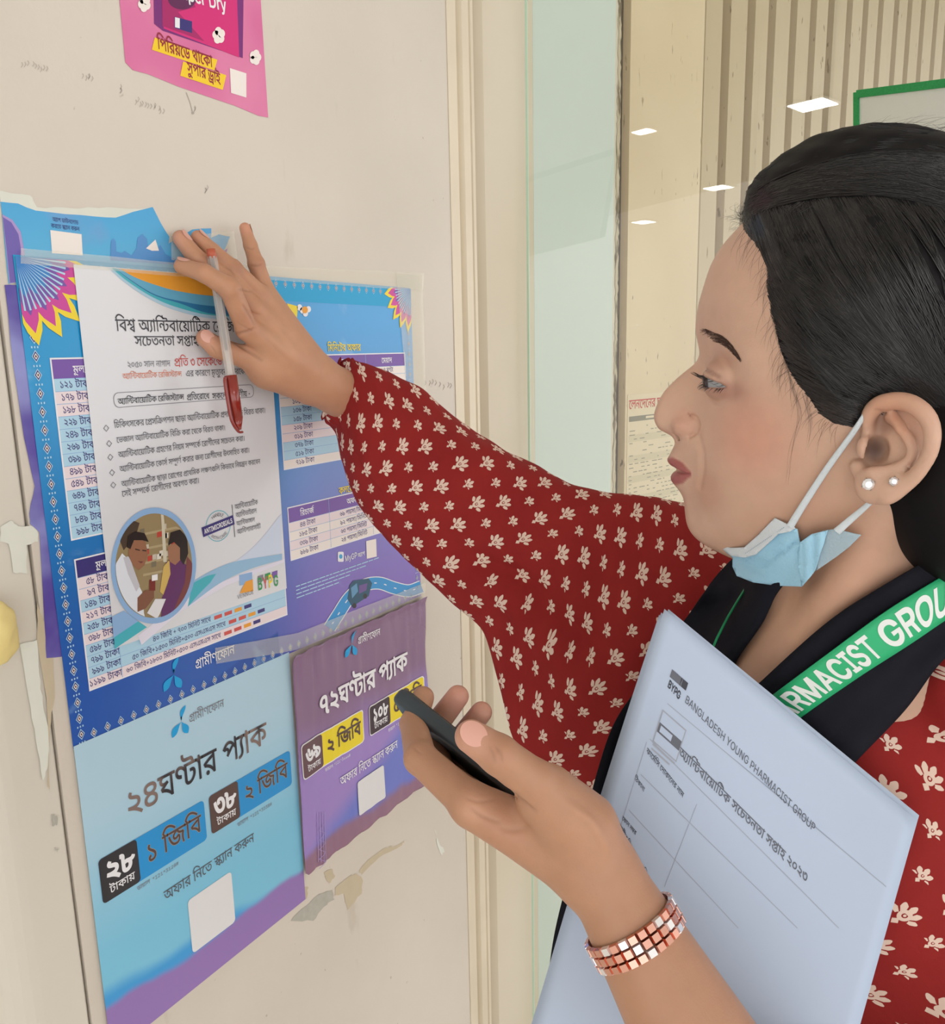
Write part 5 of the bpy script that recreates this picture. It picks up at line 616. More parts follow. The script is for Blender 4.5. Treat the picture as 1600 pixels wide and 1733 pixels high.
# the sheet with a green woven edge that shows above her head
m_white = mat('white_mesh_cloth', (222, 224, 218), .7, bump=.6, bump_scale=900)
m_green = mat('green_woven_tape', (40, 150, 84), .6, noise_amt=.35, noise_scale=400)
gs = empty('mesh_screen', tuple(at(1452, 220, 1.25)), 'white mesh sheet with a green woven border above the dark hair', 'screen')
A0 = at(1452, 156, 1.25); A1 = at(1640, 132, 1.08); D0 = at(1452, 340, 1.255); D1 = at(1640, 340, 1.085)
def slab(name, P, th, m, par):
    P = [Vector(p) for p in P]; n = (P[1]-P[0]).cross(P[3]-P[0]).normalized()*th
    V = P+[p+n for p in P]; o = mesh(name, V, [(0, 1, 2, 3), (7, 6, 5, 4), (0, 4, 5, 1), (1, 5, 6, 2), (2, 6, 7, 3), (3, 7, 4, 0)], m); keep(o, par); return o
bpy.context.view_layer.update()
slab('cloth', [A0, A1, D1, D0], .002, m_white, gs)
up = Vector((0, 0, 1)); dd = (Vector(A1)-Vector(A0)).normalized()
slab('border_tape', [Vector(A0)+up*.003, Vector(A1)+up*.003, Vector(A1)-up*.008, Vector(A0)-up*.008], -.003, m_green, gs)
slab('border_tape', [Vector(A0)-dd*.006, Vector(A0)+dd*.004, Vector(D0)+dd*.004, Vector(D0)-dd*.006], -.003, m_green, gs)
# sliding glass pane over pillar and board
m_glass, nt, b = newmat('glass', .02, .5)
nt.nodes.remove(b); out = nt.nodes['Material Output']
tr = nt.nodes.new('ShaderNodeBsdfTransparent'); tr.inputs[0].default_value = (.975, .985, .97, 1); gl = nt.nodes.new('ShaderNodeBsdfGlossy'); gl.inputs['Roughness'].default_value = .012
lw = nt.nodes.new('ShaderNodeFresnel'); lw.inputs[0].default_value = 1.45; mx = nt.nodes.new('ShaderNodeMixShader')
gm = nt.nodes.new('ShaderNodeNewGeometry'); ff = E(nt, lw.outputs[0])*(1.0-E(nt, gm.outputs['Backfacing'])); nt.links.new(ff.s, mx.inputs[0]); nt.links.new(tr.outputs[0], mx.inputs[1]); nt.links.new(gl.outputs[0], mx.inputs[2]); nt.links.new(mx.outputs[0], out.inputs[0])
m_gedge = mat('glass_edge', (196, 226, 206), .2, .6)
GO = .004
g0 = ps(897, GO)
gp = struct(empty('window_1', (0, 0, 0)))
boxm('pane', (g0, GO-.004, .2), (3.2, GO, 2.5), m_glass, gp)
boxm('pane_edge', (g0-.0009, GO-.004, .2), (g0, GO, 2.5), m_gedge, gp)
baked(gp)
# notice taped to the board
m_paper_b = mat('aged_paper', (224, 208, 180), .7, noise_amt=.02)
m_red = mat('red_ink', (196, 60, 56), .7); m_ink = mat('grey_ink', (158, 150, 130), .7); m_bar = mat('dark_bar', (138, 132, 114), .7); m_tint = mat('grey_tint', (212, 198, 170), .7)
ntc = empty('notice', (0, 0, 0), 'tall printed notice with a red Bengali heading taped behind the glass near her nose', 'notice')
def PN(px, py): return onpanel(px, py, OB)
nx0 = PN(1062, 700)[0]; nz1 = PN(1062, 668)[1]; nw = .215
boxm('sheet', (nx0, OB, nz1-.42), (nx0+nw, OB+.0008, nz1), m_paper_b, ntc)
pr = Print(ntc, lambda u, v, l: (u, OB+.0008+l, v))
a = PN(1064, 692)
pr.text('lettering', m_red, 'লেনদেনের চার্জ ও লিমিট', a, (nx0+nw-.03, a[1]), 1.3, bold=8)
pr.poly('lettering', m_bar, [(nx0+.004, a[1]-.022), (nx0+nw-.008, a[1]-.022), (nx0+nw-.008, a[1]-.013), (nx0+.004, a[1]-.013)], 0)
pr.poly('lettering', m_paper_b, [(nx0+.052, a[1]-.019), (nx0+.085, a[1]-.019), (nx0+.085, a[1]-.015), (nx0+.052, a[1]-.015)], 1)
rng = random.Random(5); z = a[1]-.032
for i in range(34):
    if i % 5 == 3: pr.poly('table_rows', m_tint, [(nx0+.003, z-.004), (nx0+nw-.006, z-.004), (nx0+nw-.006, z+.008), (nx0+.003, z+.008)], 0)
    x = nx0+.006
    while x < nx0+nw-.03:
        w = rng.uniform(.004, .016)
        if rng.random() < .62: pr.poly('table_rows', m_ink, [(x, z), (x+w, z), (x+w, z+.0016), (x, z+.0016)], 1)
        x += w+rng.uniform(.003, .012)
    z -= .0072
pr.build()
baked(ntc)
# floor, ceiling, ceiling lights
m_floor = mat('floor_tile', (228, 222, 212), .4, noise_amt=.05)
m_ceil = mat('ceiling_white', (205, 203, 198), .8)
struct(boxm('floor', (-2, -3, -.05), (5, 5, 0), m_floor)); struct(boxm('ceiling', (-2, -6, 2.6), (9, 5, 2.65), m_ceil))
m_lamp = bpy.data.materials.new('lamp_glow'); m_lamp.use_nodes = True; nn = m_lamp.node_tree; nn.nodes.remove(nn.nodes['Principled BSDF'])
em = nn.nodes.new('ShaderNodeEmission'); em.inputs[0].default_value = (1, .99, .97, 1); em.inputs[1].default_value = 22; nn.links.new(em.outputs[0], nn.nodes['Material Output'].inputs[0])
m_lf = mat('lamp_frame', (225, 225, 222), .4)
def lampat(px, py, ln, wd, ang=0, why=''):
    r = ray(px, py); n = np.array(NV); o = P0+n*GO; t = ((o-CAM)@n)/(r@n); q = CAM+r*t; r2 = r-2*(r@n)*n
    if r2[2] <= 0.01: return
    t2 = (2.585-q[2])/r2[2]; c = q+r2*t2
    t = empty('ceiling_light', (c[0], c[1], 2.6), 'flat ceiling light reflected as '+why, 'lamp', 'ceiling lights reflected in the glass')
    t.rotation_euler = (0, 0, ang)
    boxm('frame', (-ln/2-.02, -wd/2-.02, -.012), (ln/2+.02, wd/2+.02, 0), m_lf, t)
    boxm('diffuser', (-ln/2, -wd/2, -.016), (ln/2, wd/2, -.0121), m_lamp, t)
    return c
LA = math.atan2(dv[1], dv[0])
LAMPS = [lampat(1090, 223, .08, .10, LA, 'a clipped white patch high on the beige board'), lampat(1090, 376, .16, .15, LA, 'a thin patch lower on the beige board'),
         lampat(1216, 318, .14, .16, LA, 'a slanted strip beside the forehead'), lampat(1376, 178, .16, .17, LA, 'a broad strip above the hair'), lampat(1078, 550, .10, .10, LA, 'the smallest patch near the brow')]
# marks on the door leaf: plaster patches, tape residue, scratches
m_pl = mat('bare_plaster', (222, 224, 214), .8, noise_amt=.04, noise_scale=60)
m_res = mat('old_glue', (198, 184, 158), .6, noise_amt=.06, noise_scale=80); m_res2 = mat('grey_tape_rest', (178, 176, 166), .6, noise_amt=.15, noise_scale=140)
wl = bpy.data.objects['wall_left']
pw = Print(wl, lambda u, v, l: (l, u, v), base=.0003)
def PX(pts): return [W(*p) for p in pts]
def rag(pts, amp=2.0, seed=1, n=4):
    r = random.Random(seed); out = []
    for i in range(len(pts)):
        a = np.array(pts[i]); b2 = np.array(pts[(i+1) % len(pts)])
        for k in range(n): out.append(tuple(a+(b2-a)*k/n+np.array([r.uniform(-amp, amp), r.uniform(-amp, amp)])*(k > 0)))
    return out
for i, (m, pts) in enumerate([
    (m_pl, [(0, 892), (18, 880), (30, 890), (62, 888), (64, 916), (44, 922), (46, 970), (22, 968), (14, 920), (0, 916)]), (m_pl, [(33, 1090), (62, 1082), (66, 1140), (72, 1190), (84, 1240), (80, 1300), (72, 1320), (60, 1250), (48, 1180)]),
    (m_res, [(63, 1020), (88, 1090), (92, 1180), (84, 1235), (80, 1330), (84, 1340), (78, 1180), (62, 1080)]),
    (m_res2, [(87, 1377), (96, 1380), (97, 1395), (88, 1398)]), (m_res2, [(91, 1434), (101, 1437), (96, 1441)]),
    (m_pl, [(0, 322), (50, 330), (62, 350), (120, 352), (180, 350), (250, 352), (262, 362), (200, 380), (150, 376), (90, 372), (40, 352), (0, 345)]),
    (m_res, [(608, 1473), (622, 1455), (648, 1436), (662, 1430), (664, 1434), (684, 1422), (680, 1430), (640, 1452), (612, 1480)]),
    (m_res, [(567, 1502), (592, 1482), (604, 1478), (614, 1490), (612, 1512), (588, 1540), (582, 1512), (566, 1515)]),
    (m_res, [(549, 1475), (562, 1470), (567, 1482), (558, 1494), (551, 1486)]), (m_res, [(512, 1498), (522, 1502), (519, 1520), (512, 1520)]),
    (m_res2, [(500, 1548), (540, 1512), (562, 1506), (566, 1522), (548, 1534), (530, 1558), (492, 1558)]),
    (m_pl, [(735, 1402), (741, 1420), (752, 1440), (748, 1447), (740, 1430)]),
]):
    pw.poly('paint_patch', m, PX(rag(pts, 1.6, i)), i % 3)
m_pencil = mat('pencil_mark', (176, 168, 160), .8)
rng = random.Random(8)
for cx, cy, k, sz in ((62, 112, 9, 9), (255, 178, 12, 7), (205, 150, 3, 3), (150, 130, 5, 6), (745, 650, 8, 10), (350, 320, 3, 4), (330, 185, 2, 3)):
    for i in range(k):
        x = cx+(i-k/2)*sz*.6+rng.uniform(-2, 2); y = cy+rng.uniform(-4, 4)+(i-k/2)*1.5
        pw.poly('pencil_marks', m_pencil, PX(stroke([(x, y-4), (x+2, y), (x-1, y+5)], .9)), 0)
pw.poly('pencil_marks', m_pencil, PX(stroke([(315, 156), (321, 172), (326, 190)], 1.2)), 0); pw.poly('pencil_marks', m_pencil, PX(circle(326, 191, 2.4, n=10)), 1)
pw.build()
# plaster lump on the jamb at the far left
m_yel = mat('yellowed_foam', (228, 208, 140), .6, noise_amt=.08, noise_scale=60, bump=.5, bump_scale=90)
bm = bmesh.new(); bmesh.ops.create_icosphere(bm, subdivisions=4, radius=1)
q = onwall(-6, 1070, .012)
for v in bm.verts:
    n = noise.noise(v.co*2.1)*.16; v.co = Vector((v.co.x*.012, v.co.y*.014, v.co.z*.024))*(1+n)
o = bmobj('door_stopper', bm, m_yel, None, True); o.location = (q[0], q[1], q[2]); tag(o, 'yellowed foam lump stuck at the left edge beside the blue poster', 'foam')
# ================================================================ posters on the door leaf (wall plane x = 0)
def sheet(name, outline, x0, m, parent=None, th=.0002, wr=None, cell=None, uv=False):
    """thin printed sheet: outline in (y, z)"""
    V2, tri = fill2d([list(outline)]); bm = bmesh.new(); vs = [bm.verts.new((0, u, v)) for u, v in V2]
    for t in tri:
        try: bm.faces.new([vs[i] for i in t])
        except ValueError: pass
    if cell:
        for ax in (1, 2):
            lo = min(p[ax-1] for p in outline); hi = max(p[ax-1] for p in outline); k = math.ceil(lo/cell)
            while k*cell < hi:
                co = [0, 0, 0]; co[ax] = k*cell; no = [0, 0, 0]; no[ax] = 1
                bmesh.ops.bisect_plane(bm, geom=bm.verts[:]+bm.edges[:]+bm.faces[:], plane_co=co, plane_no=no); k += 1
    for f in bm.faces:
        f.normal_update()
        if f.normal.x < 0: f.normal_flip()
    r = bmesh.ops.extrude_face_region(bm, geom=bm.faces[:]); top = [e for e in r['geom'] if isinstance(e, bmesh.types.BMVert)]
    tops = set(top)
    for v in bm.verts: v.co.x = (wr(v.co.y, v.co.z) if wr else 0)+x0+(th if v in tops else 0)
    bmesh.ops.recalc_face_normals(bm, faces=bm.faces[:])
    return bmobj(name, bm, m, parent, smooth=bool(wr))
def gloss(m, rough=.3, spec=.5): m.node_tree.nodes['Principled BSDF'].inputs['Roughness'].default_value = rough; m.node_tree.nodes['Principled BSDF'].inputs['Specular IOR Level'].default_value = spec; return m
def ink(name, c, rough=.4): return mat('ink_'+name, c, rough, .4)
I = dict(white=ink('white', (236, 236, 240)), black=ink('black', (48, 46, 52)), grey=ink('grey', (92, 92, 100)), lgrey=ink('light_grey', (128, 128, 136)), blue=ink('blue', (28, 142, 206)), lblue=ink('pale_blue', (176, 214, 236)),
    navy=ink('navy', (58, 50, 120)), purple=ink('purple', (120, 84, 168)), yellow=ink('yellow', (240, 214, 50)), orange=ink('orange', (234, 160, 48)), cream=ink('cream', (240, 232, 226)), pinkish=ink('pinkish', (236, 222, 226)),
    teal=ink('teal', (70, 178, 194)), red=ink('red', (206, 84, 78)), magenta=ink('magenta', (204, 70, 156)), green=ink('green', (50, 150, 80)), rim=ink('rim_blue', (140, 178, 222)), brown=ink('brown', (88, 66, 62)), gold=ink('gold', (186, 164, 128)),
    sky=ink('sky', (60, 170, 222)), lilac=ink('lilac', (172, 150, 206)), deep=ink('deep', (70, 46, 80)))
# ---- pink poster at the top
m_pink, nt, b = newmat('pink_poster', .35)
X, Y, Z, tc = coords(nt)
c = mixc(nt, tex_noise(nt, tc, 8, 2).ramp(.3, .7), (214, 108, 158), (228, 138, 176)); nt.links.new(c, b.inputs['Base Color'])
pk = empty('poster', (.0, .51, 1.72), 'pink poster at the top with a magenta pack and yellow lettering', 'poster')
k0, k1 = .4445, .5925
keep(sheet('sheet', [(k0, 1.95), (k0, 1.702), (k0+.006, 1.698), (k0+.02, 1.6985), (k0+.05, 1.696), (k1-.04, 1.6945), (k1-.012, 1.692), (k1, 1.693), (k1, 1.95)][::-1], .0003, m_pink), pk)
P = Print(pk, lambda u, v, l: (.0005+l, u-.51, v-1.72))
mg = ink('hot_pink', (212, 44, 122)); mp = ink('plum', (120, 44, 120)); mb = ink('berry', (168, 36, 104)); mye = ink('poster_yellow', (244, 206, 44)); mred = ink('maroon', (150, 40, 60))
P.poly('pack_picture', mp, PX([(258, -60), (260, 40), (275, 52), (410, 98), (412, -60)]), 0)
P.poly('pack_picture', mg, PX([(272, -60), (276, 48), (404, 97), (398, -60)]), 1)
P.poly('pack_picture', mb, PX([(272, -60), (274, 44), (345, 70), (300, 20), (330, 12), (318, -20), (322, -60)]), 2)
P.poly('pack_picture', ink('cap', (96, 36, 84)), PX(circle(307, -2, 24, 18)), 3)
P.poly('pack_picture', I['navy'], PX([(294, 28), (324, 36), (324, 56), (294, 47)]), 3)
P.poly('pack_picture', I['white'], PX([(295, 29), (303, 31), (303, 48), (295, 46)]), 4)
P.text('lettering', I['white'], 'Super Dry', W(292, -7), W(383, 20), 1.15, bold=26, layer=5)
P.text('lettering', I['white'], '6', W(296.5, 42), W(301.5, 43.5), 1.2, bold=30, layer=5)
for cx, cy, s in ((369, 60, 12), (243, 6, 12), (431, 97, 11)):
    for k in range(5):
        a = k*1.257+cx; P.poly('cotton_flower', I['cream'], PX(circle(cx+s*.42*math.cos(a), cy+s*.6*math.sin(a), s*.5, s*.62, 14)), 5+k % 2)
P.poly('yellow_band', mye, PX([(261, 63), (367, 101), (362, 119), (256, 84)]), 1)
P.poly('yellow_band', mye, PX([(309, 104), (382, 127), (376, 152), (304, 128)]), 2)
P.text('lettering', mred, 'পিরিয়ডে থাকো', W(266, 82), W(359, 114), 1.5, bold=16, layer=4)
P.text('lettering', mred, 'সুপার ড্রাই', W(316, 122), W(372, 142), 1.5, bold=16, layer=4)
P.poly('label_patch', I['cream'], PX([(388, 115), (416, 124), (416, 165), (390, 157)]), 2)
P.build()
# ---- torn sky-blue poster underneath
m_torn, nt, b = newmat('torn_blue_poster', .38)
X, Y, Z, tc = coords(nt)
c = mixc(nt, Z.ramp(1.53, 1.60), (96, 184, 226), (74, 166, 220)); c = mixc(nt, tex_noise(nt, tc, 20, 3).ramp(.55, .7)*.5, c, (120, 160, 214)); nt.links.new(c, b.inputs['Base Color'])
tp = empty('poster', (0, .42, 1.57), 'torn sky-blue poster remnant with ragged top edge above the blue price poster', 'poster')
tor = [(0, 341), (30, 344), (60, 356), (110, 362), (160, 366), (195, 368), (225, 358), (258, 350), (266, 366), (278, 388), (286, 400), (285, 412), (300, 402), (325, 388), (357, 386), (356, 402), (370, 396), (389, 400), (384, 412), (378, 425), (366, 440), (380, 470), (40, 476), (14, 480), (8, 420), (3, 362)]
keep(sheet('sheet', PX(rag(tor, .8, 3, 2))[::-1], .0003, m_torn), tp)
P = Print(tp, lambda u, v, l: (.0005+l, u, v-0)); P.pos = lambda u, v, l: (.0005+l, u-.42, v-1.57)
P.poly('arch_picture', I['lilac'], PX([(2, 362), (20, 372), (34, 392), (40, 424), (42, 476), (15, 479), (9, 420), (3, 364)]), 1)
P.poly('arch_picture', ink('arch_purple', (112, 96, 176)), PX([(2, 366), (18, 376), (30, 396), (35, 424), (36, 476), (16, 478), (10, 420), (4, 368)]), 2)
P.poly('label_patch', I['cream'], PX([(84, 389), (137, 396), (139, 432), (87, 428)]), 1)
P.text('lettering', I['navy'], 'অ্যাপ ডাউনলোড', W(88, 374), W(132, 380), 1.5, layer=2); P.text('lettering', I['navy'], 'করতে স্ক্যান করুন', W(86, 385), W(134, 391), 1.5, layer=2)
sk = ink('skyline', (84, 146, 208))
P.poly('skyline', sk, PX([(186, 434), (187, 408), (191, 403), (195, 408), (196, 425), (205, 428), (210, 424), (222, 432), (230, 420), (232, 402), (240, 396), (248, 404), (250, 420), (262, 424), (270, 414), (280, 430), (300, 440), (300, 448), (186, 440)]), 1)
P.poly('torn_corner', I['cream'], PX([(246, 420), (262, 405), (268, 424), (256, 424)]), 3)
P.poly('purple_print', ink('torn_purple', (170, 100, 180)), PX([(370, 430), (384, 420), (380, 436), (372, 440)]), 2)
P.build()
pw2 = empty('poster', (0, .35, 1.4), 'narrow purple poster edge showing left of the large blue price poster', 'poster')
m_pe, nt, b = newmat('purple_edge', .4)
X, Y, Z, tc = coords(nt)
c = mixc(nt, tex_noise(nt, tc, 9, 4).ramp(.4, .62), (88, 72, 160), (146, 150, 208)); nt.links.new(c, b.inputs['Base Color'])
keep(sheet('sheet', PX(rag([(7, 482), (30, 482), (120, 1108), (78, 1113), (75, 1060), (66, 900), (50, 886), (49, 868), (58, 822), (40, 740), (22, 620)], 1.0, 4, 3)), .0005, m_pe), pw2)
# ---- large blue price poster
B0, B1 = .3375, .803; Z0, Z1 = 1.180, 1.5515
m_big, nt, b = newmat('blue_price_poster', .3, .5)
X, Y, Z, tc = coords(nt)
c1 = mixc(nt, Z.ramp(1.22, 1.50), (34, 88, 176), (16, 150, 210))
c2 = mixc(nt, Z.ramp(1.20, 1.52), (128, 104, 190), (70, 160, 222))
c = mixc(nt, Y.ramp(.50, .66), c1, c2)
c = mixc(nt, (Z-(Y-.57)*.25).ramp(1.212, 1.208)*Y.lt(.56), c, (24, 76, 164))
wr = tex_noise(nt, tc, 14, 5, dist=.6); c = mixc(nt, wr.ramp(.62, .72)*.35, c, (150, 196, 232)); nt.links.new(c, b.inputs['Base Color']); setbump(nt, b, wr, .15, .002)
bp = empty('poster', (0, .57, 1.36), 'large blue price poster with tables and a bright corner flower at each top corner', 'poster')
XB = .0010
keep(sheet('sheet', [(B0, Z0), (B1, Z0), (B1, Z1), (B0, Z1)], XB, m_big), bp)
P = Print(bp, lambda u, v, l: (XB+.0002+l, u-.57, v-1.36))
# top band
P.poly('band', ink('band_blue', (14, 160, 212)), [(B0, Z1-.0005), (B0, Z1-.022), (B1, Z1-.022), (B1, Z1-.0005)], 0)
def eye(x, y, r, vert):
    for rr, mm, ly in ((1, I['lblue'], 2), (.78, I['navy'], 3), (.5, I['cream'], 4), (.26, I['brown'], 5)):
        P.poly('border_pattern', mm, [(x, y+r*rr*1.1), (x+r*rr*.72, y), (x, y-r*rr*1.1), (x-r*rr*.72, y)], ly)
    for k in (-1, 0, 1):
        if vert: P.poly('border_pattern', I['lblue'], [(x+k*.0022-.0005, y-r*1.45), (x+k*.0022+.0005, y-r*1.45), (x+k*.0022+.0005, y-r*1.8), (x+k*.0022-.0005, y-r*1.8)], 2)
z = 1.495
while z > Z0+.006: eye(B0+.0075, z, .0042, True); z -= .0133
z = 1.50
while z > Z0+.01: eye(B1-.0075, z, .0034, True); z -= .0118
y = B0+.018
while y < B1-.012: eye(y, Z0+.0062, .0040, False); y += .0122
y = B0+.055
while y < B1-.045: eye(y, Z1-.0062, .0034, False); y += .0122
def flower(cx, cy, R, a0, a1, n, tg=''):
    for rr, mm, ly in ((1.0, I['yellow'], 6), (.86, I['magenta'], 7), (.66, I['purple'], 8), (.46, ink('flower_blue', (60, 130, 200)), 9)):
        pts = [(cx, cy)]
        for k in range(n):
            t0 = a0+(a1-a0)*k/n; t1 = a0+(a1-a0)*(k+1)/n; tm = (t0+t1)/2
            for t, q in ((t0, .74), (t0*.7+tm*.3, .84), (tm, 1.0), (t1*.7+tm*.3, .84), (t1, .74)): pts.append((cx+R*rr*q*math.cos(t), cy+R*rr*q*math.sin(t)))
        P.poly('corner_flower'+tg, mm, pts, ly)
    for k in range(14):
        t = a0+(a1-a0)*(k+.5)/14; P.poly('corner_flower'+tg, I['lblue'], [(cx+R*.12*math.cos(t), cy+R*.12*math.sin(t)), (cx+R*.6*math.cos(t+.03), cy+R*.6*math.sin(t+.03)), (cx+R*.6*math.cos(t-.01), cy+R*.6*math.sin(t-.01))], 10)
flower(B0+.001, Z1-.001, .062, -math.pi/2, 0, 5, '#1')
flower(B1-.001, Z1-.001, .050, -math.pi, -math.pi/2, 5, '#2')
def table(x0, x1, ztop, rh, rows, head, hc, fills, cols, txt, hh=None, ts=.0062, col=None):
    """rows of printed cells"""
    hh = hh or rh*1.25; P.poly('table', I['white'], [(x0-.0012, ztop+.0012), (x1+.0012, ztop+.0012), (x1+.0012, ztop-hh-rh*len(rows)-.0012), (x0-.0012, ztop-hh-rh*len(rows)-.0012)], 1)
    P.poly('table', hc, [(x0, ztop), (x1, ztop), (x1, ztop-hh), (x0, ztop-hh)], 2)
    for (t, u) in head:
        adv = textrun(t)[2]; w = adv*ts*1.12/1000; P.text('lettering', I['white'], t, (u-w/2, ztop-hh*.72), (u+w/2, ztop-hh*.72), 1.15, bold=12, layer=4)
    for i, r in enumerate(rows):
        za = ztop-hh-rh*i; P.poly('table', fills[i % len(fills)], [(x0, za), (x1, za), (x1, za-rh), (x0, za-rh)], 2)
        P.poly('table', I['rim'], [(x0, za), (x1, za), (x1, za-.0004), (x0, za-.0004)], 3)
        for t, u in zip(r, cols):
            if not t: continue
            parts = [t]; adv = sum(textrun(q)[2] for q in parts); w = adv*ts/1000
            P.text('lettering', col or I['navy'], t, (u-w/2, za-rh*.76), (u+w/2, za-rh*.76), 1.1, bold=4, layer=4)
    for c in cols[1:]: pass
r1 = '১২১ ১৭৯ ১৯৮ ২২৯ ২৪৯ ২৬৯ ৩৯৯ ৪৯৯ ৫৪৯ ৬৪৯ ৭৪৯ ৮৪৯ ৯৯৮'.split(); r2 = '৫৮ ৯৭ ১৪৯ ২১৭ ২৫৮ ৩৯৮ ৫৯৮ ৭৯৯ ৯৯৯ ১১৯৯'.split()
yt0 = W(97, 640)[0]; A = W(85, 608); Bq = W(118, 912)
def twocol(x0, x1, ztop, zbot, nums, head, hc, nr):
    n = len(nums); hh = (ztop-zbot)/(n+1.5)*1.5; rh = (ztop-zbot-hh)/n
    fl = [I['lblue'], I['pinkish'], I['pinkish'], I['lblue'], I['lblue'], I['lblue']] if n > 11 else [I['pinkish'], I['pinkish'], I['lblue'], I['pinkish'], I['lblue'], I['pinkish'], I['lblue'], I['lblue'], I['lblue'], I['pinkish']]
    table(x0, x1, ztop, rh, [('',)]*n, [(head, x0+.0215)], hc, fl, [0], 0, hh=hh)
    for i, t in enumerate(nums):
        za = ztop-hh-rh*i-rh*.76; wn = textrun(t)[2]*.0000060; P.text('lettering', I['navy'], t, (x0+nr-wn, za), (x0+nr, za), 1.35, bold=5, layer=4)
        P.text('lettering', I['navy'], 'টাকা', (x0+nr+.0020, za), (x0+nr+.0150, za), 1.15, bold=8, layer=4)
T1z = A[1]; T1b = Bq[1]; tx0 = A[0]
twocol(tx0, tx0+.16, T1z, T1b, r1, 'মূল্য', I['purple'], .0145)
C0 = W(126, 948); C1 = W(143, 1169)
twocol(C0[0], .573, C0[1], C1[1], r2, 'মূল্য', I['navy'], .0135)
def _col(px, z):
    lo, hi = .2, 1.2                      # y whose projection at height z falls in column px
    for _ in range(40):
        m = (lo+hi)/2; c = RW.T@(np.array([0, m, z])-CAM); x = 800+FPX*c[0]/-c[2]
        if x < px: lo = m
        else: hi = m
    return lo
n = 10; hh = (C0[1]-C1[1])/11.5*1.5; rh = (C0[1]-C1[1]-hh)/n
for i, t, pa, pb in ((7, '৪০ জিবি + ৭০০ মিনিট সাথে', 257, 355), (8, '৫০ জিবি+১৫০০ মিনিট+৫০০ এসএমএস সাথে', 222, 380), (9, '৬০ জিবি+১৮০০ মিনিট+৫০০ এসএমএস সাথে', 212, 372)):
    za = C0[1]-hh-rh*i-rh*.76; u0 = _col(pa, za); u1 = _col(pb, za)
    P.text('lettering', I['navy'], t, (u0, za), (u1, za), 1.25, bold=5, layer=4)
    for k, mm in enumerate((I['red'], I['red'], I['orange'], I['navy'])): P.poly('logo', mm, [(u1+.004+k*.012, za), (u1+.013+k*.012, za), (u1+.013+k*.012, za+.0035), (u1+.004+k*.012, za+.0035)], 4)
u = _col(205, C1[1]); P.poly('table', I['rim'], [(u, C0[1]-hh), (u+.0005, C0[1]-hh), (u+.0005, C1[1]), (u, C1[1])], 3)
# right-hand tables
R0 = W(470, 640)[0]; R1 = W(683, 600)[0]
def rz(px, py): return W(px, py)[1]
P.text('lettering', I['yellow'], 'মিনিটের অফার', W(553, 594), (W(609, 597)[0], W(553, 594)[1]), 1.25, bold=16, layer=5)
zt = W(600, 600)[1]; zb = W(480, 793)[1]
rowsr = [('', '', '২৪ ঘণ্টা'), ('', '', '৭ দিন'), ('', '', ''), ('১০৯ টাকা', '', ''), ('১৩৬ টাকা', '', ''), ('১৫৮ টাকা', '', ''), ('২০৯ টাকা', '', ''), ('৩১৯ টাকা', '', ''), ('৩৭৯ টাকা', '', ''), ('৫১৯ টাকা', '', ''), ('৭১৯ টাকা', '', '')]
hh = .0135; rh = (zt-hh-zb)/len(rowsr); u1 = W(510, 700)[0]; u3 = W(653, 610)[0]; u2 = W(585, 600)[0]
table(R0, R1, zt, rh, rowsr, [('মূল্য', u1), ('অফার', u2), ('মেয়াদ', u3)], I['purple'], [I['cream'], I['cream'], I['cream'], I['cream'], I['lblue'], I['lblue'], I['pinkish'], I['pinkish'], I['lblue'], I['lblue'], I['cream']], [u1, u2, u3], 0, hh=hh, ts=.0068)
for u in (W(617, 610)[0],): P.poly('table', I['rim'], [(u, zt), (u+.0005, zt), (u+.0005, zb), (u, zb)], 3)
q0 = W(486, 860); q1 = W(490, 947)
P.text('lettering', I['yellow'], 'কলরেট অফার', (W(572, 834)[0], W(572, 836)[1]), (W(625, 830)[0], W(572, 836)[1]), 1.25, bold=16, layer=5)
rr = [('৪৪ টাকা', '৬৯ পয়সা/মিনিট', ''), ('১৮৫ টাকা', '৯২ পয়সা/মিনিট', ''), ('৩৩৯ টাকা', '৬৩ পয়সা/মিনিট', ''), ('৯৮৯ টাকা', '২৪ পয়সা/মিনিট', '')]
hh = .0145; rh = (q0[1]-hh-q1[1])/4; ua = W(520, 900)[0]; ub = W(597, 880)[0]; uc = W(660, 870)[0]
table(q0[0], R1, q0[1], rh, rr, [('রিচার্জ', ua), ('অফার', ub)], I['purple'], [I['pinkish'], I['cream']], [ua, ub, uc], 0, hh=hh, ts=.0068)
for u in (W(556, 880)[0], W(629, 870)[0]): P.poly('table', I['rim'], [(u, q0[1]), (u+.0005, q0[1]), (u+.0005, q1[1]), (u, q1[1])], 3)
# app mark, small print, coach and road, telecom logo
P.poly('logo', I['white'], PX(rrect(570, 933, 580, 950, 2)), 3); P.poly('logo', I['sky'], PX(circle(575, 941, 3, 4, 10)), 4)
P.text('lettering', I['white'], 'MyGP', W(582, 950), (W(603, 945)[0], W(582, 950)[1]), 1.2, bold=14, layer=4); P.text('lettering', I['white'], 'অ্যাপ', (W(604, 945)[0], W(582, 950)[1]), (W(616, 941)[0], W(582, 950)[1]), 1.2, bold=14, layer=4)
P.poly('label_patch', I['cream'], PX([(618, 915), (635, 911), (636, 941), (619, 945)]), 3)
rng = random.Random(3)
for i in range(4):
    za = W(499, 993+i*6.5)[1]; u = W(499, 990)[0]; ue = W(640-i*25, 950)[0]
    while u < ue: w = rng.uniform(.004, .012); P.poly('small_print', I['lblue'], [(u, za), (u+w, za), (u+w, za+.0011), (u, za+.0011)], 2); u += w+.0012
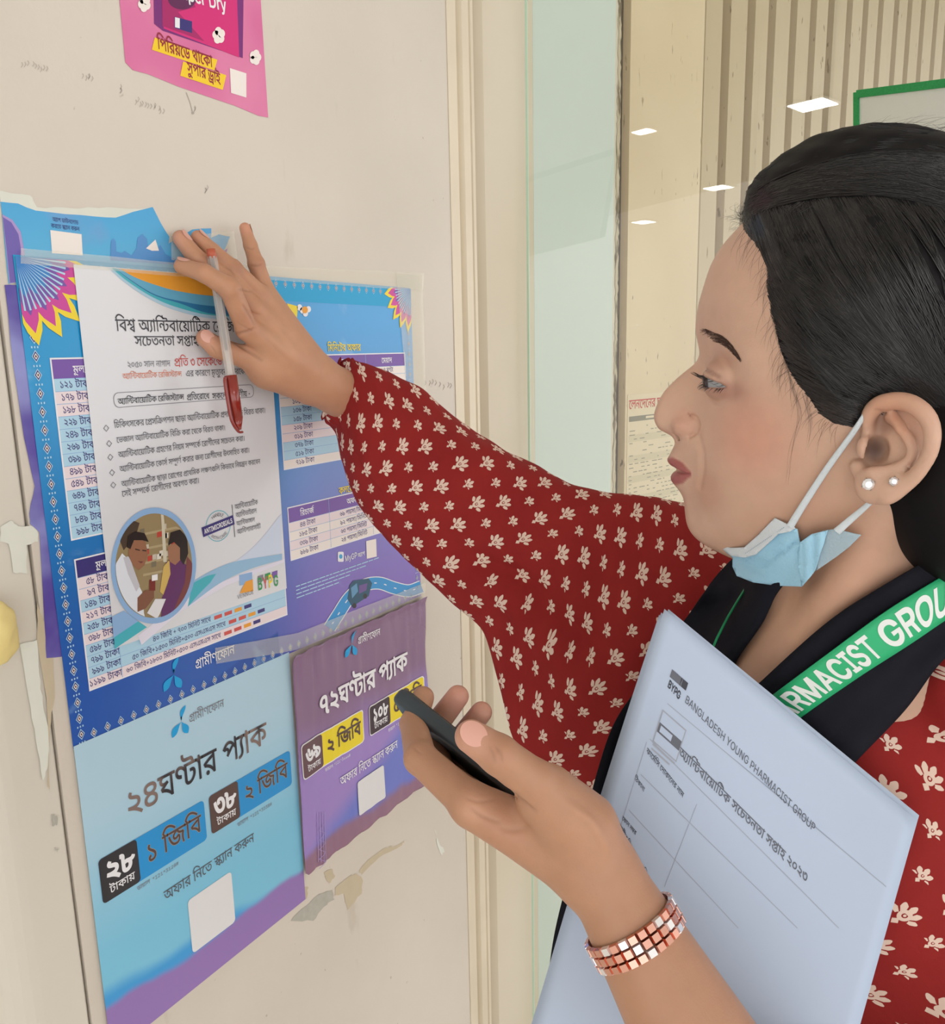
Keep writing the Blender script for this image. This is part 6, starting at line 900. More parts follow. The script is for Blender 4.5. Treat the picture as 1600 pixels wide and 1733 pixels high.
road = catmull([(556, 1062), (570, 1040), (590, 1010), (615, 990), (640, 986), (665, 994), (690, 999), (712, 992)], 6)
P.poly('road_picture', I['white'], PX(stroke(road, 22)), 3); P.poly('road_picture', ink('road', (54, 150, 214)), PX(stroke(road, 19)), 4)
for k in range(2, len(road)-3, 4): P.poly('road_picture', I['white'], PX(stroke([road[k], road[k+1]], 1.6)), 5)
P.poly('road_picture', ink('coach', (40, 84, 110)), PX([(590, 990), (596, 982), (622, 978), (628, 986), (622, 1008), (594, 1026), (586, 1012)]), 6)
P.poly('road_picture', ink('coach2', (96, 150, 190)), PX([(592, 994), (602, 986), (604, 1000), (594, 1012)]), 7); P.poly('road_picture', ink('coach3', (110, 84, 150)), PX([(606, 990), (620, 986), (618, 998), (606, 1004)]), 7)
for cx, cy in ((598, 1024), (616, 1008)): P.poly('road_picture', I['black'], PX(circle(cx, cy, 3.4, 4.4, 12)), 8)
m_telb = ink('logo_blue', (20, 160, 222))
def propeller(cx, cy, s, Pq, layer=5, m=None):
    m = m or m_telb
    def leaf(a, L, w, bend):
        out = []; 
        for sgn in (1, -1):
            r = range(9) if sgn > 0 else range(8, -1, -1)
            for k in r:
                t = k/8; x = L*t; y = sgn*w*math.sin(math.pi*t**1.5)*(.9 if t < 1 else 0)+bend*math.sin(math.pi*t)
                out.append((cx+s*(x*math.cos(a)-y*math.sin(a)), cy+s*(x*math.sin(a)+y*math.cos(a))))
        return out
    for a, L, w, bd in ((1.15, .95, .16, .12), (-1.15, .95, .25, 0), (-2.35, 1.0, .24, -.08), (1.5, .35, .05, 0)): Pq.poly('logo', m, leaf(a, L, w, bd), layer)
g = W(289, 1142); propeller(g[0]+.002, g[1], .0165, P)
P.text('lettering', I['white'], 'গ্রামীণফোন', W(329, 1132), (W(396, 1112)[0], W(329, 1132)[1]), 1.35, bold=6, layer=5)
# bright cartoon at the top right, behind the wrist
P.poly('festival_drawing', I['yellow'], PX([(484, 513), (502, 518), (500, 545), (490, 540)]), 5)
for k in range(4): P.poly('festival_drawing', I['white'], PX(circle(505+k*5, 520+k*5-(k == 3)*12, 4.5, 5.5, 12)), 5)
P.poly('festival_drawing', I['orange'], PX(circle(514, 524, 5, 6, 12)), 6)
P.build()
# ---- pale blue day-pack poster
L0, L1 = .3375, .5725; LZ1 = 1.182; LZ0 = .90
m_pb, nt, b = newmat('pale_blue_poster', .42, .3)
X, Y, Z, tc = coords(nt)
c = mixc(nt, Z.ramp(.98, 1.14), (126, 196, 226), (178, 210, 228)); c = mixc(nt, (tex_noise(nt, tc, 6, 3)*.04+Z+(Y-.45)*.10-.9).ramp(.075, .06), c, (70, 158, 220)); c = mixc(nt, (tex_noise(nt, tc, 9, 3)*.03+Z+(Y-.45)*.05-.9).ramp(.058, .05), c, (150, 120, 184))
nt.links.new(c, b.inputs['Base Color']); setbump(nt, b, tex_noise(nt, tc, 7, 3), .2, .003)
lp = empty('poster', (0, .45, 1.05), 'pale blue day-pack poster below the large blue poster, lower left', 'poster')
XL = .0016
keep(sheet('sheet', [(L0, LZ0), (L1, LZ0), (L1, LZ1), (L0, LZ1)], XL, m_pb), lp)
P = Print(lp, lambda u, v, l: (XL+.0002+l, u-.45, v-1.05))
def hz(px, py, px2):  # horizontal baseline from pixel to second pixel's column
    a = W(px, py); return a, (W(px2, py)[0] if False else _col(px2, a[1]), a[1])
def _col(px, z):
    lo, hi = .2, 1.2                      # y whose projection at height z falls in column px
    for _ in range(40):
        m = (lo+hi)/2; c = RW.T@(np.array([0, m, z])-CAM); x = 800+FPX*c[0]/-c[2]
        if x < px: lo = m
        else: hi = m
    return lo
m_w, nt, b = newmat('lettering_brown', .35)
X, Y, Z, tc = coords(nt)
c = mixc(nt, tex_noise(nt, tc, 25, 2).ramp(.42, .56), (44, 40, 48), (132, 112, 106)); nt.links.new(c, b.inputs['Base Color'])
m_tan = ink('tan', (172, 158, 132))
a, e = hz(213, 1384, 450); P.text('lettering', m_w, '২৪ঘণ্টার প্যাক', a, e, 1.25, bold=10, layer=3)
g = W(304, 1218); propeller(g[0], g[1]-.001, .0155, P)
a, e = hz(318, 1222, 377); P.text('lettering', I['lgrey'], 'গ্রামীণফোন', a, e, 1.35, layer=3)
def pack(P, px0, py0, px1, py1, pxm, dark, light, num, gb, cn, cg, ly=1, rim=None):
    """rounded price tile: bottom-left and top-right pixels, split column"""
    a = W(px0, py0); z1 = W(px1, py1)[1]; y1 = _col(px1, z1); ym = _col(pxm, (a[1]+z1)/2)
    if rim: P.poly('price_tile#'+num, rim, rrect(a[0]-.0013, a[1]-.0013, y1+.0013, z1+.0013, .0045), ly)
    P.poly('price_tile#'+num, light, rrect(a[0], a[1], y1, z1, .004), ly+1); P.poly('price_tile#'+num, dark, rrect(a[0], a[1], ym, z1, .0035), ly+2)
    H = z1-a[1]; wd = ym-a[0]
    P.text('lettering', I['white'], num, (a[0]+wd*.14, a[1]+H*.42), (ym-wd*.10, a[1]+H*.42), 1.15 if len(num) < 3 else 1.5, bold=38, layer=ly+3)
    P.text('lettering', I['white'], 'টাকায়', (a[0]+wd*.2, a[1]+H*.14), (ym-wd*.14, a[1]+H*.14), 1.1, bold=10, layer=ly+3)
    d, r = gb.split(' '); P.text('lettering', cg, gb, (ym+(y1-ym)*.1, a[1]+H*.30), (y1-(y1-ym)*.07, a[1]+H*.30), 1.25, bold=24, layer=ly+3)
    if cn: P.text('lettering', cn, gb, (ym+(y1-ym)*.1, a[1]+H*.30), (y1-(y1-ym)*.07, a[1]+H*.30), 1.25, bold=6, layer=ly+4)
pack(P, 172, 1529, 342, 1352, 232, I['black'], ink('tile_blue', (36, 148, 216)), '২৮', '১ জিবি', I['brown'], m_tan)
pack(P, 356, 1411, 488, 1268, 402, I['brown'], ink('tile_blue', (36, 148, 216)), '৩৮', '২ জিবি', I['brown'], m_tan)
a, e = hz(230, 1506, 300); P.text('lettering', I['lgrey'], 'ডায়াল', a, (a[0]+(e[0]-a[0])*.3, a[1]), 1.2, layer=3); P.text('lettering', I['lgrey'], '*121*3128#', (a[0]+(e[0]-a[0])*.35, a[1]), e, 1.1, layer=3)
a, e = hz(400, 1398, 458); P.text('lettering', I['lgrey'], 'ডায়াল', a, (a[0]+(e[0]-a[0])*.3, a[1]), 1.2, layer=3); P.text('lettering', I['lgrey'], '*121*3238#', (a[0]+(e[0]-a[0])*.35, a[1]), e, 1.1, layer=3)
a, e = hz(276, 1524, 428); P.text('lettering', I['grey'], 'অফার নিতে স্ক্যান করুন', a, e, 1.35, layer=3)
a = W(328, 1640); z1 = W(395, 1468)[1]; P.poly('label_patch', ink('tile_white', (226, 226, 228)), rrect(a[0]-.001, z1-.055, a[0]+.0505, z1, .004), 2)
P.build()
# ---- wrinkled purple pack poster
U0, U1 = .572, .8045; UZ0, UZ1 = .9285, 1.179
m_pu, nt, b = newmat('wrinkled_purple_poster', .36, .4)
X, Y, Z, tc = coords(nt)
nn_ = tex_noise(nt, tc, 10, 3)
c = mixc(nt, (Z+nn_*.05).ramp(1.13, 1.06), (138, 108, 140), (160, 134, 202)); c = mixc(nt, (Z+(Y-.69)*-.5+nn_*.04).ramp(1.04, .99), c, (112, 124, 206)); c = mixc(nt, (Z+nn_*.035).ramp(.972, .960), c, (148, 110, 134))
nt.links.new(c, b.inputs['Base Color'])
def wrk(y, z):
    e = min((y-U0), (U1-y), .03)/.03; t = (z-UZ0)/(UZ1-UZ0)
    fold = abs(noise.noise(Vector((y*85, z*9, .3))))*.0034*(.35+1.2*max(0, t-.55)+.8*max(0, .25-t))+noise.noise(Vector((y*30, z*16, 2)))*.0016+.0035*max(0, (t-.97))/.03
    return .0012+fold+.0015*max(0, 1-e)
ou = [(U0, UZ0+.004), (U0+.004, UZ0)]+[(U0+.004+(U1-U0-.006)*k/20, UZ0+.0015*math.sin(k*1.9)) for k in range(1, 20)]+[(U1-.004, UZ0+.001), (U1, UZ0+.006)]+[(U1+.0015*math.sin(k*1.3), UZ0+(UZ1-UZ0)*k/12) for k in range(1, 12)]+[(U1+.002, UZ1)]+[(U1-(U1-U0)*k/20, UZ1+.0012*math.sin(k*2.2)) for k in range(1, 20)]+[(U0, UZ1)]
up_ = empty('poster', (0, .69, 1.05), 'wrinkled purple three-day-pack poster behind the phone, right of the pale blue one', 'poster')
XU = .0022
keep(sheet('sheet', ou, XU, m_pu, wr=wrk, cell=.0045), up_)
P = Print(up_, lambda u, v, l: (XU+.0003+wrk(u, v)+l*2, u-.69, v-1.05), base=.0003, step=.00008, cell=.005)
_tri = P.tris
def tri2(part, m, V, F, layer):       # letters also follow the creases: they are small enough as they are
    _tri(part, m, V, F, layer)
P.tris = tri2
mw = I['white']; my = ink('tile_yellow', (238, 216, 44)); mbr = ink('tile_brown', (104, 74, 82))
a, e = hz(535, 1211, 684); P.text('lettering', mw, '৭২ঘণ্টার প্যাক', a, e, 1.25, bold=26, layer=4)
g = W(590, 1087); propeller(g[0], g[1]-.001, .017, P)
a, e = hz(601, 1089, 637); P.text('lettering', mw, 'গ্রামীণফোন', a, e, 1.45, bold=6, layer=3)
pack(P, 507, 1316, 608, 1200, 541, mbr, my, '৬৯', '২ জিবি', None, I['brown'], rim=mw)
pack(P, 622, 1243, 711, 1143, 655, ink('dark_tile', (64, 46, 58)), my, '১০৮', '৫ জিবি', None, I['brown'], rim=mw)
a, e = hz(545, 1304, 587); P.text('lettering', mw, 'ডায়াল', a, (a[0]+(e[0]-a[0])*.3, a[1]), 1.2, layer=3); P.text('lettering', mw, '*121*3444#', (a[0]+(e[0]-a[0])*.35, a[1]), e, 1.2, layer=3)
a, e = hz(652, 1237, 690); P.text('lettering', mw, 'ডায়াল', a, (a[0]+(e[0]-a[0])*.3, a[1]), 1.2, layer=3); P.text('lettering', mw, '*121*3454#', (a[0]+(e[0]-a[0])*.35, a[1]), e, 1.2, layer=3)
a, e = hz(571, 1328, 668); P.text('lettering', mw, 'অফার নিতে স্ক্যান করুন', a, e, 1.4, bold=6, layer=3)
a = W(603, 1379); z1 = W(644, 1292)[1]; P.poly('label_patch', ink('tile_white', (226, 226, 228)), rrect(a[0], a[1], _col(644, z1), z1, .003), 2)
for k in range(9):                      # pale lattice tower drawing
    P.poly('tower_drawing', I['lilac'], PX(stroke([(534, 1395+k*8), (546, 1399+k*8)] if k % 2 else [(546, 1391+k*8), (534, 1403+k*8)], .8)), 2)
for x in (532, 536, 541, 545): P.poly('tower_drawing', I['lilac'], PX(stroke([(x, 1372), (x+1, 1456)], .9)), 2)
P.build()
# ---- white antibiotic flyer (A4)
F0, F1 = .3815, .5745; FZ0, FZ1 = 1.2490, 1.548
m_fl, nt, b = newmat('flyer_paper', .22, .5)
X, Y, Z, tc = coords(nt)
c = mixc(nt, tex_noise(nt, tc, 3, 2).ramp(.3, .7), (214, 217, 224), (226, 227, 231)); nt.links.new(c, b.inputs['Base Color']); setbump(nt, b, tex_noise(nt, tc, 9, 3, dist=.4), .3, .004)
fp = empty('flyer', (0, .48, 1.4), 'white antibiotic awareness flyer with orange swoosh and round photo, held under the hand', 'flyer')
XF_ = .0024
keep(sheet('sheet', [(F0, FZ0), (F1, FZ0), (F1, FZ1), (F0, FZ1)], XF_, m_fl), fp)
P = Print(fp, lambda u, v, l: (XF_+.0002+l, u-.48, v-1.4))
# swoosh at the top
cu = lambda pts, n=6: [tuple(p) for p in catmull(pts, n)]
top = FZ1-.0006
def swo(m, pts, ly):
    q = cu([W(*p) for p in pts]); q = [(min(a, F1-.0006), min(b2, top)) for a, b2 in q]; P.poly('swoosh', m, q+[(F1-.0006, top)], ly)
swo(ink('swoosh_rim', (172, 206, 226)), [(176, 449), (205, 476), (250, 506), (300, 527), (365, 540), (470, 543)], 1)
swo(I['teal'], [(180, 449), (212, 476), (255, 503), (300, 521), (362, 534), (470, 537)], 2)
swo(ink('swoosh_blue', (44, 120, 170)), [(184, 449), (216, 474), (256, 499), (300, 513), (362, 532), (470, 535)], 3)
swo(ink('swoosh_light', (98, 172, 206)), [(184, 449), (218, 474), (258, 498), (300, 509), (360, 518), (470, 522)], 4)
swo(I['orange'], [(191, 450), (224, 469), (262, 483), (300, 493), (360, 501), (470, 508)], 5)
def ft(t, px, py, px2, m=I['grey'], h=1.3, bold=0, ly=3, z2=None):
    a = W(px, py); e = (_col(px2, a[1]), a[1]); P.text('lettering', m, t, a, e, h, bold=bold, layer=ly)
bk = ink('title_black', (58, 58, 66))
ft('বিশ্ব অ্যান্টিবায়োটিক রেজিস্ট্যান্স', 193, 560, 432, bk, 1.25, 2)
ft('সচেতনতা সপ্তাহ ২০২৩', 225, 585, 372, bk, 1.25, 2)
ft('২০৫০ সাল নাগাদ', 212, 622, 285, I['lgrey'], 1.3, 2); ft('প্রতি ৩ সেকেন্ডে ১ জন', 292, 620, 404, I['red'], 1.3, 4)
ft('অ্যান্টিবায়োটিক রেজিস্ট্যান্স', 204, 641, 304, ink('flyer_orange', (222, 140, 110)), 1.3, 4); ft('এর কারণে মৃত্যুবরণ করবেন', 311, 637, 414, I['grey'], 1.3, 2)
a = W(190, 690); zt = W(190, 664)[1]; e = _col(425, zt)
P.poly('box_outline', I['lgrey'], rrect(a[0], a[1], e, zt, .0045), 1, holes=[rrect(a[0]+.0005, a[1]+.0005, e-.0005, zt-.0005, .0042)[::-1]])
ft('অ্যান্টিবায়োটিক রেজিস্ট্যান্স', 196, 684, 308, bk, 1.25, 6); ft('প্রতিরোধে', 313, 677, 351, bk, 1.25, 8); ft('সকলের করণীয় -', 356, 675, 420, bk, 1.25, 4)
for t, x, y, x2 in (('চিকিৎসকের প্রেসক্রিপশন ছাড়া অ্যান্টিবায়োটিক প্রদান থেকে বিরত থাকা।', 190, 724, 446), ('ভেজাল অ্যান্টিবায়োটিক বিক্রি করা থেকে বিরত থাকা।', 194, 749, 378), ('অ্যান্টিবায়োটিক গ্রহণের নিয়ম সম্পর্কে রোগীদের সচেতন করা।', 197, 774, 411), ('অ্যান্টিবায়োটিক কোর্স সম্পূর্ণ করার জন্য রোগীদের উৎসাহিত করা।', 199, 798, 419), ('অ্যান্টিবায়োটিক ছাড়া রোগের প্রাথমিক লক্ষণগুলি কিভাবে নিয়ন্ত্রন করবেন', 202, 823, 437), ('সেই সম্পর্কে রোগীদের অবগত করা।', 203, 840, 334)):
    ft(t, x, y, x2, I['grey'], 1.35, 3)
for x, y in ((176, 724), (181, 750), (183, 773), (186, 799), (188, 820)):
    q = W(x, y); P.poly('bullet', I['lgrey'], [(q[0], q[1]+.0028), (q[0]+.0026, q[1]), (q[0], q[1]-.0028), (q[0]-.0026, q[1])], 2, holes=[[(q[0], q[1]+.002), (q[0]-.0018, q[1]), (q[0], q[1]-.002), (q[0]+.0018, q[1])]])
for t, x, y, x2 in (('অ্যান্টিবায়োটিক', 394, 861, 433), ('অ্যান্টিভাইরাল', 396, 875, 431), ('অ্যান্টিফাঙ্গাল', 397, 889, 428), ('অ্যান্টিপ্যারাসাইট', 398, 903, 438)): ft(t, x, y, x2, I['grey'], 1.5, 2)
P.poly('stamp', I['grey'], PX(stroke([(389, 853), (394, 908)], 1.1)), 2)
# round stamp
c0 = W(366, 889)
P.poly('stamp', I['teal'], circle(*c0, .0142, n=36), 2, holes=[circle(*c0, .0136, n=36)[::-1]])
d = Vector((1, .13)).normalized(); nn2 = Vector((-d.y, d.x))
P.poly('stamp', I['navy'], [tuple(Vector(c0)+d*sx*.0185+nn2*sy*.0045) for sx, sy in ((-1, -1), (1, -1), (1, 1), (-1, 1))], 3)
def arc_text(t, c, r, a0, a1, m, size, flip=False):
    adv = textrun(t)[2]; x = 0
    for ch in t:
        if ch == ' ': x += 280; continue
        w = LATIN[ch][0]; k = (x+w/2)/adv; an = a0+(a1-a0)*k; x += w; V, F, ad = textrun(ch); s = size/1000
        rot = an-math.pi/2 if not flip else an+math.pi/2; V = (V-np.array([ad/2, 0]))*s; P.tris('lettering', m, np.array([c[0]+r*math.cos(an), c[1]+r*math.sin(an)])+V@np.array([[math.cos(rot), math.sin(rot)], [-math.sin(rot), math.cos(rot)]]), F, P.base+P.step*4)

def _tr(part, m, V, F, layer, _s=P): _s.items.setdefault(part, []).append((m, V, F, layer if layer < .01 else _s.base+_s.step*layer))
P.tris = _tr
arc_text('HANDLE', c0, .0088, 2.25, .9, I['grey'], .0042); arc_text('WITH CARE', c0, .0124, -2.45, -.7, I['grey'], .0038, True)
P.text('lettering', I['white'], 'ANTIMICROBIALS', tuple(Vector(c0)-d*.0165-nn2*.0022), tuple(Vector(c0)+d*.0165-nn2*.0022), 1.6, bold=30, layer=5)
# ribbon waves at the bottom
def FP(*p): return [W(*q) for q in p]
P.poly('ribbon', ink('ribbon_a', (206, 218, 238)), cu(FP((318, 1000), (380, 960), (430, 920), (473, 868)))+cu(FP((473, 935), (440, 942), (390, 965), (326, 1010))), 1)
P.poly('ribbon', ink('ribbon_b', (150, 190, 222)), cu(FP((318, 985), (360, 962), (400, 948), (474, 936)))+cu(FP((474, 946), (420, 962), (370, 985), (316, 1024))), 2)
P.poly('ribbon', I['teal'], cu(FP((322, 986), (345, 974), (362, 970)))+cu(FP((352, 985), (335, 1002), (314, 1026))), 3)
P.poly('ribbon', I['teal'], FP((188, 1042), (212, 1038), (245, 1060), (190, 1097)), 2); P.poly('ribbon', I['rim'], FP((186, 1042), (206, 1032), (230, 1050), (188, 1078)), 3)
P.poly('ribbon', ink('ribbon_c', (226, 224, 240)), cu(FP((230, 1075), (300, 1020), (380, 980), (478, 945)))+FP((478, 950), (380, 990), (300, 1035), (236, 1090)), 1)
# logos at the bottom right
q = W(402, 1000); P.poly('logo', I['rim'], FP((401, 972), (423, 967), (424, 985), (402, 990)), 3); P.poly('logo', I['orange'], FP((412, 983), (424, 979), (425, 999), (402, 1003)), 4)
ft('VENNUE', 398, 1013, 426, I['lgrey'], 1.1, 0, 4)
for i, (ch, mm) in enumerate(zip('BYPG', (I['green'], I['red'], I['yellow'], I['green']))): ft(ch, 433+i*9, 998-i*2.2, 441+i*9, mm, 1.7, 24, 5)
for i, mm in enumerate((I['lgrey'], I['green'], I['purple'])): P.poly('logo', mm, FP((433+i*12, 974-i*3.5), (442+i*12, 971-i*3.5), (442+i*12, 982-i*3.5), (433+i*12, 985-i*3.5)), 3)

# round photograph of a chemist and a customer
def ov(m, pts, ly): P.poly('round_photo', m, [W(*p) for p in pts], ly)
ph = lambda n_, c_: mat('photo_'+n_, c_, .35)
cx, cy, rx, ry = 256, 956, 72, 98
ell = lambda k: [(cx+rx*k*math.cos(t)+ (-2)*math.sin(t), cy+ry*k*math.sin(t)) for t in np.linspace(0, 2*math.pi, 60, endpoint=False)]
ov(I['rim'], ell(1.0), 6); ov(ph('shelf', (150, 132, 96)), ell(.9), 7)
def clipell(pts, k=.9):
    out = []
    for x, y in pts:
        dx, dy = (x-cx)/(rx*k), (y-cy)/(ry*k); r = math.hypot(dx, dy)
        out.append((x, y) if r <= 1 else (cx+dx/r*rx*k, cy+dy/r*ry*k))
    return out
def oc(m, pts, ly, n=5):
    q = []
    for i in range(len(pts)):
        a = np.array(pts[i], float); b2 = np.array(pts[(i+1) % len(pts)], float)
        for k in range(n): q.append(tuple(a+(b2-a)*k/n))
    ov(m, clipell(q), ly)
oc(ph('dark', (72, 58, 46)), [(195, 905), (222, 880), (232, 884), (226, 905), (205, 930)], 8)
for y in (893, 918, 942, 962): oc(ph('plank', (176, 160, 124)), [(238, y+8), (308, y-6), (308, y-2), (238, y+12)], 9)
rng = random.Random(6)
for k in range(26):
    x = rng.uniform(225, 300); y = rng.uniform(880, 955); oc(ph('goods%d' % (k % 4), ((196, 188, 172), (186, 70, 56), (120, 112, 92), (222, 216, 204))[k % 4]), [(x, y), (x+8, y-2), (x+8, y+7), (x, y+9)], 10, 2)
oc(ph('post', (206, 200, 180)), [(268, 868), (273, 868), (278, 950), (272, 950)], 11)
oc(ph('coat', (222, 228, 238)), [(190, 955), (202, 935), (218, 950), (228, 985), (236, 1000), (240, 1045), (200, 1042), (185, 1000)], 12)
oc(ph('shirt', (196, 196, 206)), [(204, 942), (214, 940), (224, 968), (232, 990), (226, 1000), (212, 970)], 13)
oc(ph('face', (150, 104, 78)), [(213, 920), (226, 908), (241, 914), (246, 935), (240, 955), (230, 964), (220, 955), (213, 940)], 13)
oc(ph('hair', (34, 26, 24)), [(210, 925), (212, 906), (224, 898), (240, 901), (247, 916), (236, 913), (222, 913), (216, 928)], 14)
oc(ph('eyes', (60, 40, 34)), [(224, 927), (232, 929), (232, 931), (224, 929)], 15); oc(ph('eyes', (60, 40, 34)), [(236, 929), (243, 930), (243, 932), (236, 931)], 15); oc(ph('mouth', (110, 60, 54)), [(228, 948), (238, 949), (234, 952)], 15)
oc(ph('sari', (96, 42, 98)), [(276, 950), (300, 945), (322, 965), (320, 990), (296, 1030), (268, 1045), (270, 1010), (280, 985)], 12)
oc(ph('shawl', (206, 174, 96)), [(272, 958), (282, 946), (284, 970), (272, 1005), (266, 1000)], 13); oc(ph('shawl2', (120, 60, 60)), [(312, 940), (324, 955), (322, 985), (300, 1030), (290, 1030), (308, 985)], 13)
oc(ph('face2', (158, 112, 86)), [(279, 925), (290, 918), (302, 925), (302, 945), (292, 955), (281, 948)], 13)
oc(ph('hair', (34, 26, 24)), [(280, 922), (284, 900), (300, 895), (312, 908), (314, 935), (306, 955), (300, 945), (300, 926), (290, 916)], 14)
oc(ph('hand', (128, 84, 64)), [(228, 1010), (240, 998), (256, 995), (256, 1010), (242, 1028), (228, 1034)], 15); oc(ph('bottle', (120, 40, 36)), [(248, 980), (258, 978), (258, 998), (248, 998)], 16); oc(ph('capw', (236, 236, 240)), [(252, 972), (262, 970), (262, 980), (252, 982)], 17)
oc(ph('bookw', (224, 224, 228)), [(244, 1036), (258, 1012), (276, 1012), (262, 1046)], 16)
P.build()
# ---- clear adhesive tape
m_tape, nt, b = newmat('clear_tape', .08, .6)
b.inputs['Base Color'].default_value = lin((250, 246, 226)); b.inputs['Alpha'].default_value = .16
setbump(nt, b, tex_noise(nt, coords(nt)[3], 60, 5, stretch=(1, 1, .2), dist=1.0), .7, .002)
def tape(pts, x, label, seed=0):
    o = sheet('adhesive_tape', PX(rag(pts, .7, seed, 4)), x, m_tape, th=.00008); tag(o, label, 'tape', None); return o
tape([(400, 448), (716, 462), (714, 492), (400, 470)][::-1], .0019, 'clear tape strip along the top right edge of the large blue poster', 1)
tape([(668, 462), (712, 466), (722, 760), (696, 760)][::-1], .0021, 'clear tape strip down the right edge of the large blue poster', 2)
tape([(30, 420), (330, 448), (330, 470), (30, 446)][::-1], .0035, 'clear tape strip along the top left edge of the blue poster', 3)
tape([(285, 400), (392, 392), (400, 452), (286, 440)][::-1], .0033, 'crumpled clear tape over the torn blue paper behind the fingers', 4)
tape([(360, 1095), (500, 1070), (716, 985), (716, 1010), (500, 1098), (362, 1122)][::-1], .0034, 'crinkled clear tape across the joint above the two lower posters', 6)
# ================================================================ signed-distance sculpting helpers
def n3(v): v = np.asarray(v, float); return v/np.linalg.norm(v)
def smin(a, b, k):
    h = np.clip(.5+.5*(b-a)/k, 0, 1); return b+(a-b)*h-k*h*(1-h)
def smax(a, b, k): return -smin(-a, -b, k)
def rcone(P, a, b, r1, r2):
    a = np.asarray(a, float); b = np.asarray(b, float); ba = b-a; L2 = ba@ba; pa = P-a; t = np.clip(pa@ba/L2, 0, 1)
    return np.sqrt(((pa-t[:, None]*ba)**2).sum(1))-(r1+(r2-r1)*t)
def ellip(P, c, ax, r):
    """ellipsoid with axes ax (rows) and radii r"""
    q = (P-np.asarray(c))@np.asarray(ax).T; r = np.asarray(r, float); k0 = np.sqrt(((q/r)**2).sum(1)); k1 = np.sqrt(((q/r**2)**2).sum(1))+1e-9
    return k0*(k0-1)/k1
def isosurface(fn, lo, hi, h, blk=8):
    """narrow-band surface nets of fn(points) <= 0 inside the box lo..hi with cell h"""
    lo = np.asarray(lo, float); hi = np.asarray(hi, float); nb = np.ceil((hi-lo)/(h*blk)).astype(int); n = nb*blk+1
    cg = [lo[i]+(np.arange(nb[i])+.5)*h*blk for i in range(3)]; G = np.stack(np.meshgrid(*cg, indexing='ij'), -1).reshape(-1, 3)
    fc = fn(G).reshape(nb); near = np.abs(fc) < h*blk*1.35
    D = np.empty(n, np.float32)
    D[:-1, :-1, :-1] = np.repeat(np.repeat(np.repeat(np.sign(fc), blk, 0), blk, 1), blk, 2); D[-1] = D[-2]; D[:, -1] = D[:, -2]; D[:, :, -1] = D[:, :, -2]
    idx = np.argwhere(near); o = np.stack(np.meshgrid(*[np.arange(blk+1)]*3, indexing='ij'), -1).reshape(-1, 3)
    for s in range(0, len(idx), 400):
        I3 = (idx[s:s+400, None, :]*blk+o[None]); P = lo+I3.reshape(-1, 3)*h; f = fn(P); J = I3.reshape(-1, 3); D[J[:, 0], J[:, 1], J[:, 2]] = f
    S = D < 0
    c = np.zeros(tuple(n-1), np.uint8)
    for dx in (0, 1):
        for dy in (0, 1):
            for dz in (0, 1): c += S[dx:n[0]-1+dx, dy:n[1]-1+dy, dz:n[2]-1+dz]
    cells = np.argwhere((c > 0) & (c < 8)); vid = np.full(tuple(n-1), -1, np.int32); vid[tuple(cells.T)] = np.arange(len(cells))
    acc = np.zeros((len(cells), 3)); cnt = np.zeros(len(cells)); cor = [(x, y, z) for x in (0, 1) for y in (0, 1) for z in (0, 1)]
    val = {k: D[cells[:, 0]+k[0], cells[:, 1]+k[1], cells[:, 2]+k[2]] for k in cor}
    for k in cor:
        for ax in range(3):
            if k[ax]: continue
            k2 = list(k); k2[ax] = 1; k2 = tuple(k2); a = val[k]; b = val[k2]; m = (a < 0) != (b < 0); t = np.where(m, a/np.where(m, a-b, 1), 0)
            p = np.array(k, float)[None].repeat(len(cells), 0); p[:, ax] = t; acc += p*m[:, None]; cnt += m
    V = lo+(cells+acc/cnt[:, None])*h; F = []
    for ax in range(3):
        a1, a2 = [(1, 2), (2, 0), (0, 1)][ax]; sl0 = [slice(None)]*3; sl1 = [slice(None)]*3; sl0[ax] = slice(0, -1); sl1[ax] = slice(1, None)
        A = S[tuple(sl0)]; B = S[tuple(sl1)]; E_ = np.argwhere(A != B)
        E_ = E_[(E_[:, a1] > 0) & (E_[:, a2] > 0) & (E_[:, a1] < n[a1]-1) & (E_[:, a2] < n[a2]-1)]
        def cell(d1, d2):
            q = E_.copy(); q[:, a1] -= d1; q[:, a2] -= d2; return vid[q[:, 0], q[:, 1], q[:, 2]]
        f = np.stack([cell(1, 1), cell(0, 1), cell(0, 0), cell(1, 0)], 1); inv = ~A[tuple(E_.T)]; f[inv] = f[inv][:, ::-1]; F.append(f)
    F = np.vstack(F); F = F[(F >= 0).all(1)]
    return V, F
def relax(V, F, it=2, lam=.5):
    e = np.vstack([F[:, [i, (i+1) % 4]] for i in range(4)]); e = np.vstack([e, e[:, ::-1]]); n = len(V); deg = np.bincount(e[:, 0], minlength=n).clip(1)
    for k in range(it):
        for w in (lam, -lam*1.04):
            s = np.stack([np.bincount(e[:, 0], V[e[:, 1], i], n) for i in range(3)], 1)/deg[:, None]; V = V+(s-V)*w
    return V
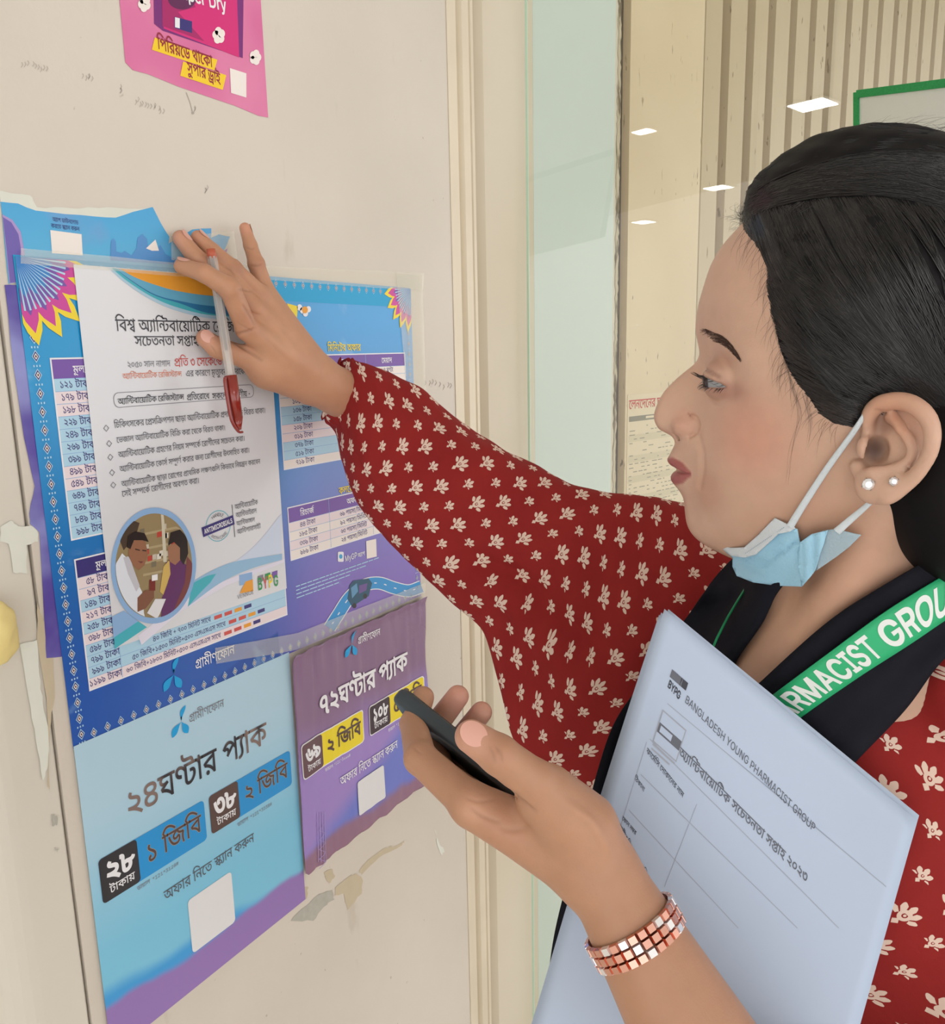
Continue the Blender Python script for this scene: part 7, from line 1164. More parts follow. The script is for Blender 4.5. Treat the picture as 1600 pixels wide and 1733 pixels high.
def tps(pts, val, reg=0.0):
    """thin plate spline through scattered values"""
    P = np.asarray(pts, float); n = len(P)
    def phi(r2): return np.where(r2 > 0, .5*r2*np.log(r2+1e-12), 0)
    K = phi(((P[:, None]-P[None])**2).sum(-1))+np.diag(np.asarray(reg)*np.ones(n)); Q = np.hstack([np.ones((n, 1)), P])
    A = np.block([[K, Q], [Q.T, np.zeros((Q.shape[1],)*2)]]); w = np.linalg.solve(A, np.concatenate([val, np.zeros(Q.shape[1])]))
    def f(X):
        X = np.asarray(X, float); out = np.empty(len(X))
        for s in range(0, len(X), 20000):
            x = X[s:s+20000]; out[s:s+20000] = phi(((x[:, None]-P[None])**2).sum(-1))@w[:n]+w[n]+x@w[n+1:]
        return out
    return f
# ================================================================ the woman: head frame
UP = np.array([0, 0, 1.]); _r = ray(1400, 650); _r[2] = 0; _r = n3(_r); _f = np.cross(UP, _r); _ps = math.radians(3)
HF = n3(_f*math.cos(_ps)+_r*math.sin(_ps)); HL = np.cross(UP, HF); H0 = at(1400, 640, .475)
def hp(px, py, s=0.0):
    """pixel -> (forward, up) in mm on the head plane s mm towards her left"""
    r = ray(px, py); o = H0+HL*s/1000; t = ((o-CAM)@HL)/(r@HL); q = CAM+r*t-H0; return np.array([q@HF, q@UP])*1000
def hw(a, b, s):
    """head coordinates in mm -> world"""
    a = np.asarray(a, float); return H0+(np.multiply.outer(a, HF)+np.multiply.outer(np.asarray(b, float), UP)+np.multiply.outer(np.asarray(s, float), HL))/1000
def hpw(px, py, s): a, b = hp(px, py, s); return hw(a, b, s)
prof = [(1262, 376), (1247, 391), (1225, 416), (1206, 447), (1194, 481), (1184, 516), (1179.5, 544), (1179, 562), (1182, 580), (1184.5, 596), (1180, 610), (1169, 621), (1147, 639), (1125, 662), (1113, 684), (1108.5, 700), (1109, 711), (1116, 725), (1128, 732), (1138.5, 738.5), (1143, 748), (1139, 759), (1134, 769), (1133, 777), (1138, 787), (1145.5, 793.5), (1141.5, 801), (1140, 810), (1143, 819), (1150, 828), (1156, 838), (1159, 848), (1160, 860), (1162, 876), (1166, 890), (1174, 903), (1187, 915), (1207, 927), (1236, 941), (1275, 957)]
back = [(1330, 975), (1400, 970), (1500, 940), (1590, 900), (1655, 840), (1690, 760), (1722, 660), (1738, 560), (1738, 460), (1712, 370), (1660, 300), (1600, 262), (1530, 245), (1450, 246), (1370, 272), (1310, 315)]
inner = [(1210, 500, 33), (1240, 500, 47), (1290, 500, 58), (1350, 500, 65), (1430, 480, 70), (1520, 450, 71), (1600, 450, 66), (1670, 480, 50), (1260, 440, 40), (1310, 410, 48), (1370, 390, 57), (1440, 330, 52), (1440, 410, 66), (1530, 320, 52), (1610, 350, 50),
         (1192, 568, 17), (1210, 572, 32), (1240, 585, 46), (1272, 600, 54.5), (1310, 590, 59), (1350, 600, 63), (1400, 600, 67), (1480, 600, 69), (1560, 600, 69), (1640, 600, 60), (1700, 600, 40),
         (1192, 598, 9), (1205, 605, 20), (1225, 618, 36), (1250, 628, 47), (1276, 640, 54), (1215, 645, 27), (1235, 650, 38),
         (1178, 625, 6.5), (1160, 645, 7), (1172, 648, 10.5), (1188, 650, 15), (1145, 665, 8), (1160, 675, 11.5), (1178, 680, 17), (1130, 685, 8.5), (1200, 685, 26), (1222, 680, 34), (1250, 680, 43), (1120, 704, 7.5), (1132, 708, 10), (1147, 702, 12.5),
         (1150, 722, 15), (1163, 718, 16.5), (1163, 728, 15.5), (1150, 732, 13), (1181, 722, 16.5), (1196, 722, 25), (1218, 718, 34), (1245, 712, 43), (1290, 705, 52), (1335, 700, 57.5), (1385, 712, 61), (1435, 740, 63), (1500, 740, 65), (1580, 740, 62), (1640, 760, 50),
         (1150, 752, 8.5), (1146, 768, 10.5), (1160, 762, 15), (1175, 765, 20.5), (1197, 765, 28.5), (1230, 765, 38), (1270, 768, 46), (1320, 775, 52.5), (1380, 790, 57), (1440, 800, 59), (1157, 795, 12), (1168, 796, 17.5), (1182, 798, 22.5), (1152, 811, 10.5), (1163, 822, 16), (1178, 822, 21.5),
         (1205, 805, 30), (1172, 845, 16.5), (1188, 845, 23.5), (1176, 872, 15), (1192, 880, 21), (1205, 860, 28), (1235, 850, 36.5), (1285, 850, 45), (1345, 850, 51.5), (1410, 850, 54.5), (1480, 850, 54), (1215, 905, 22), (1245, 905, 30), (1290, 915, 36), (1350, 915, 42), (1420, 900, 46), (1500, 880, 48)]
_C = []; _G = []; _Rg = []
_pc = catmull(np.array(prof), 2)
for p in _pc: _C.append(hp(*p)); _G.append(0); _Rg.append(0)
for p in catmull(np.array(back), 2): _C.append(hp(*p)); _G.append(0); _Rg.append(0)
for x, y, h in inner: _C.append(hp(x, y, h)); _G.append(h*h); _Rg.append(40)
for p in ((1120, 440), (1090, 560), (1060, 700), (1085, 790), (1100, 870), (1150, 960)): _C.append(hp(*p)); _G.append(-1200); _Rg.append(300)
for p in ((1220, 300), (1350, 190), (1520, 160), (1700, 220), (1800, 400), (1810, 600), (1780, 800)): _C.append(hp(*p)); _G.append(-3200); _Rg.append(300)
_g = tps(_C, np.array(_G, float), np.array(_Rg))
# sampled once on a fine plane grid and then looked up
GA0, GB0, GS = -150.0, -150.0, 1.0; _na, _nb = 300, 310
_ga, _gb = np.meshgrid(GA0+np.arange(_na)*GS, GB0+np.arange(_nb)*GS, indexing='ij'); GT = _g(np.stack([_ga.ravel(), _gb.ravel()], 1)).reshape(_na, _nb)
def look(T, a, b):
    x = np.clip((a-GA0)/GS, 0, _na-1.001); y = np.clip((b-GB0)/GS, 0, _nb-1.001); i = x.astype(int); j = y.astype(int); fx = x-i; fy = y-j
    return T[i, j]*(1-fx)*(1-fy)+T[i+1, j]*fx*(1-fy)+T[i, j+1]*(1-fx)*fy+T[i+1, j+1]*fx*fy
GX, GY = np.gradient(GT, GS)
def gfield(P, T, TX, TY):
    g = look(T, P[:, 0], P[:, 1]); gx = look(TX, P[:, 0], P[:, 1]); gy = look(TY, P[:, 0], P[:, 1]); s = P[:, 2]
    F = s*s-g; return F/np.sqrt(4*s*s+gx*gx+gy*gy+60)
def H3(px, py, s): a, b = hp(px, py, s); return np.array([a, b, s])
# ear
ear_rim = [H3(*p) for p in [(1479, 742, 64), (1471, 724, 66), (1471, 706, 68), (1478, 692, 70), (1493, 682, 73), (1517, 678, 76), (1541, 682, 79), (1561, 695, 82), (1574, 713, 84), (1579, 737, 85), (1575, 763, 84), (1564, 785, 82), (1548, 806, 79), (1525, 824, 76), (1503, 838, 74)]]
ear_rad = [2.0, 2.6, 3.1, 3.4, 3.7, 3.8, 3.8, 3.7, 3.5, 3.3, 3.1, 3.0, 3.2, 3.8, 4.6]
anti = [H3(*p) for p in [(1505, 708, 71), (1522, 722, 74), (1538, 742, 76), (1545, 763, 76), (1536, 781, 75), (1517, 791, 74), (1495, 796, 73), (1476, 799, 72)]]
EYE = H3(1229, 641, 29.0)
def headsdf(P):
    d = gfield(P, GT, GX, GY)
    # neck and throat in head coordinates (mm)
    return d
EF = n3([.90, .03, .42])          # axis of the near eye opening in head coordinates
LIPU = [H3(1137, 778, 0), H3(1142, 782, 7), H3(1153, 790, 13), H3(1167, 801, 18)]
LIPL = [H3(1145.5, 808, 0), H3(1149, 809, 7), H3(1157, 808, 12), H3(1168, 803, 17)]
def chain(Q, pts, rr):
    d = np.full(len(Q), 1e3)
    for i in range(len(pts)-1): d = np.minimum(d, rcone(Q, pts[i], pts[i+1], rr[i], rr[i+1]))
    return d
def face(P):
    P = P.copy(); P[:, 2] = np.abs(P[:, 2]); d = gfield(P, GT, GX, GY)
    m = (P[:, 0] > 20) & (P[:, 1] > -40) & (P[:, 1] < 45)
    if m.any():
        Q = P[m]; q = Q-EYE; r = np.sqrt((q**2).sum(1)); dd = smin(d[m], r-13.4, 3.5)
        sd = n3(np.cross([0, 1, 0], EF))*-1; fx = q@EF; lt = q@sd*(1 if sd[2] > 0 else -1); el = np.degrees(np.arctan2(q[:, 1], np.sqrt(fx*fx+lt*lt))); az = np.degrees(np.arctan2(lt, fx))
        t = np.clip((az+62)/140, 0, 1); w = np.sin(np.pi*t)**.7; mid = 4-24*t; hi_ = mid+14*w; lo_ = mid-10*w
        op = np.maximum(np.maximum(el-hi_, lo_-el)*.235, np.maximum(az-78, -62-az)*.235); op = np.maximum(op, r-17); op = np.maximum(op, 11.0-r)
        dd = smax(dd, -op, .8)
        cr = np.maximum(np.abs(el-(hi_+17))*.235-.75, np.maximum(az-60, -50-az)*.235); cr = np.maximum(cr, np.abs(r-13.2)-1.2); dd = smax(dd, -cr, 1.6)
        d[m] = dd
    m = (P[:, 0] > 30) & (P[:, 1] < 12) & (P[:, 1] > -85) & (P[:, 2] < 34)
    if m.any():
        Q = P[m]; dd = d[m]
        dd = smin(dd, ellip(Q, H3(1160, 721, 10.5), np.eye(3), (7.5, 6.2, 6.0)), 2.5)                       # wing of the nose
        dd = smax(dd, -chain(Q, [H3(1166, 700, 13), H3(1178, 706, 16.5), H3(1182, 718, 18), H3(1178, 731, 17), H3(1170, 738, 15)], [.6, 1.4, 1.7, 1.5, .8]), 2.2)
        dd = smax(dd, -ellip(Q, H3(1153, 737, 7.5), np.eye(3), (4.6, 3.2, 2.5)), 1.2)                       # nostril
        dd = smin(dd, chain(Q, LIPU, [2.6, 2.6, 2.2, .8]), 1.6); dd = smin(dd, chain(Q, LIPL, [3.6, 3.6, 2.8, .9]), 2.2)
        dd = smax(dd, -chain(Q, [H3(1144, 794, 0), H3(1150, 796, 8), H3(1158, 800, 14), H3(1169, 803, 19)], [.5, .6, .7, .9]), 1.0)
        dd = smax(dd, -chain(Q, [H3(1184, 742, 21), H3(1189, 765, 25.5), H3(1188, 795, 26), H3(1184, 822, 24)], [.1, .5, .5, .1]), 4.5)
        d[m] = dd
    return d
def ear(P):
    d = np.full(len(P), 50.0)
    m = (np.abs(P[:, 0]-hp(1512, 765, 72)[0]) < 40) & (np.abs(P[:, 1]-hp(1512, 765, 72)[1]) < 45) & (P[:, 2] > 45)
    if not m.any(): return d
    Q = P[m]; e = np.full(len(Q), 50.0)
    c = H3(1516, 760, 67); ax = np.array([n3([-.90, 0, .38]), [0, 1, 0], n3([.38, 0, .90])])
    e = ellip(Q, c, ax, (15, 22, 2.8))
    for i in range(len(ear_rim)-1): e = smin(e, rcone(Q, ear_rim[i], ear_rim[i+1], ear_rad[i], ear_rad[i+1]), 1.6)
    a2 = np.full(len(Q), 50.0)
    for i in range(len(anti)-1): a2 = np.minimum(a2, rcone(Q, anti[i], anti[i+1], 2.6, 2.6))
    e = smin(e, a2, 2.4)
    e = smin(e, rcone(Q, H3(1525, 722, 73), H3(1512, 700, 71), 2.2, 2.0), 2)
    lob = ellip(Q, H3(1480, 823, 72), np.array([n3([-.93, 0, .3]), [0, 1, 0], n3([.3, 0, .93])]), (9.5, 9.0, 4.2)); e = smin(e, lob, 3)
    e = smin(e, rcone(Q, H3(1500, 822, 73), H3(1520, 808, 75), 4.0, 3.5), 3)
    e = smin(e, rcone(Q, H3(1452, 790, 64), H3(1466, 812, 68), 4, 4), 3)
    e = smin(e, ellip(Q, H3(1464, 757, 69.5), np.eye(3), (3.8, 6.0, 3.8)), 2.5)
    e = smin(e, rcone(Q, H3(1466, 735, 66), H3(1500, 752, 66), 2.2, 1.2), 2)
    cav = ellip(Q, H3(1484, 762, 68), np.array([n3([-.9, 0, .38]), [0, 1, 0], n3([.38, 0, .9])]), (5.5, 7.5, 6.5)); e = smax(e, -cav, 1.5)
    cav2 = ellip(Q, H3(1496, 716, 75), np.array([n3([-.5, -.86, 0]), n3([-.86, .5, 0]), [0, 0, 1]]), (7.5, 3.4, 4.0)); e = smax(e, -cav2, 1.5)
    d[m] = e; return d
_n = 3; ear_rad = list(np.interp(np.linspace(0, 1, (len(ear_rim)-1)*_n+1), np.linspace(0, 1, len(ear_rim)), ear_rad)); ear_rim = list(catmull(np.array(ear_rim), _n)); anti = list(catmull(np.array(anti), 3))
# torso anchors in world space, then expressed in head millimetres
def w2h(p): q = np.asarray(p)-H0; return np.array([q@HF, q@UP, q@HL])*1000
NB = w2h(at(1465, 1060, .505)); SHR = w2h(at(1260, 1100, .66)); SHL = w2h(at(1830, 1230, .42))
def neck(P):
    hd = np.array([-28, -78, 0.]); top = np.array([-42, -30, 0.])
    e = rcone(P, top, NB+[0, 8, 0], 50, 50)
    e = smin(e, rcone(P, H3(1345, 965, 0), w2h(at(1362, 1075, .50)), 22, 17), 18)          # throat
    e = smin(e, rcone(P, H3(1500, 860, 45), w2h(at(1372, 1080, .475)), 9, 9), 20)          # neck muscle towards the collar bone
    e = smin(e, rcone(P, w2h(at(1345, 1085, .53)), w2h(at(1640, 1150, .47)), 20, 34), 30)
    e = smin(e, rcone(P, w2h(at(1345, 1085, .53)), SHR+[0, -10, 0], 18, 34), 26)
    e = smin(e, ellip(P, w2h(at(1390, 1200, .555)), np.array([[1, 0, 0], [0, 1, 0], [0, 0, 1.]]), (72, 95, 90)), 35)
    return e
def bodysdf(P):
    d = face(P); m = P[:, 1] < -20
    if m.any():
        d2 = d[m]; d[m] = smin(d2, neck(P[m]), 10)
    d = smin(d, ear(P), 2.2)
    return d
BV, BF = isosurface(bodysdf, (-150, -260, -110), (110, 170, 110), 1.25)
BV = relax(BV, BF, 2)
BW = hw(BV[:, 0], BV[:, 1], BV[:, 2])
# skin tint painted per vertex: lips, blush, darker skin round the eyes, shade in the ear hollows, knuckles
def tintmesh(o, cols):
    at_ = o.data.color_attributes.new('tint', 'FLOAT_COLOR', 'POINT'); c = np.ones((len(cols), 4), np.float32); c[:, :3] = cols; at_.data.foreach_set('color', c.ravel())
SK = np.array(lin((210, 172, 150))[:3])
def paint(P, base, spots):
    c = np.tile(base, (len(P), 1))
    for ctr, r, col, k in spots:
        q = P-np.asarray(ctr); r = np.asarray(r, float)*np.ones(3); w = np.exp(-((q/r)**2).sum(1)**1.5)*k; c = c*(1-w[:, None])+np.array(lin(col)[:3])*w[:, None]
    return c
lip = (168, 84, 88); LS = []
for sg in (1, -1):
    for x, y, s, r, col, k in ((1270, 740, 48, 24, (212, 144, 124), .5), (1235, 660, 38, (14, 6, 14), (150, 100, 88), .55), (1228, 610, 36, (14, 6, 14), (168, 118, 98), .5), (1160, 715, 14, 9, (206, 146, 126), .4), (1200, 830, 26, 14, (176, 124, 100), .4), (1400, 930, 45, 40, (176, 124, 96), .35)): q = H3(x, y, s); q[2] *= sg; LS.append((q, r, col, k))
LS += [(H3(1512, 700, 78), (20, 14, 9), (214, 150, 118), .5), (H3(1480, 756, 60), (7, 9, 9), (70, 36, 26), .95), (H3(1496, 716, 68), (6, 6, 5), (110, 62, 46), .6), (H3(1300, 1075, 20), 60, (196, 148, 116), .6)]  # darkest spots put the shade of the ear hollows into the skin colour
m_skin, nt, b = newmat('skin', .46, .4)
at2 = nt.nodes.new('ShaderNodeAttribute'); at2.attribute_name = 'tint'; tcn = nt.nodes.new('ShaderNodeTexCoord')
nn1 = tex_noise(nt, tcn, 90, 5); mxn = nt.nodes.new('ShaderNodeVectorMath'); mxn.operation = 'SCALE'; nt.links.new(at2.outputs['Color'], mxn.inputs[0]); sc_ = nn1*.16+.92; nt.links.new(sc_.s, mxn.inputs['Scale'])
nt.links.new(mxn.outputs[0], b.inputs['Base Color']); b.inputs['Subsurface Weight'].default_value = .18; b.inputs['Subsurface Radius'].default_value = (1, .36, .2); b.inputs['Subsurface Scale'].default_value = .005
setbump(nt, b, tex_noise(nt, tcn, 900, 3)+tex_noise(nt, tcn, 260, 3)*.6, .16, .0006)
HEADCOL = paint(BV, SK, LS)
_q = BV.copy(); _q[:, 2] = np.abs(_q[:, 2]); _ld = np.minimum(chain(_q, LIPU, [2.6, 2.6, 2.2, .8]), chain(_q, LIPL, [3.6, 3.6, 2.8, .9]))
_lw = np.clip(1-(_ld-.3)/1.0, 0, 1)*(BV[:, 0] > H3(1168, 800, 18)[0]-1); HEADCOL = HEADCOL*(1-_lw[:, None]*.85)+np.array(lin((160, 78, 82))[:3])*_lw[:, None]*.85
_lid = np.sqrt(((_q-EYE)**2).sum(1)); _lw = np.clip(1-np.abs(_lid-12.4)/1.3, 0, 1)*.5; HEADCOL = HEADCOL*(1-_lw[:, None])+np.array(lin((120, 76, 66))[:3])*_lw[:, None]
# ================================================================ the woman: hands, clothes, hair
PLOC = np.array([float(H0[0]), float(H0[1]), 0.0])
person = empty('person', tuple(PLOC), 'woman in red leaf-print tunic, black scarf and lowered face mask reaching to the posters', 'person')
def pm(name, V, F, m, smooth=True, midx=None, uv=None, parent=None):
    par = parent or person; return mesh(name, np.asarray(V)-PLOC, F, m, par, smooth, midx, uv)
# ---- right hand spread on the wall; lengths in mm, h = height off the wall
def rw(px, py, h): return onwall(px, py, h/1000)*1000
R_ = dict(wr=rw(548, 650, 44), fa=rw(700, 730, 72),
    t=[rw(470, 628, 36), rw(412, 603, 28), rw(368, 588, 19), rw(347, 572, 13)], i=[rw(418, 556, 42), rw(389, 488, 47), rw(346, 462, 38), rw(308, 450, 19)],
    m=[rw(428, 522, 37), rw(388, 474, 30), rw(333, 437, 19), rw(306, 403, 9)], r=[rw(440, 500, 34), rw(394, 455, 30), rw(360, 426, 20), rw(336, 402, 10)], p=[rw(447, 490, 28), rw(434, 446, 26), rw(424, 415, 20), rw(415, 386, 16)])
RRAD = dict(t=(13, 9.6, 9.0, 7.4), i=(9.4, 8.8, 7.4, 6.4), m=(9.4, 8.2, 7.4, 6.6), r=(9.2, 7.8, 7.0, 6.2), p=(8.8, 7.0, 5.9, 5.0))
WN = np.array([1., 0, 0])
def fing(P, J, rr, k=2.2):
    d = np.full(len(P), 1e3)
    for a in range(len(J)-1): d = smin(d, rcone(P, J[a], J[a+1], rr[a], rr[a+1]), k)
    return d
def righthand(P):
    d = rcone(P, R_['wr'], R_['fa'], 23, 27)
    pal = np.full(len(P), 1e3)
    for k, r1, r2 in (('i', 14, 10), ('m', 14, 10), ('r', 13, 9.5), ('p', 12.5, 9)):
        pal = smin(pal, rcone(P, R_['wr']+(R_[k][0]-R_['wr'])*.16, R_[k][0], r1+3, r2), 7)
    d = smin(d, pal, 9)
    d = smin(d, rcone(P, rw(520, 655, 38), rw(455, 628, 32), 15, 16), 9); d = smin(d, ellip(P, rw(452, 612, 32), np.eye(3), (15, 24, 20)), 10)
    for k in 'imrp':
        f = fing(P, R_[k], RRAD[k]); f = smin(f, np.sqrt(((P-R_[k][1])**2).sum(1))-RRAD[k][1]*1.03, 2); d = smin(d, f, 2.4)
    d = smin(d, fing(P, R_['t'], RRAD['t']), 5)
    # folds of the thumb web and tendons on the back of the hand
    for a, b2, r in ((rw(462, 622, 58), rw(392, 573, 46), 1.2), (rw(408, 565, 58), rw(436, 558, 58), .9), (rw(412, 520, 55), rw(425, 536, 56), .9), (rw(411, 493, 48), rw(432, 495, 44), .8), (rw(427, 449, 36), rw(441, 446, 36), .5), (rw(419, 416, 28), rw(430, 414, 28), .4), (rw(384, 448, 42), rw(396, 462, 42), .5)): d = smax(d, -rcone(P, a, b2, r, r*.5), 3)
    return d
def bounds(pts, pad): a = np.array(pts); return a.min(0)-pad, a.max(0)+pad
allr = [R_['wr'], rw(610, 685, 52)]+[q for k in 'timrp' for q in R_[k]]; lo, hi = bounds(allr, 24)
RV, RF = isosurface(righthand, lo, hi, .9); RV = relax(RV, RF, 2)
# ---- left hand round the phone
def lw(px, py, Z): return at(px, py, Z)*1000
L_ = dict(wr=lw(1016, 1473, .405), fa=lw(1200, 1800, .385),
    t=[lw(965, 1392, .400), lw(905, 1322, .388), lw(845, 1277, .383), lw(798, 1246, .385)], i=[lw(800, 1362, .415), lw(712, 1283, .435), lw(700, 1225, .470), lw(716, 1180, .482)],
    m=[lw(830, 1375, .430), lw(745, 1310, .455), lw(728, 1240, .495), lw(775, 1178, .487)], r=[lw(850, 1392, .442), lw(770, 1330, .468), lw(770, 1262, .500), lw(815, 1205, .489)], p=[lw(880, 1410, .450), lw(810, 1352, .475), lw(800, 1290, .500), lw(822, 1250, .495)])
LRAD = dict(t=(15, 10.2, 9.2, 7.8), i=(10, 8.6, 7.6, 6.6), m=(10.5, 8.6, 7.6, 6.6), r=(10, 8.2, 7.2, 6.4), p=(9.5, 7.4, 6.4, 5.6))
def lefthand(P):
    d = rcone(P, L_['wr'], L_['fa'], 18, 29)
    d = smin(d, rcone(P, L_['wr'], lw(1000, 1440, .42), 17.5, 17), 8)
    pal = np.full(len(P), 1e3)
    for k, r1, r2 in (('i', 17, 11.5), ('m', 16, 12), ('r', 15, 11), ('p', 14, 10)): pal = smin(pal, rcone(P, L_['wr']+(L_[k][0]-L_['wr'])*.15, L_[k][0], r1, r2), 7)
    d = smin(d, pal, 9); d = smin(d, rcone(P, lw(985, 1400, .402), lw(925, 1345, .396), 18, 15), 10)
    for k in 'imrp':
        f = fing(P, L_[k], LRAD[k]); d = smin(d, f, 3.6)
    d = smin(d, fing(P, L_['t'], LRAD['t']), 5)
    for a, b2, r in ((lw(862, 1336, .385), lw(872, 1345, .39), .9), (lw(843, 1262, .365), lw(856, 1292, .37), .7)): d = smax(d, -rcone(P, a, b2, r, r*.5), 3)
    return d
alll = [L_['wr'], lw(1230, 1790, .385), lw(1150, 1800, .385)]+[q for k in 'timrp' for q in L_[k]]; lo, hi = bounds(alll, 26)
LV, LF = isosurface(lefthand, lo, hi, .95); LV = relax(LV, LF, 2)
# hidden arms and trunk under the clothes, same body mesh
SHRw = hw(*SHR)*1000; SHLw = np.array(at(1760, 1240, .49))*1000; ELR = np.array(at(880, 850, .76))*1000; ELL = np.array(at(1640, 2150, .455))*1000; NBw = hw(*NB)*1000
def core(P):
    d = rcone(P, R_['fa']-(R_['fa']-R_['wr'])*.45, ELR, 23, 32); d = smin(d, rcone(P, ELR, SHRw, 32, 36), 15)
    d = smin(d, rcone(P, SHRw, NBw+np.array([0, 0, -40]), 36, 40), 20)
    d = smin(d, rcone(P, NBw+np.array([0, 0, -40]), SHLw, 38, 36), 20); d = smin(d, rcone(P, SHLw, ELL, 40, 36), 15); d = smin(d, rcone(P, ELL, lw(1195, 1790, .386), 34, 24), 12)
    tc_ = np.array(at(1500, 1500, .60))*1000; d = smin(d, rcone(P, NBw+np.array([0, 0, -130]), np.array(at(1560, 1900, .62))*1000, 85, 95), 40)
    return d
allc = [R_['fa'], ELR, SHRw, SHLw, ELL, NBw, np.array(at(1560, 2100, .62))*1000, lw(1190, 1780, .39)]; lo, hi = bounds(allc, 110)
CV, CF = isosurface(core, lo, hi, 6.5)
Ls = [(R_['t'][3]+WN*4, 9, (222, 160, 140), .5), (R_['m'][3], 9, (224, 160, 138), .5), (R_['p'][3], 8, (222, 158, 136), .5), (R_['r'][3], 8, (222, 160, 140), .4), (R_['i'][1], 8, (176, 118, 92), .4), (R_['p'][1]+WN*4, 6, (160, 104, 82), .45), (R_['r'][1]+WN*5, 6, (150, 98, 78), .5), (rw(425, 545, 52), (9, 14, 14), (172, 116, 90), .35), (rw(470, 600, 52), (20, 26, 26), (212, 164, 132), .3)]
RC = paint(RV, np.array(lin((192, 142, 112))[:3]), Ls)
LC = paint(LV, np.array(lin((184, 138, 110))[:3]), [(L_['t'][3], 12, (224, 168, 150), .5), (L_['m'][3], 14, (222, 160, 148), .6), (L_['r'][3], 12, (214, 156, 142), .6), (lw(850, 1280, .37), 9, (186, 134, 108), .35), (lw(860, 1400, .41), 16, (190, 134, 108), .35), (lw(800, 1360, .40), 10, (224, 172, 144), .4)])
def crease(V, F, col, pts, width, depth, dark):  # dark puts a fold's shade into the skin colour; negative lightens a ridge
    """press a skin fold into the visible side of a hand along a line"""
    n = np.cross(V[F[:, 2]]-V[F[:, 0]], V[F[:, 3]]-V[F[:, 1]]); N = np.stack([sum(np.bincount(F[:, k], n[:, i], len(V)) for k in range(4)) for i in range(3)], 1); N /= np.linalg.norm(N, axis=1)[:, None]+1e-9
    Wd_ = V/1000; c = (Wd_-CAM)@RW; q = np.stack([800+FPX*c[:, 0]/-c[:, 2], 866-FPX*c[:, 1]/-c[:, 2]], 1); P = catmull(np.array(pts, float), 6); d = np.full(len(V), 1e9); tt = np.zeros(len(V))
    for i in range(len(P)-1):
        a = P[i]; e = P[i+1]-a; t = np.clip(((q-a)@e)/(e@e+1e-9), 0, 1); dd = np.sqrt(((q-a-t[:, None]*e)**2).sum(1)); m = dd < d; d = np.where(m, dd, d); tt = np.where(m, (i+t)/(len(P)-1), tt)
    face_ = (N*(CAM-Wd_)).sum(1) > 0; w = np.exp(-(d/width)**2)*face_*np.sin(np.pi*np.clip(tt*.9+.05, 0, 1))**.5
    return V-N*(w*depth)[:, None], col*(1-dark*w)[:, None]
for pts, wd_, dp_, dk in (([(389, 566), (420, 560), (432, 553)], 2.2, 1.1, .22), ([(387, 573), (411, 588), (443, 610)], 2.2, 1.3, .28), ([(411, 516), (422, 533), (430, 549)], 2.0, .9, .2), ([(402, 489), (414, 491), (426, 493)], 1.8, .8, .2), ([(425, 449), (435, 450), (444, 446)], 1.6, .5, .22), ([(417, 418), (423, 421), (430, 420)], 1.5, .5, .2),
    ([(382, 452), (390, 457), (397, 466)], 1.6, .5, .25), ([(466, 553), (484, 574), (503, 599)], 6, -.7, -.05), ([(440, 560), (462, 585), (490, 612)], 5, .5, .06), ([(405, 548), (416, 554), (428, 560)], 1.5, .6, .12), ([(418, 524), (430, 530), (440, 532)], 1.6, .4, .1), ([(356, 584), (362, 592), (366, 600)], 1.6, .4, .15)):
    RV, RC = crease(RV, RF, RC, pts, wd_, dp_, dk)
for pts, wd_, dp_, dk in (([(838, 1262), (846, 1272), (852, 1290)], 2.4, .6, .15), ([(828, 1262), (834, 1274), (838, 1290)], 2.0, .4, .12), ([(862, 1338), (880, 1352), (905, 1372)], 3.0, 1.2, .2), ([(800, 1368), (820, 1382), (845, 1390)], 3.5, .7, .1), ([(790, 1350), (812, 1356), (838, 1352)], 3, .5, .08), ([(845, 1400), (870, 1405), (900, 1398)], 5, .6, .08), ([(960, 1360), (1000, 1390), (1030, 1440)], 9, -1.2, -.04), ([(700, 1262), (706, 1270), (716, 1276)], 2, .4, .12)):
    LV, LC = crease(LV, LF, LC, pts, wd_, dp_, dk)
_e = (L_['fa']-ELL); _t = np.clip(((CV-ELL)@_e)/(_e@_e), 0, 1); _dl = np.linalg.norm(CV-ELL-_t[:, None]*_e, axis=1); CC = np.where((_dl < 60)[:, None], np.array(lin((184, 138, 110))[:3]), SK)
V = np.vstack([BW, RV/1000, LV/1000, CV/1000]); F = np.vstack([BF, RF+len(BW), LF+len(BW)+len(RV), CF+len(BW)+len(RV)+len(LV)])
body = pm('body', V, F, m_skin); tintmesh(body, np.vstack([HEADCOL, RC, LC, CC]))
m_nail = mat('fingernail', (222, 168, 152), .34, .5)
def nail(c, nrm, dirv, l=6.0, w=4.6):
    """curved nail plate on a fingertip; c in mm"""
    nrm = n3(nrm); dirv = n3(dirv-np.dot(dirv, nrm)*nrm); sd = np.cross(nrm, dirv); V = []; F = []; N = 10
    for i in range(N+1):
        for j in range(N+1):
            u = -1+2*i/N; v = -1+2*j/N; a = u*math.sqrt(1-v*v/2); b2 = v*math.sqrt(1-u*u/2); h = -1.1*b2*b2-.25*a*a
            V.append((c+dirv*a*l+sd*b2*w+nrm*h)/1000)
    for i in range(N):
        for j in range(N): k = i*(N+1)+j; F.append((k, k+1, k+N+2, k+N+1))
    pm('fingernail', V, F, m_nail)
def tip_nail(J, r, nrm, back=1.6, l=5.6, w=4.4): d = n3(J[3]-J[2]); n_ = n3(nrm-np.dot(nrm, d)*d); nail(J[3]-d*back+n_*(r+.40), n_, d, l, w)
CAMmm = CAM*1000
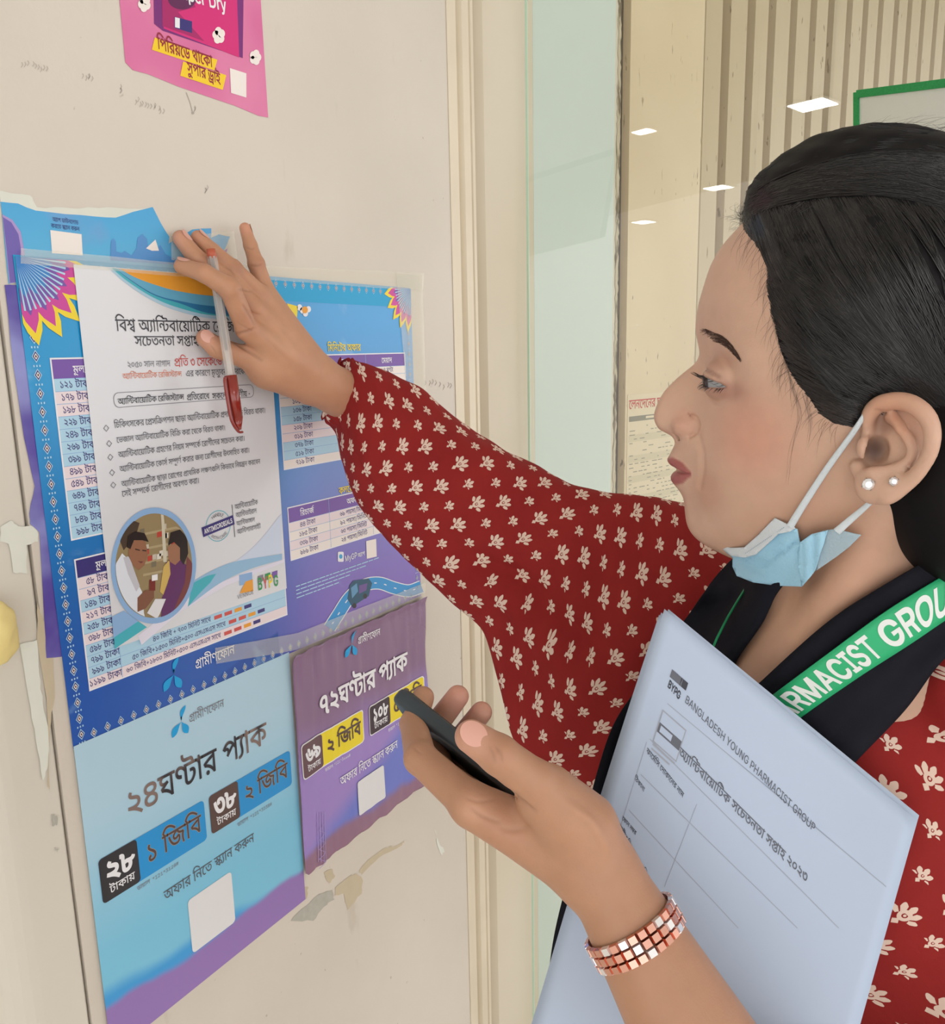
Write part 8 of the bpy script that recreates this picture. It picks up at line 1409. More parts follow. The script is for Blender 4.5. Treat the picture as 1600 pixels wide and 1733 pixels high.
def tocam(p): return n3(CAMmm-p)
tip_nail(R_['i'], 6.5, WN+np.array([0, 0, .9])); tip_nail(R_['m'], 6.7, WN*1.0+np.array([0, .4, .3])); tip_nail(R_['r'], 6.4, WN+np.array([0, .5, .1]), l=5.2)
tip_nail(R_['t'], 7.5, WN*.9+np.array([0, -.25, .1]), back=.6, l=6.0, w=5.4); tip_nail(R_['p'], 5.1, WN*.5+np.array([0, 1, .2]), l=5, w=3.6)
tip_nail(L_['t'], 7.9, tocam(L_['t'][3])+np.array([0, 0, .35]), back=.2, l=6.6, w=5.6)
# ---- eyes, brows, lashes
m_eye, nt, b = newmat('eyeball', .06, .6)
X, Y, Z, tc = coords(nt, 'Object')
r2 = (Y*Y+Z*Z).sqrt(); c = mixc(nt, r2.ramp(.0060, .0068), (62, 50, 44), (150, 152, 156)); c = mixc(nt, (r2.ramp(.0022, .0026)*X.gt(0))-0.0, (20, 16, 15), c)
nt.links.new(c, b.inputs['Base Color'])
GZ = n3(HF*.98+HL*.10-UP*.12)
for sg in (1, -1):
    bm = bmesh.new(); bmesh.ops.create_uvsphere(bm, u_segments=40, v_segments=24, radius=.0120)
    for v in bm.verts:                      # cornea bulge along +x
        d = v.co.normalized().x
        if d > .8: v.co *= 1+.09*((d-.8)/.2)**.7
    o = bmobj('eye', bm, m_eye, person, True); e = EYE*np.array([1, 1, sg]); w_ = hw(*e)
    gz = n3(HF*.95+HL*.26*sg-UP*.12); yy = n3(np.cross(UP, gz)); zz_ = np.cross(gz, yy); o.matrix_world = Matrix([[gz[0], yy[0], zz_[0], w_[0]], [gz[1], yy[1], zz_[1], w_[1]], [gz[2], yy[2], zz_[2], w_[2]], [0, 0, 0, 1]])
    o.matrix_parent_inverse = Matrix.Translation(Vector(-PLOC))
def march(fn, px, py, t0=.25, t1=.9):
    """first hit of camera rays with a head-frame distance field; returns metres"""
    n = len(px); R = np.array([ray(a, b2) for a, b2 in zip(px, py)]); L = np.linalg.norm(R, axis=1); t = np.full(n, t0); done = np.zeros(n, bool)
    for k in range(70):
        Wp = CAM+R*t[:, None]; q = Wp-H0; P = np.stack([q@HF, q@UP, q@HL], 1)*1000; d = fn(P)/1000; done |= d < .0002; t = np.where(done | (t > t1), t, t+np.maximum(d, .0002)/L*.8)
    return CAM+R*t[:, None], done & (t <= t1)
def strands(name, paths, rad, m, parent=None, taper=True):
    """many thin three-sided tubes joined in one mesh"""
    V = []; F = []; b0 = 0
    for P, r in zip(paths, rad if hasattr(rad, '__len__') else [rad]*len(paths)):
        P = np.asarray(P); n = len(P); T = np.gradient(P, axis=0); T /= np.linalg.norm(T, axis=1)[:, None]+1e-12
        u = np.cross(T, [.31, .52, .79]); u /= np.linalg.norm(u, axis=1)[:, None]+1e-12; w = np.cross(T, u); k = np.linspace(0, 1, n); rr = r*(1-.85*k**2 if taper else np.ones(n))
        for a in (0, 2.094, 4.189): V.append(P+(u*math.cos(a)+w*math.sin(a))*rr[:, None])
        i = np.arange(n-1)
        for a in range(3): c = (a+1) % 3; F.append(np.stack([b0+a*n+i, b0+a*n+i+1, b0+c*n+i+1, b0+c*n+i], 1))
        b0 += 3*n
    o = pm(name, np.vstack(V), np.vstack(F), m, parent=parent); o['kind'] = 'stuff'; return o
m_hair, nt, b = newmat('black_hair', .30, .8)
X, Y, Z, tc = coords(nt); c = mixc(nt, tex_noise(nt, tc, 60, 4), (14, 12, 13), (34, 30, 31)); nt.links.new(c, b.inputs['Base Color'])
m_brow = mat('brow_hair', (84, 62, 52), .8)
rng = random.Random(11); br = [(1183, 563), (1191, 565), (1203, 569), (1216, 573), (1228, 580), (1240, 592), (1252, 608)]; bc = catmull(np.array(br, float), 8); bx = []; by = []; S = []
for i in range(620):
    t = rng.random(); k = t*(len(bc)-2); q = bc[int(k)]; tg = bc[int(k)+1]-q; tg = tg/(np.linalg.norm(tg)+1e-9); nn_ = np.array([-tg[1], tg[0]]); w = (8.5*(1-t)**.6+2.0)*min(1, .45+t*4); o_ = rng.uniform(-1, 1)*w; a = q+nn_*o_
    L = rng.uniform(7, 12); e = a+tg*L*.9-nn_*o_*.4+nn_*(-2.5*(1-t)); S.append((a, (a+e)/2+nn_*-.6, e))
px = [p[0] for s in S for p in s]; py = [p[1] for s in S for p in s]; Wp, ok = march(face, px, py)
paths = [Wp[3*i:3*i+3]+n3(CAM-H0)*.0003*np.array([[0], [1], [1.4]]) for i in range(len(S)) if ok[3*i:3*i+3].all() and np.ptp(Wp[3*i:3*i+3]@HL) < .006]
strands('eyebrow', paths, .00011, m_brow)
paths = []
for i in range(64):                          # lashes along both lids of the near eye
    up_l = i % 2 == 0; t = rng.uniform(.12, .96); az = math.radians(-62+140*t); w = math.sin(math.pi*t)**.7; mid = 4-24*t; el = math.radians(mid+(13.5 if up_l else -9.5)*w)
    sd = n3(np.cross([0, 1, 0], EF)); sd = sd*(1 if sd[2] > 0 else -1); f2 = np.array([EF[0], 0, EF[2]]); f2 = n3(f2)
    dr = (f2*math.cos(az)+sd*math.sin(az))*math.cos(el)+np.array([0, 1, 0])*math.sin(el); a = EYE+dr*12.9; L = 7.0 if up_l else 3.6
    out_ = n3(dr+np.array([.6, (-.05 if up_l else -.5), .1])); c1 = a+out_*L*.5; e = a+out_*L+np.array([0, (1.8 if up_l else -.5), 0]); paths.append(np.array([hw(*a), hw(*c1), hw(*e)]))
strands('eyelashes', paths, .00015, m_hair)
# ---- hair mass
hl = [(1252, 368, 0), (1262, 392, 24), (1284, 418, 46), (1297, 450, 55), (1301, 497, 58), (1310, 544, 59), (1317, 584, 60), (1327, 612, 60), (1342, 640, 61), (1366, 670, 62), (1385, 700, 63), (1410, 716, 64), (1440, 722, 66), (1465, 706, 68), (1474, 686, 70), (1493, 674, 71), (1519, 669, 71), (1546, 674, 70), (1570, 692, 70), (1586, 720, 70), (1588, 762, 68), (1572, 800, 66), (1548, 832, 62), (1540, 856, 58), (1552, 900, 50), (1574, 950, 40), (1620, 1010, 20), (1900, 1010, 0), (1950, 500, 0), (1750, 100, 0), (1400, 100, 0), (1225, 300, 0)]
hpoly = np.array([hp(*q) for q in hl])
def polydist(X, poly):
    d = np.full(len(X), 1e9); ins = np.zeros(len(X), bool)
    for a, b2 in zip(poly, np.roll(poly, -1, 0)):
        e = b2-a; t = np.clip(((X-a)@e)/(e@e), 0, 1); d = np.minimum(d, np.sqrt(((X-a-t[:, None]*e)**2).sum(1))); up_ = (a[1] > X[:, 1]) != (b2[1] > X[:, 1])
        if up_.any(): ins ^= up_ & (X[:, 0] < a[0]+(X[:, 1]-a[1])*e[0]/(e[1] if abs(e[1]) > 1e-9 else 1e-9))
    return np.where(ins, d, -d)
_pd = polydist(np.stack([_ga.ravel(), _gb.ravel()], 1), hpoly).reshape(_na, _nb); _w = np.clip((_pd+1)/13, 0, 1); _w = _w*_w*(3-2*_w)
_rip = np.sin(_ga*.25+_gb*.42)*40+np.sin(_ga*.12-_gb*.55+2)*40
GH = GT+_w*(1080+_rip)-(1-_w)*np.where(_pd < 0, 260, 0); HX, HY = np.gradient(GH, GS)
BUN = H3(1690, 800, 0); 
def hairsdf(P):
    d = gfield(P, GH, HX, HY); d = np.where(P[:, 1] < -95, np.maximum(d, -95-P[:, 1]), d)
    d = smin(d, ellip(P, H3(1640, 800, 30), np.eye(3), (44, 58, 46)), 12); d = smin(d, ellip(P, BUN, np.eye(3), (56, 60, 50)), 14)
    return smin(d, rcone(P, H3(1660, 860, 12), H3(1690, 1010, 0), 40, 34), 14)
HV, HFc = isosurface(hairsdf, (-190, -170, -100), (90, 180, 100), 2.2); HV = relax(HV, HFc, 3)
m_cap = mat('hair_mass', (15, 13, 15), .6, .18)
hair = pm('hair', hw(HV[:, 0], HV[:, 1], HV[:, 2]), HFc, m_cap)
def onhair(P2, lift, sg=1):
    g = look(GH, P2[:, 0], P2[:, 1]); s = np.sqrt(np.maximum(g, 4.0))+lift; return hw(P2[:, 0], P2[:, 1], s*sg)
def bez(a, b2, c, n=12): t = np.linspace(0, 1, n)[:, None]; return (1-t)**2*a+2*t*(1-t)*b2+t*t*c
paths = []; rad = []
rng = random.Random(21); U = rng.uniform
part = catmull(np.array([(1262, 384, 10), (1300, 368, 26), (1360, 350, 40), (1430, 338, 46), (1520, 330, 48), (1620, 340, 40)], float), 8)
hline = catmull(np.array([hl[i] for i in (1, 2, 3, 4, 5, 6, 7, 8, 9, 10, 11, 12, 13, 14)], float), 8)
def P2(x, y, s): return hp(x, y, s)
for i in range(2600):                        # below the parting: swept back and down
    cl = i//9; r2 = random.Random(cl*7+1); k = r2.random()
    if r2.random() < .55: q = part[int(k*(len(part)-1))]; st = np.array(q)+[r2.uniform(-6, 6), r2.uniform(-2, 10), 0]; en = (1640+r2.uniform(-60, 60), 640+(1-k)*150+r2.uniform(-30, 30), 60); ct = (st[0]+40+100*k+r2.uniform(-15, 15), st[1]+120+(1-k)*110+r2.uniform(-20, 20), 66)
    else:
        q = hline[int(k*(len(hline)-1))]; st = np.array(q)+[r2.uniform(-2, 10), r2.uniform(-4, 4), 2]; en = (1620+r2.uniform(-30, 50), 700+80*k+r2.uniform(-25, 25), 58); ct = (st[0]+80+40*(1-k), st[1]+60*(1-k)+r2.uniform(0, 26)+8, 68)
    j = lambda a: np.array([a[0]+U(-7, 7), a[1]+U(-7, 7), a[2]])
    c = bez(P2(*j(st)), P2(*j(ct)), P2(*j(en))); ph = r2.uniform(0, 6); c = c+np.stack([np.sin(np.linspace(0, 7, 12)+ph), np.cos(np.linspace(0, 6, 12)+ph)], 1)*.8
    lf = np.linspace(-.5, 1, 12)**1*0+U(.0, 1.4)*np.sin(np.linspace(.05, 2.6, 12)); paths.append(onhair(c, lf)); rad.append(U(.00012, .00024))
for i in range(1500):                        # above the parting: swept over the crown
    cl = i//8; r2 = random.Random(cl*13+5); k = r2.random(); q = part[int(k*(len(part)-1)*.9)]; up_ = r2.random()
    st = (q[0]-8*up_+U(-5, 5), q[1]-18*up_-4+U(-4, 4), q[2]*(1-up_*.8)); en = (1740+U(-20, 20), 300+120*r2.random()+U(-6, 6), 30); ct = (st[0]+150+U(-12, 12), st[1]-60-60*up_*(1-k)+U(-8, 8), 30*(1-up_)+8)
    c = bez(P2(*st), P2(*ct), P2(*en)); sg = 1 if r2.random() < .8 else -1; paths.append(onhair(c, U(0, 1.6)*np.sin(np.linspace(.1, 2.8, 12)), sg)); rad.append(U(.00011, .00022))
_bb = GB0+np.arange(_nb)*GS
def topb(a, s):
    i = int(np.clip((a-GA0)/GS, 0, _na-1)); ok = np.where((GH[i] >= s*s) & (_bb < 150) & (_bb > 0))[0]
    return _bb[ok[-1]] if len(ok) else None
af = hp(1262, 376, 0)[0]
for i in range(2600):                        # crown: front to back over the top of the head
    cl = i//6; r2 = random.Random(cl*17+3); s0 = r2.uniform(-58, 66); a0 = af-abs(s0)*.35-r2.uniform(-4, 70)*(r2.random() < .6); a0 += U(-3, 3); pts = []; s0 += U(-1.2, 1.2); lf = U(0, 1.5)
    for k in range(13):
        a = a0-k/12*(a0+128); s = s0*(1-.25*(k/12)**2)+1.2*math.sin(k*.8+cl); b2 = topb(a, s)
        if b2 is None: continue
        pts.append(hw(a, b2+lf*math.sin(math.pi*k/12)-.2, s))
    if len(pts) > 5: P_ = np.array(pts); P_[1:-1] = (P_[:-2]+2*P_[1:-1]+P_[2:])/4; paths.append(P_); rad.append(U(.00012, .00024))
strands('hair_strands', paths, rad, m_hair)
paths = []                                   # loose fine hairs round the hairline and crown
for i in range(90):
    k = rng.random(); q = hline[int(k*(len(hline)-1)*.8)]; st = P2(q[0]+U(-2, 6), q[1]+U(-6, 6), q[2]); d = np.array([U(-1, 1)*5+4, -U(6, 20)]); e = st+d; c = bez(st, st+d*.4+np.array([U(1, 4), 0]), e, 8)
    g = look(GT, c[:, 0], c[:, 1]); paths.append(hw(c[:, 0], c[:, 1], np.sqrt(np.maximum(g, 1))+.5+U(0, 1)))
for i in range(170):
    x = U(1256, 1640); q = np.array([x, np.interp(x, [1250, 1290, 1350, 1420, 1500, 1600, 1700], [372, 316, 268, 238, 222, 222, 250])]); a, b2 = hp(q[0], q[1]+4, 0); e = np.array([a-U(5, 26), b2+U(-1, 5)]); c = bez(np.array([a, b2]), np.array([(a+e[0])/2, b2+U(2, 5)]), e, 8); paths.append(hw(c[:, 0], c[:, 1], np.linspace(U(-30, 30), U(-30, 30), 8)))
for q in ([(1262, 372), (1248, 362), (1250, 352), (1262, 350)], [(1275, 385), (1256, 372), (1240, 368), (1228, 372)], [(1262, 380), (1250, 385), (1238, 392)]):
    for k in range(16): c = catmull(np.array([hp(x+U(-5, 5), y+U(-5, 5), 0) for x, y in q]), 4); paths.append(hw(c[:, 0], c[:, 1], np.full(len(c), U(-16, 16))))
for q in ([(1330, 610, 60), (1343, 655, 60), (1353, 700, 60), (1340, 760, 57), (1330, 820, 52)], [(1300, 480, 60), (1312, 540, 61), (1325, 600, 62), (1350, 680, 62)], [(1360, 665, 62), (1372, 715, 62), (1366, 760, 60)]):
    for k in range(4): c = catmull(np.array([hp(x+U(-5, 5), y+U(-3, 3), s) for x, y, s in q]), 5); g = look(GT, c[:, 0], c[:, 1]); paths.append(hw(c[:, 0], c[:, 1], np.sqrt(np.maximum(g, 1))+.8))
strands('loose_hair', paths, .00006, m_hair)
# ---- earrings
m_gem = mat('clear_gem', (245, 246, 250), .03, 1.0, metal=.55); m_set = mat('silver_setting', (190, 186, 180), .25, metal=1.0)
for x, y, s, r in ((1470, 819, 77.5, 2.9), (1513, 814, 79.5, 2.1)):
    c = hpw(x, y, s); n_ = n3(HL*.93-HF*.25+UP*.0); a1 = n3(np.cross(n_, UP)); a2 = np.cross(n_, a1)
    def P3(rr, ang, h): return c+(a1*math.cos(ang)*rr+a2*math.sin(ang)*rr+n_*h)/1000
    V = [P3(r, k*math.pi/5, -.4) for k in range(10)]+[P3(r, k*math.pi/5, .4) for k in range(10)]+[P3(r*.55, (k+.5)*math.pi/5, 1.2) for k in range(10)]
    F = [(k, (k+1) % 10, 10+(k+1) % 10, 10+k) for k in range(10)]+[(10+k, 10+(k+1) % 10, 20+k) for k in range(10)]+[(10+(k+1) % 10, 20+(k+1) % 10, 20+k) for k in range(10)]+[tuple(range(20, 30))]
    eo = pm('earring', V, F, m_gem, smooth=False)
    for k in range(6 if r < 2.5 else 4): a = k*math.pi*2/(6 if r < 2.5 else 4)+.4; q = P3(r*1.02, a, .3); bm = bmesh.new(); bmesh.ops.create_icosphere(bm, subdivisions=1, radius=.00055); bmesh.ops.translate(bm, vec=Vector(q-PLOC), verts=bm.verts); bmobj('prong', bm, m_set, eo)
# ================================================================ clothes
# block-printed red cotton: motif drawn by shader maths on metric UVs
def motif_material(name):
    m, nt, b = newmat(name, .82, .2)
    uvn = nt.nodes.new('ShaderNodeTexCoord'); sp = nt.nodes.new('ShaderNodeSeparateXYZ'); nt.links.new(uvn.outputs['UV'], sp.inputs[0]); U_, V_ = E(nt, sp.outputs[0]), E(nt, sp.outputs[1])
    wob = tex_noise(nt, uvn, 60, 2, kind='UV'); U_ = U_+(wob-.5)*.0015; V_ = V_+(tex_noise(nt, uvn, 47, 2, kind='UV')-.5)*.0015
    LX, LY = .042, .0215
    row = (V_/LY).floor(); off = row.mod(2.0)*.25; cu_ = (U_/LX)+off; y = ((V_/LY)-row-.5)*LY
    def leaf(xc, size, npet):
        x = ((cu_-xc+.5).fract()-.5)*LX; X = x/size; Y = y/size
        yy = Y+.35; r = (X*X+yy*yy).sqrt(); th = X.atan2(yy)
        lob = ((th*npet).cos())                                   # petal ribs
        rim = 1.0+(th*npet).cos()*.14-(th*th)*.13
        pet = r.lt(rim)*r.gt(.42)*lob.gt(-.74)*th.abs().lt(1.50)
        body_ = (X*X*1.4+(Y+.05)*(Y+.05)).sqrt(); ring = body_.lt(.40)*body_.gt(.17)
        dot = body_.lt(.09); tip = (X.abs()*1.2+(Y+.62).abs()).lt(.26)
        return pet.max(ring).max(dot).max(tip)
    mk = leaf(0.0, .0090, 10.4).max(leaf(.5, .0060, 8.2))
    cl = tex_noise(nt, uvn, 25, 4, kind='UV'); weave = tex_noise(nt, uvn, 700, 2, kind='UV', stretch=(1, 6, 1))
    red = mixc(nt, cl, (134, 31, 32), (156, 44, 41)); c = mixc(nt, mk*.94, red, (232, 208, 192)); nt.links.new(c, b.inputs['Base Color'])
    setbump(nt, b, weave*.4+tex_noise(nt, uvn, 60, 4, kind='UV', stretch=(1, 3, 1)), .35, .0012); b.inputs['Sheen Weight'].default_value = .0
    return m
m_red_ = motif_material('red_block_print_cotton')
def loft(rows, close=True):
    n, k = rows.shape[:2]; F = []
    for i in range(n-1):
        for j in range(k if close else k-1): a = i*k+j; c = i*k+(j+1) % k; F.append((a, c, c+k, a+k))
    return rows.reshape(-1, 3), F
# ---- wide right sleeve: (top px, bottom px, Z, half depth mm)
SEC = [((573, 612), (545, 703), .835, 27), ((580, 611), (551, 712), .832, 29), ((592, 612), (566, 722), .828, 30), ((601, 617), (572, 740), .825, 33), ((640, 628), (577, 772), .815, 42), ((700, 655), (590, 812), .80, 50), ((762, 699), (613, 858), .785, 54), ((830, 744), (658, 912), .77, 56), ((895, 785), (706, 962), .755, 57),
       ((960, 814), (762, 1018), .74, 57), ((1025, 834), (818, 1068), .725, 56), ((1090, 848), (846, 1150), .71, 56), ((1150, 858), (868, 1235), .695, 56), ((1205, 880), (895, 1300), .68, 56), ((1255, 930), (950, 1330), .665, 55), ((1300, 1000), (1030, 1345), .65, 52)]
t_ = np.array([[a[0], a[1], b2[0], b2[1], z, d] for a, b2, z, d in SEC], float); S2 = catmull(t_, 9); NR = 192; rows = []; rng = np.random.RandomState(3)
arc_ = 0; prevc = None; UVs = []
for i, (tx, ty, bx_, by_, Z, dp) in enumerate(S2):
    T_ = at(tx, ty, Z); B_ = at(bx_, by_, Z-.01); C = (T_+B_)/2; v1 = (T_-B_)/2; view = n3(C-CAM); v2 = n3(view-v1*(view@v1)/(v1@v1)); k = i/(len(S2)-1)
    th = np.linspace(0, 2*math.pi, NR+1)[:NR]; ct = np.cos(th); st = np.sin(th); half = np.linalg.norm(v1); dpm = dp/1000
    drape = np.clip((half-.045)/.06, 0, 1); wd = dpm*(1-.55*drape*(1-ct)/2*1.25)           # hanging cloth gets thin at the bottom
    cuff = math.exp(-((k-.055)/.035)**2)
    gather = math.exp(-max(0, k-.05)/.09)*(.0022+.0008*math.sin(i*.9))
    fold = np.array([noise.noise(Vector((k*7, math.cos(a)*1.3+5, math.sin(a)*1.3)))*.0075*min(1, k*8)+noise.noise(Vector((k*26, math.cos(a)*2.2, math.sin(a)*2.2+9)))*.0022*min(1, k*8) for a in th])
    top_wr = np.exp(-((th if True else 0)/.5)**2)
    ring = C+np.outer(ct, v1)+np.outer(st*wd, v2); rad = ring-C; rl = np.linalg.norm(rad, axis=1)[:, None]+1e-9; amp = fold+gather*np.sin(th*24+math.sin(i*.5)*1.5)
    amp = amp*np.where(ct < -.6, .5, 1)+.0022*math.exp(-((k-.012)/.014)**2)-.0035*math.exp(-((k-.055)/.02)**2)
    amp = amp-.008*np.exp(-((ct+.30-(k-.7)*1.2)/.13)**2)*np.clip((k-.5)/.15, 0, 1)*np.clip((.92-k)/.1, 0, 1)+.005*np.exp(-((ct+.52-(k-.7)*1.2)/.12)**2)*np.clip((k-.5)/.15, 0, 1)*np.clip((.92-k)/.1, 0, 1)
    if i < 3: amp = amp-.002
    ring = ring+rad/rl*amp[:, None]; rows.append(ring)
    if prevc is not None: arc_ += np.linalg.norm(C-prevc)
    prevc = C; seg = np.linalg.norm(np.roll(C+np.outer(ct, v1)+np.outer(st*wd, v2), -1, 0)-(C+np.outer(ct, v1)+np.outer(st*wd, v2)), axis=1); cum = np.concatenate([[0], np.cumsum(seg)[:-1]]); UVs.append(np.stack([np.full(NR, arc_), cum-cum[NR//2]], 1))
rows = np.array(rows); inn = rows[0]*.96+rows[0].mean(0)*.04
V, F = loft(rows); uv = np.array(UVs).reshape(-1, 2)
# seam column: duplicate so the print does not smear
V = rows; dup = V[:, :1]; V3 = np.concatenate([V, dup], 1); U3 = np.array(UVs); last = U3[:, -1:].copy(); last[:, :, 1] += np.linalg.norm(V[:, -1]-V[:, 0], axis=1)[:, None]; U3 = np.concatenate([U3, last], 1)
ang = -.0; Vf, F = loft(V3, close=False); uvf = U3.reshape(-1, 2); ca, sa = math.cos(.35), math.sin(.35); uvf = np.stack([uvf[:, 0]*ca-uvf[:, 1]*sa, uvf[:, 0]*sa+uvf[:, 1]*ca], 1); uvf = np.stack([-uvf[:, 1], uvf[:, 0]], 1) if False else uvf
sleeve = pm('sleeve', Vf, F, m_red_, uv=uvf)
md = sleeve.modifiers.new('thick', 'SOLIDIFY'); md.thickness = .0008; md.offset = -1
# ---- tunic body and left sleeve
def w2(p): return w2h(p)
K1 = w2(at(1235, 1110, .64)); K2 = w2(at(1600, 1250, .56)); K3 = w2(at(1230, 1400, .62)); K4 = w2(at(1300, 1800, .62)); K5 = w2(at(1640, 1330, .53)); K6 = w2(at(1600, 1950, .50)); K7 = w2(at(1135, 1290, .655)); K8 = w2(at(1560, 1300, .555))
def trunk(P):
    d = rcone(P, SHRw, NBw+np.array([0, 0, -40]), 36, 40); d = smin(d, rcone(P, NBw+np.array([0, 0, -40]), SHLw, 38, 36), 20); d = smin(d, rcone(P, SHLw, ELL, 40, 36), 15)
    return smin(d, rcone(P, NBw+np.array([0, 0, -130]), np.array(at(1560, 1900, .62))*1000, 85, 95), 40)
SHL_m = w2(SHLw/1000); ELL_m = w2(ELL/1000)
def tunic(P):
    d = rcone(P, K3, K4, 88, 105); d = smin(d, ellip(P, w2(at(1215, 1330, .60)), np.eye(3), (62, 72, 95)), 40)
    d = smin(d, rcone(P, K1, K3, 48, 80), 40); d = smin(d, rcone(P, w2(at(1450, 1300, .60)), K8, 78, 62), 40); d = smin(d, rcone(P, w2(at(1580, 1200, .55)), K5, 40, 60), 30); d = smin(d, rcone(P, K5, K6, 62, 66), 25)
    d = smin(d, rcone(P, w2(at(1430, 1700, .62)), w2(at(1450, 1250, .60)), 100, 85), 40)
    Wm = H0*1000+np.outer(P[:, 0], HF)+np.outer(P[:, 1], UP)+np.outer(P[:, 2], HL); d = smin(d, trunk(Wm)-5, 12); d = smin(d, rcone(P, w2h(at(1420, 1120, .53)), w2h(at(1640, 1150, .47)), 24, 42), 12)
    sh = SHL_m; d = smin(d, rcone(P, w2(at(1600, 1215, .53)), sh, 38, 46), 20); d = smin(d, rcone(P, sh, ELL_m, 48, 50), 20)
    return d
def tunic_cut(P):
    d = tunic(P)
    vn = rcone(P, w2(at(1400, 1000, .50)), w2(at(1300, 1095, .50)), 52, 18); d = smax(d, -vn, 6)
    return d
TV, TF = isosurface(tunic_cut, (-420, -640, -260), (190, -60, 190), 4.5); TV = relax(TV, TF, 2)
nz = np.array([noise.noise(Vector(v*.018)) for v in TV])*3.0+np.array([noise.noise(Vector((v[0]*.03, v[1]*.012, v[2]*.05))) for v in TV])*2.5
gr = np.stack([tunic(TV+np.eye(3)[i])-tunic(TV-np.eye(3)[i]) for i in range(3)], 1); gr /= np.linalg.norm(gr, axis=1)[:, None]+1e-9; TV = TV+gr*nz[:, None]
TW = hw(TV[:, 0], TV[:, 1], TV[:, 2]); axu = n3(RW@np.array([.72, -.1, -.25])); axv = n3(UP-axu*(UP@axu)); ca, sa = math.cos(.62), math.sin(.62); uu = TW@axu; vv = TW@axv
pm('tunic', TW, TF, m_red_, uv=np.stack([uu*ca-vv*sa, uu*sa+vv*ca], 1))
# ---- scarf, draped by walking along rays to the body and tunic
m_black, nt, b = newmat('black_cotton', .85, .15)
X, Y, Z, tc = coords(nt); c = mixc(nt, tex_noise(nt, tc, 30, 4), (19, 20, 27), (32, 33, 42)); nt.links.new(c, b.inputs['Base Color']); setbump(nt, b, tex_noise(nt, tc, 1500, 2)*.5+tex_noise(nt, tc, 50, 3), .3, .001)
def under(P):
    return np.minimum(tunic(P), np.where(P[:, 1] < -30, neck(P)+0.0, 50.0))
def ribbon(name, e1, e2, m, fn, lift, nu=70, nv=14, fallback=.5, puff=0.0, th=.0012, zlim=None, edge=0.0, par=None):
    A = catmull(np.array(e1, float), 12); B = catmull(np.array(e2, float), 12); ra = np.linspace(0, 1, nu); A = np.stack([np.interp(ra, np.linspace(0, 1, len(A)), A[:, i]) for i in range(A.shape[1])], 1); B = np.stack([np.interp(ra, np.linspace(0, 1, len(B)), B[:, i]) for i in range(B.shape[1])], 1)
    w = np.linspace(0, 1, nv)[None, :, None]; G = A[:, None]*(1-w)+B[:, None]*w; px, py, zf = G[..., 0].ravel(), G[..., 1].ravel(), G[..., 2].ravel()
    Wp, ok = march(fn, px, py, .3, .8); zz = (Wp-CAM)@(RW@np.array([0, 0, -1.])); zc = np.where(ok, np.minimum(zz, zf+.03), zf); zc = zc.reshape(nu, nv)
    for _ in range(14):                     # cloth bridges hollows instead of sinking in
        p = np.pad(zc, 1, mode='edge'); av = (p[:-2, 1:-1]+p[2:, 1:-1]+p[1:-1, :-2]+p[1:-1, 2:])/4; zc = np.minimum(zc, av*.5+zc*.5) if _ < 9 else (av+zc)/2
    prof_ = np.sin(np.pi*np.linspace(0, 1, nv))[None]; fold = np.array([[noise.noise(Vector((i*.05, j*.55, 3))) for j in range(nv)] for i in range(nu)])*puff
    zc = zc-lift-fold-edge*prof_; V = np.array([at(a, b2, z) for a, b2, z in zip(px, py, zc.ravel())])
    F = [(i*nv+j, i*nv+j+1, (i+1)*nv+j+1, (i+1)*nv+j) for i in range(nu-1) for j in range(nv-1)]; d = np.stack([np.repeat(np.linspace(0, 1, nu), nv), np.tile(np.linspace(0, 1, nv), nu)], 1)
    o = pm(name, V, F, m, uv=d, parent=par); md = o.modifiers.new('thick', 'SOLIDIFY'); md.thickness = th; md.offset = 0; return o, V.reshape(nu, nv, 3), zc
fb = [(1345, 968, .53), (1316, 1003, .525), (1292, 1052, .52), (1242, 1128, .53), (1190, 1250, .53), (1150, 1400, .53), (1130, 1560, .53), (1120, 1700, .53)]
fa = [(1262, 925, .60), (1213, 975, .60), (1166, 1040, .59), (1098, 1140, .575), (1042, 1220, .57), (1010, 1310, .565), (988, 1400, .56), (958, 1500, .56), (935, 1600, .56), (920, 1730, .56)]
ribbon('scarf', fa, fb, m_black, under, .010, puff=.003, edge=.004)
na = [(1700, 860, .50), (1640, 902, .48), (1575, 944, .475), (1480, 1000, .472), (1400, 1053, .475), (1290, 1152, .485), (1200, 1240, .50), (1120, 1330, .51), (1060, 1450, .52), (1030, 1730, .53)]
nb_ = [(1790, 1000, .44), (1690, 1050, .455), (1600, 1112, .46), (1532, 1200, .465), (1447, 1290, .475), (1360, 1390, .49), (1280, 1490, .50), (1220, 1600, .51), (1190, 1733, .52)]
sc, SV, SZ = ribbon('scarf', na, nb_, m_black, under, .008, puff=.003, edge=.005)
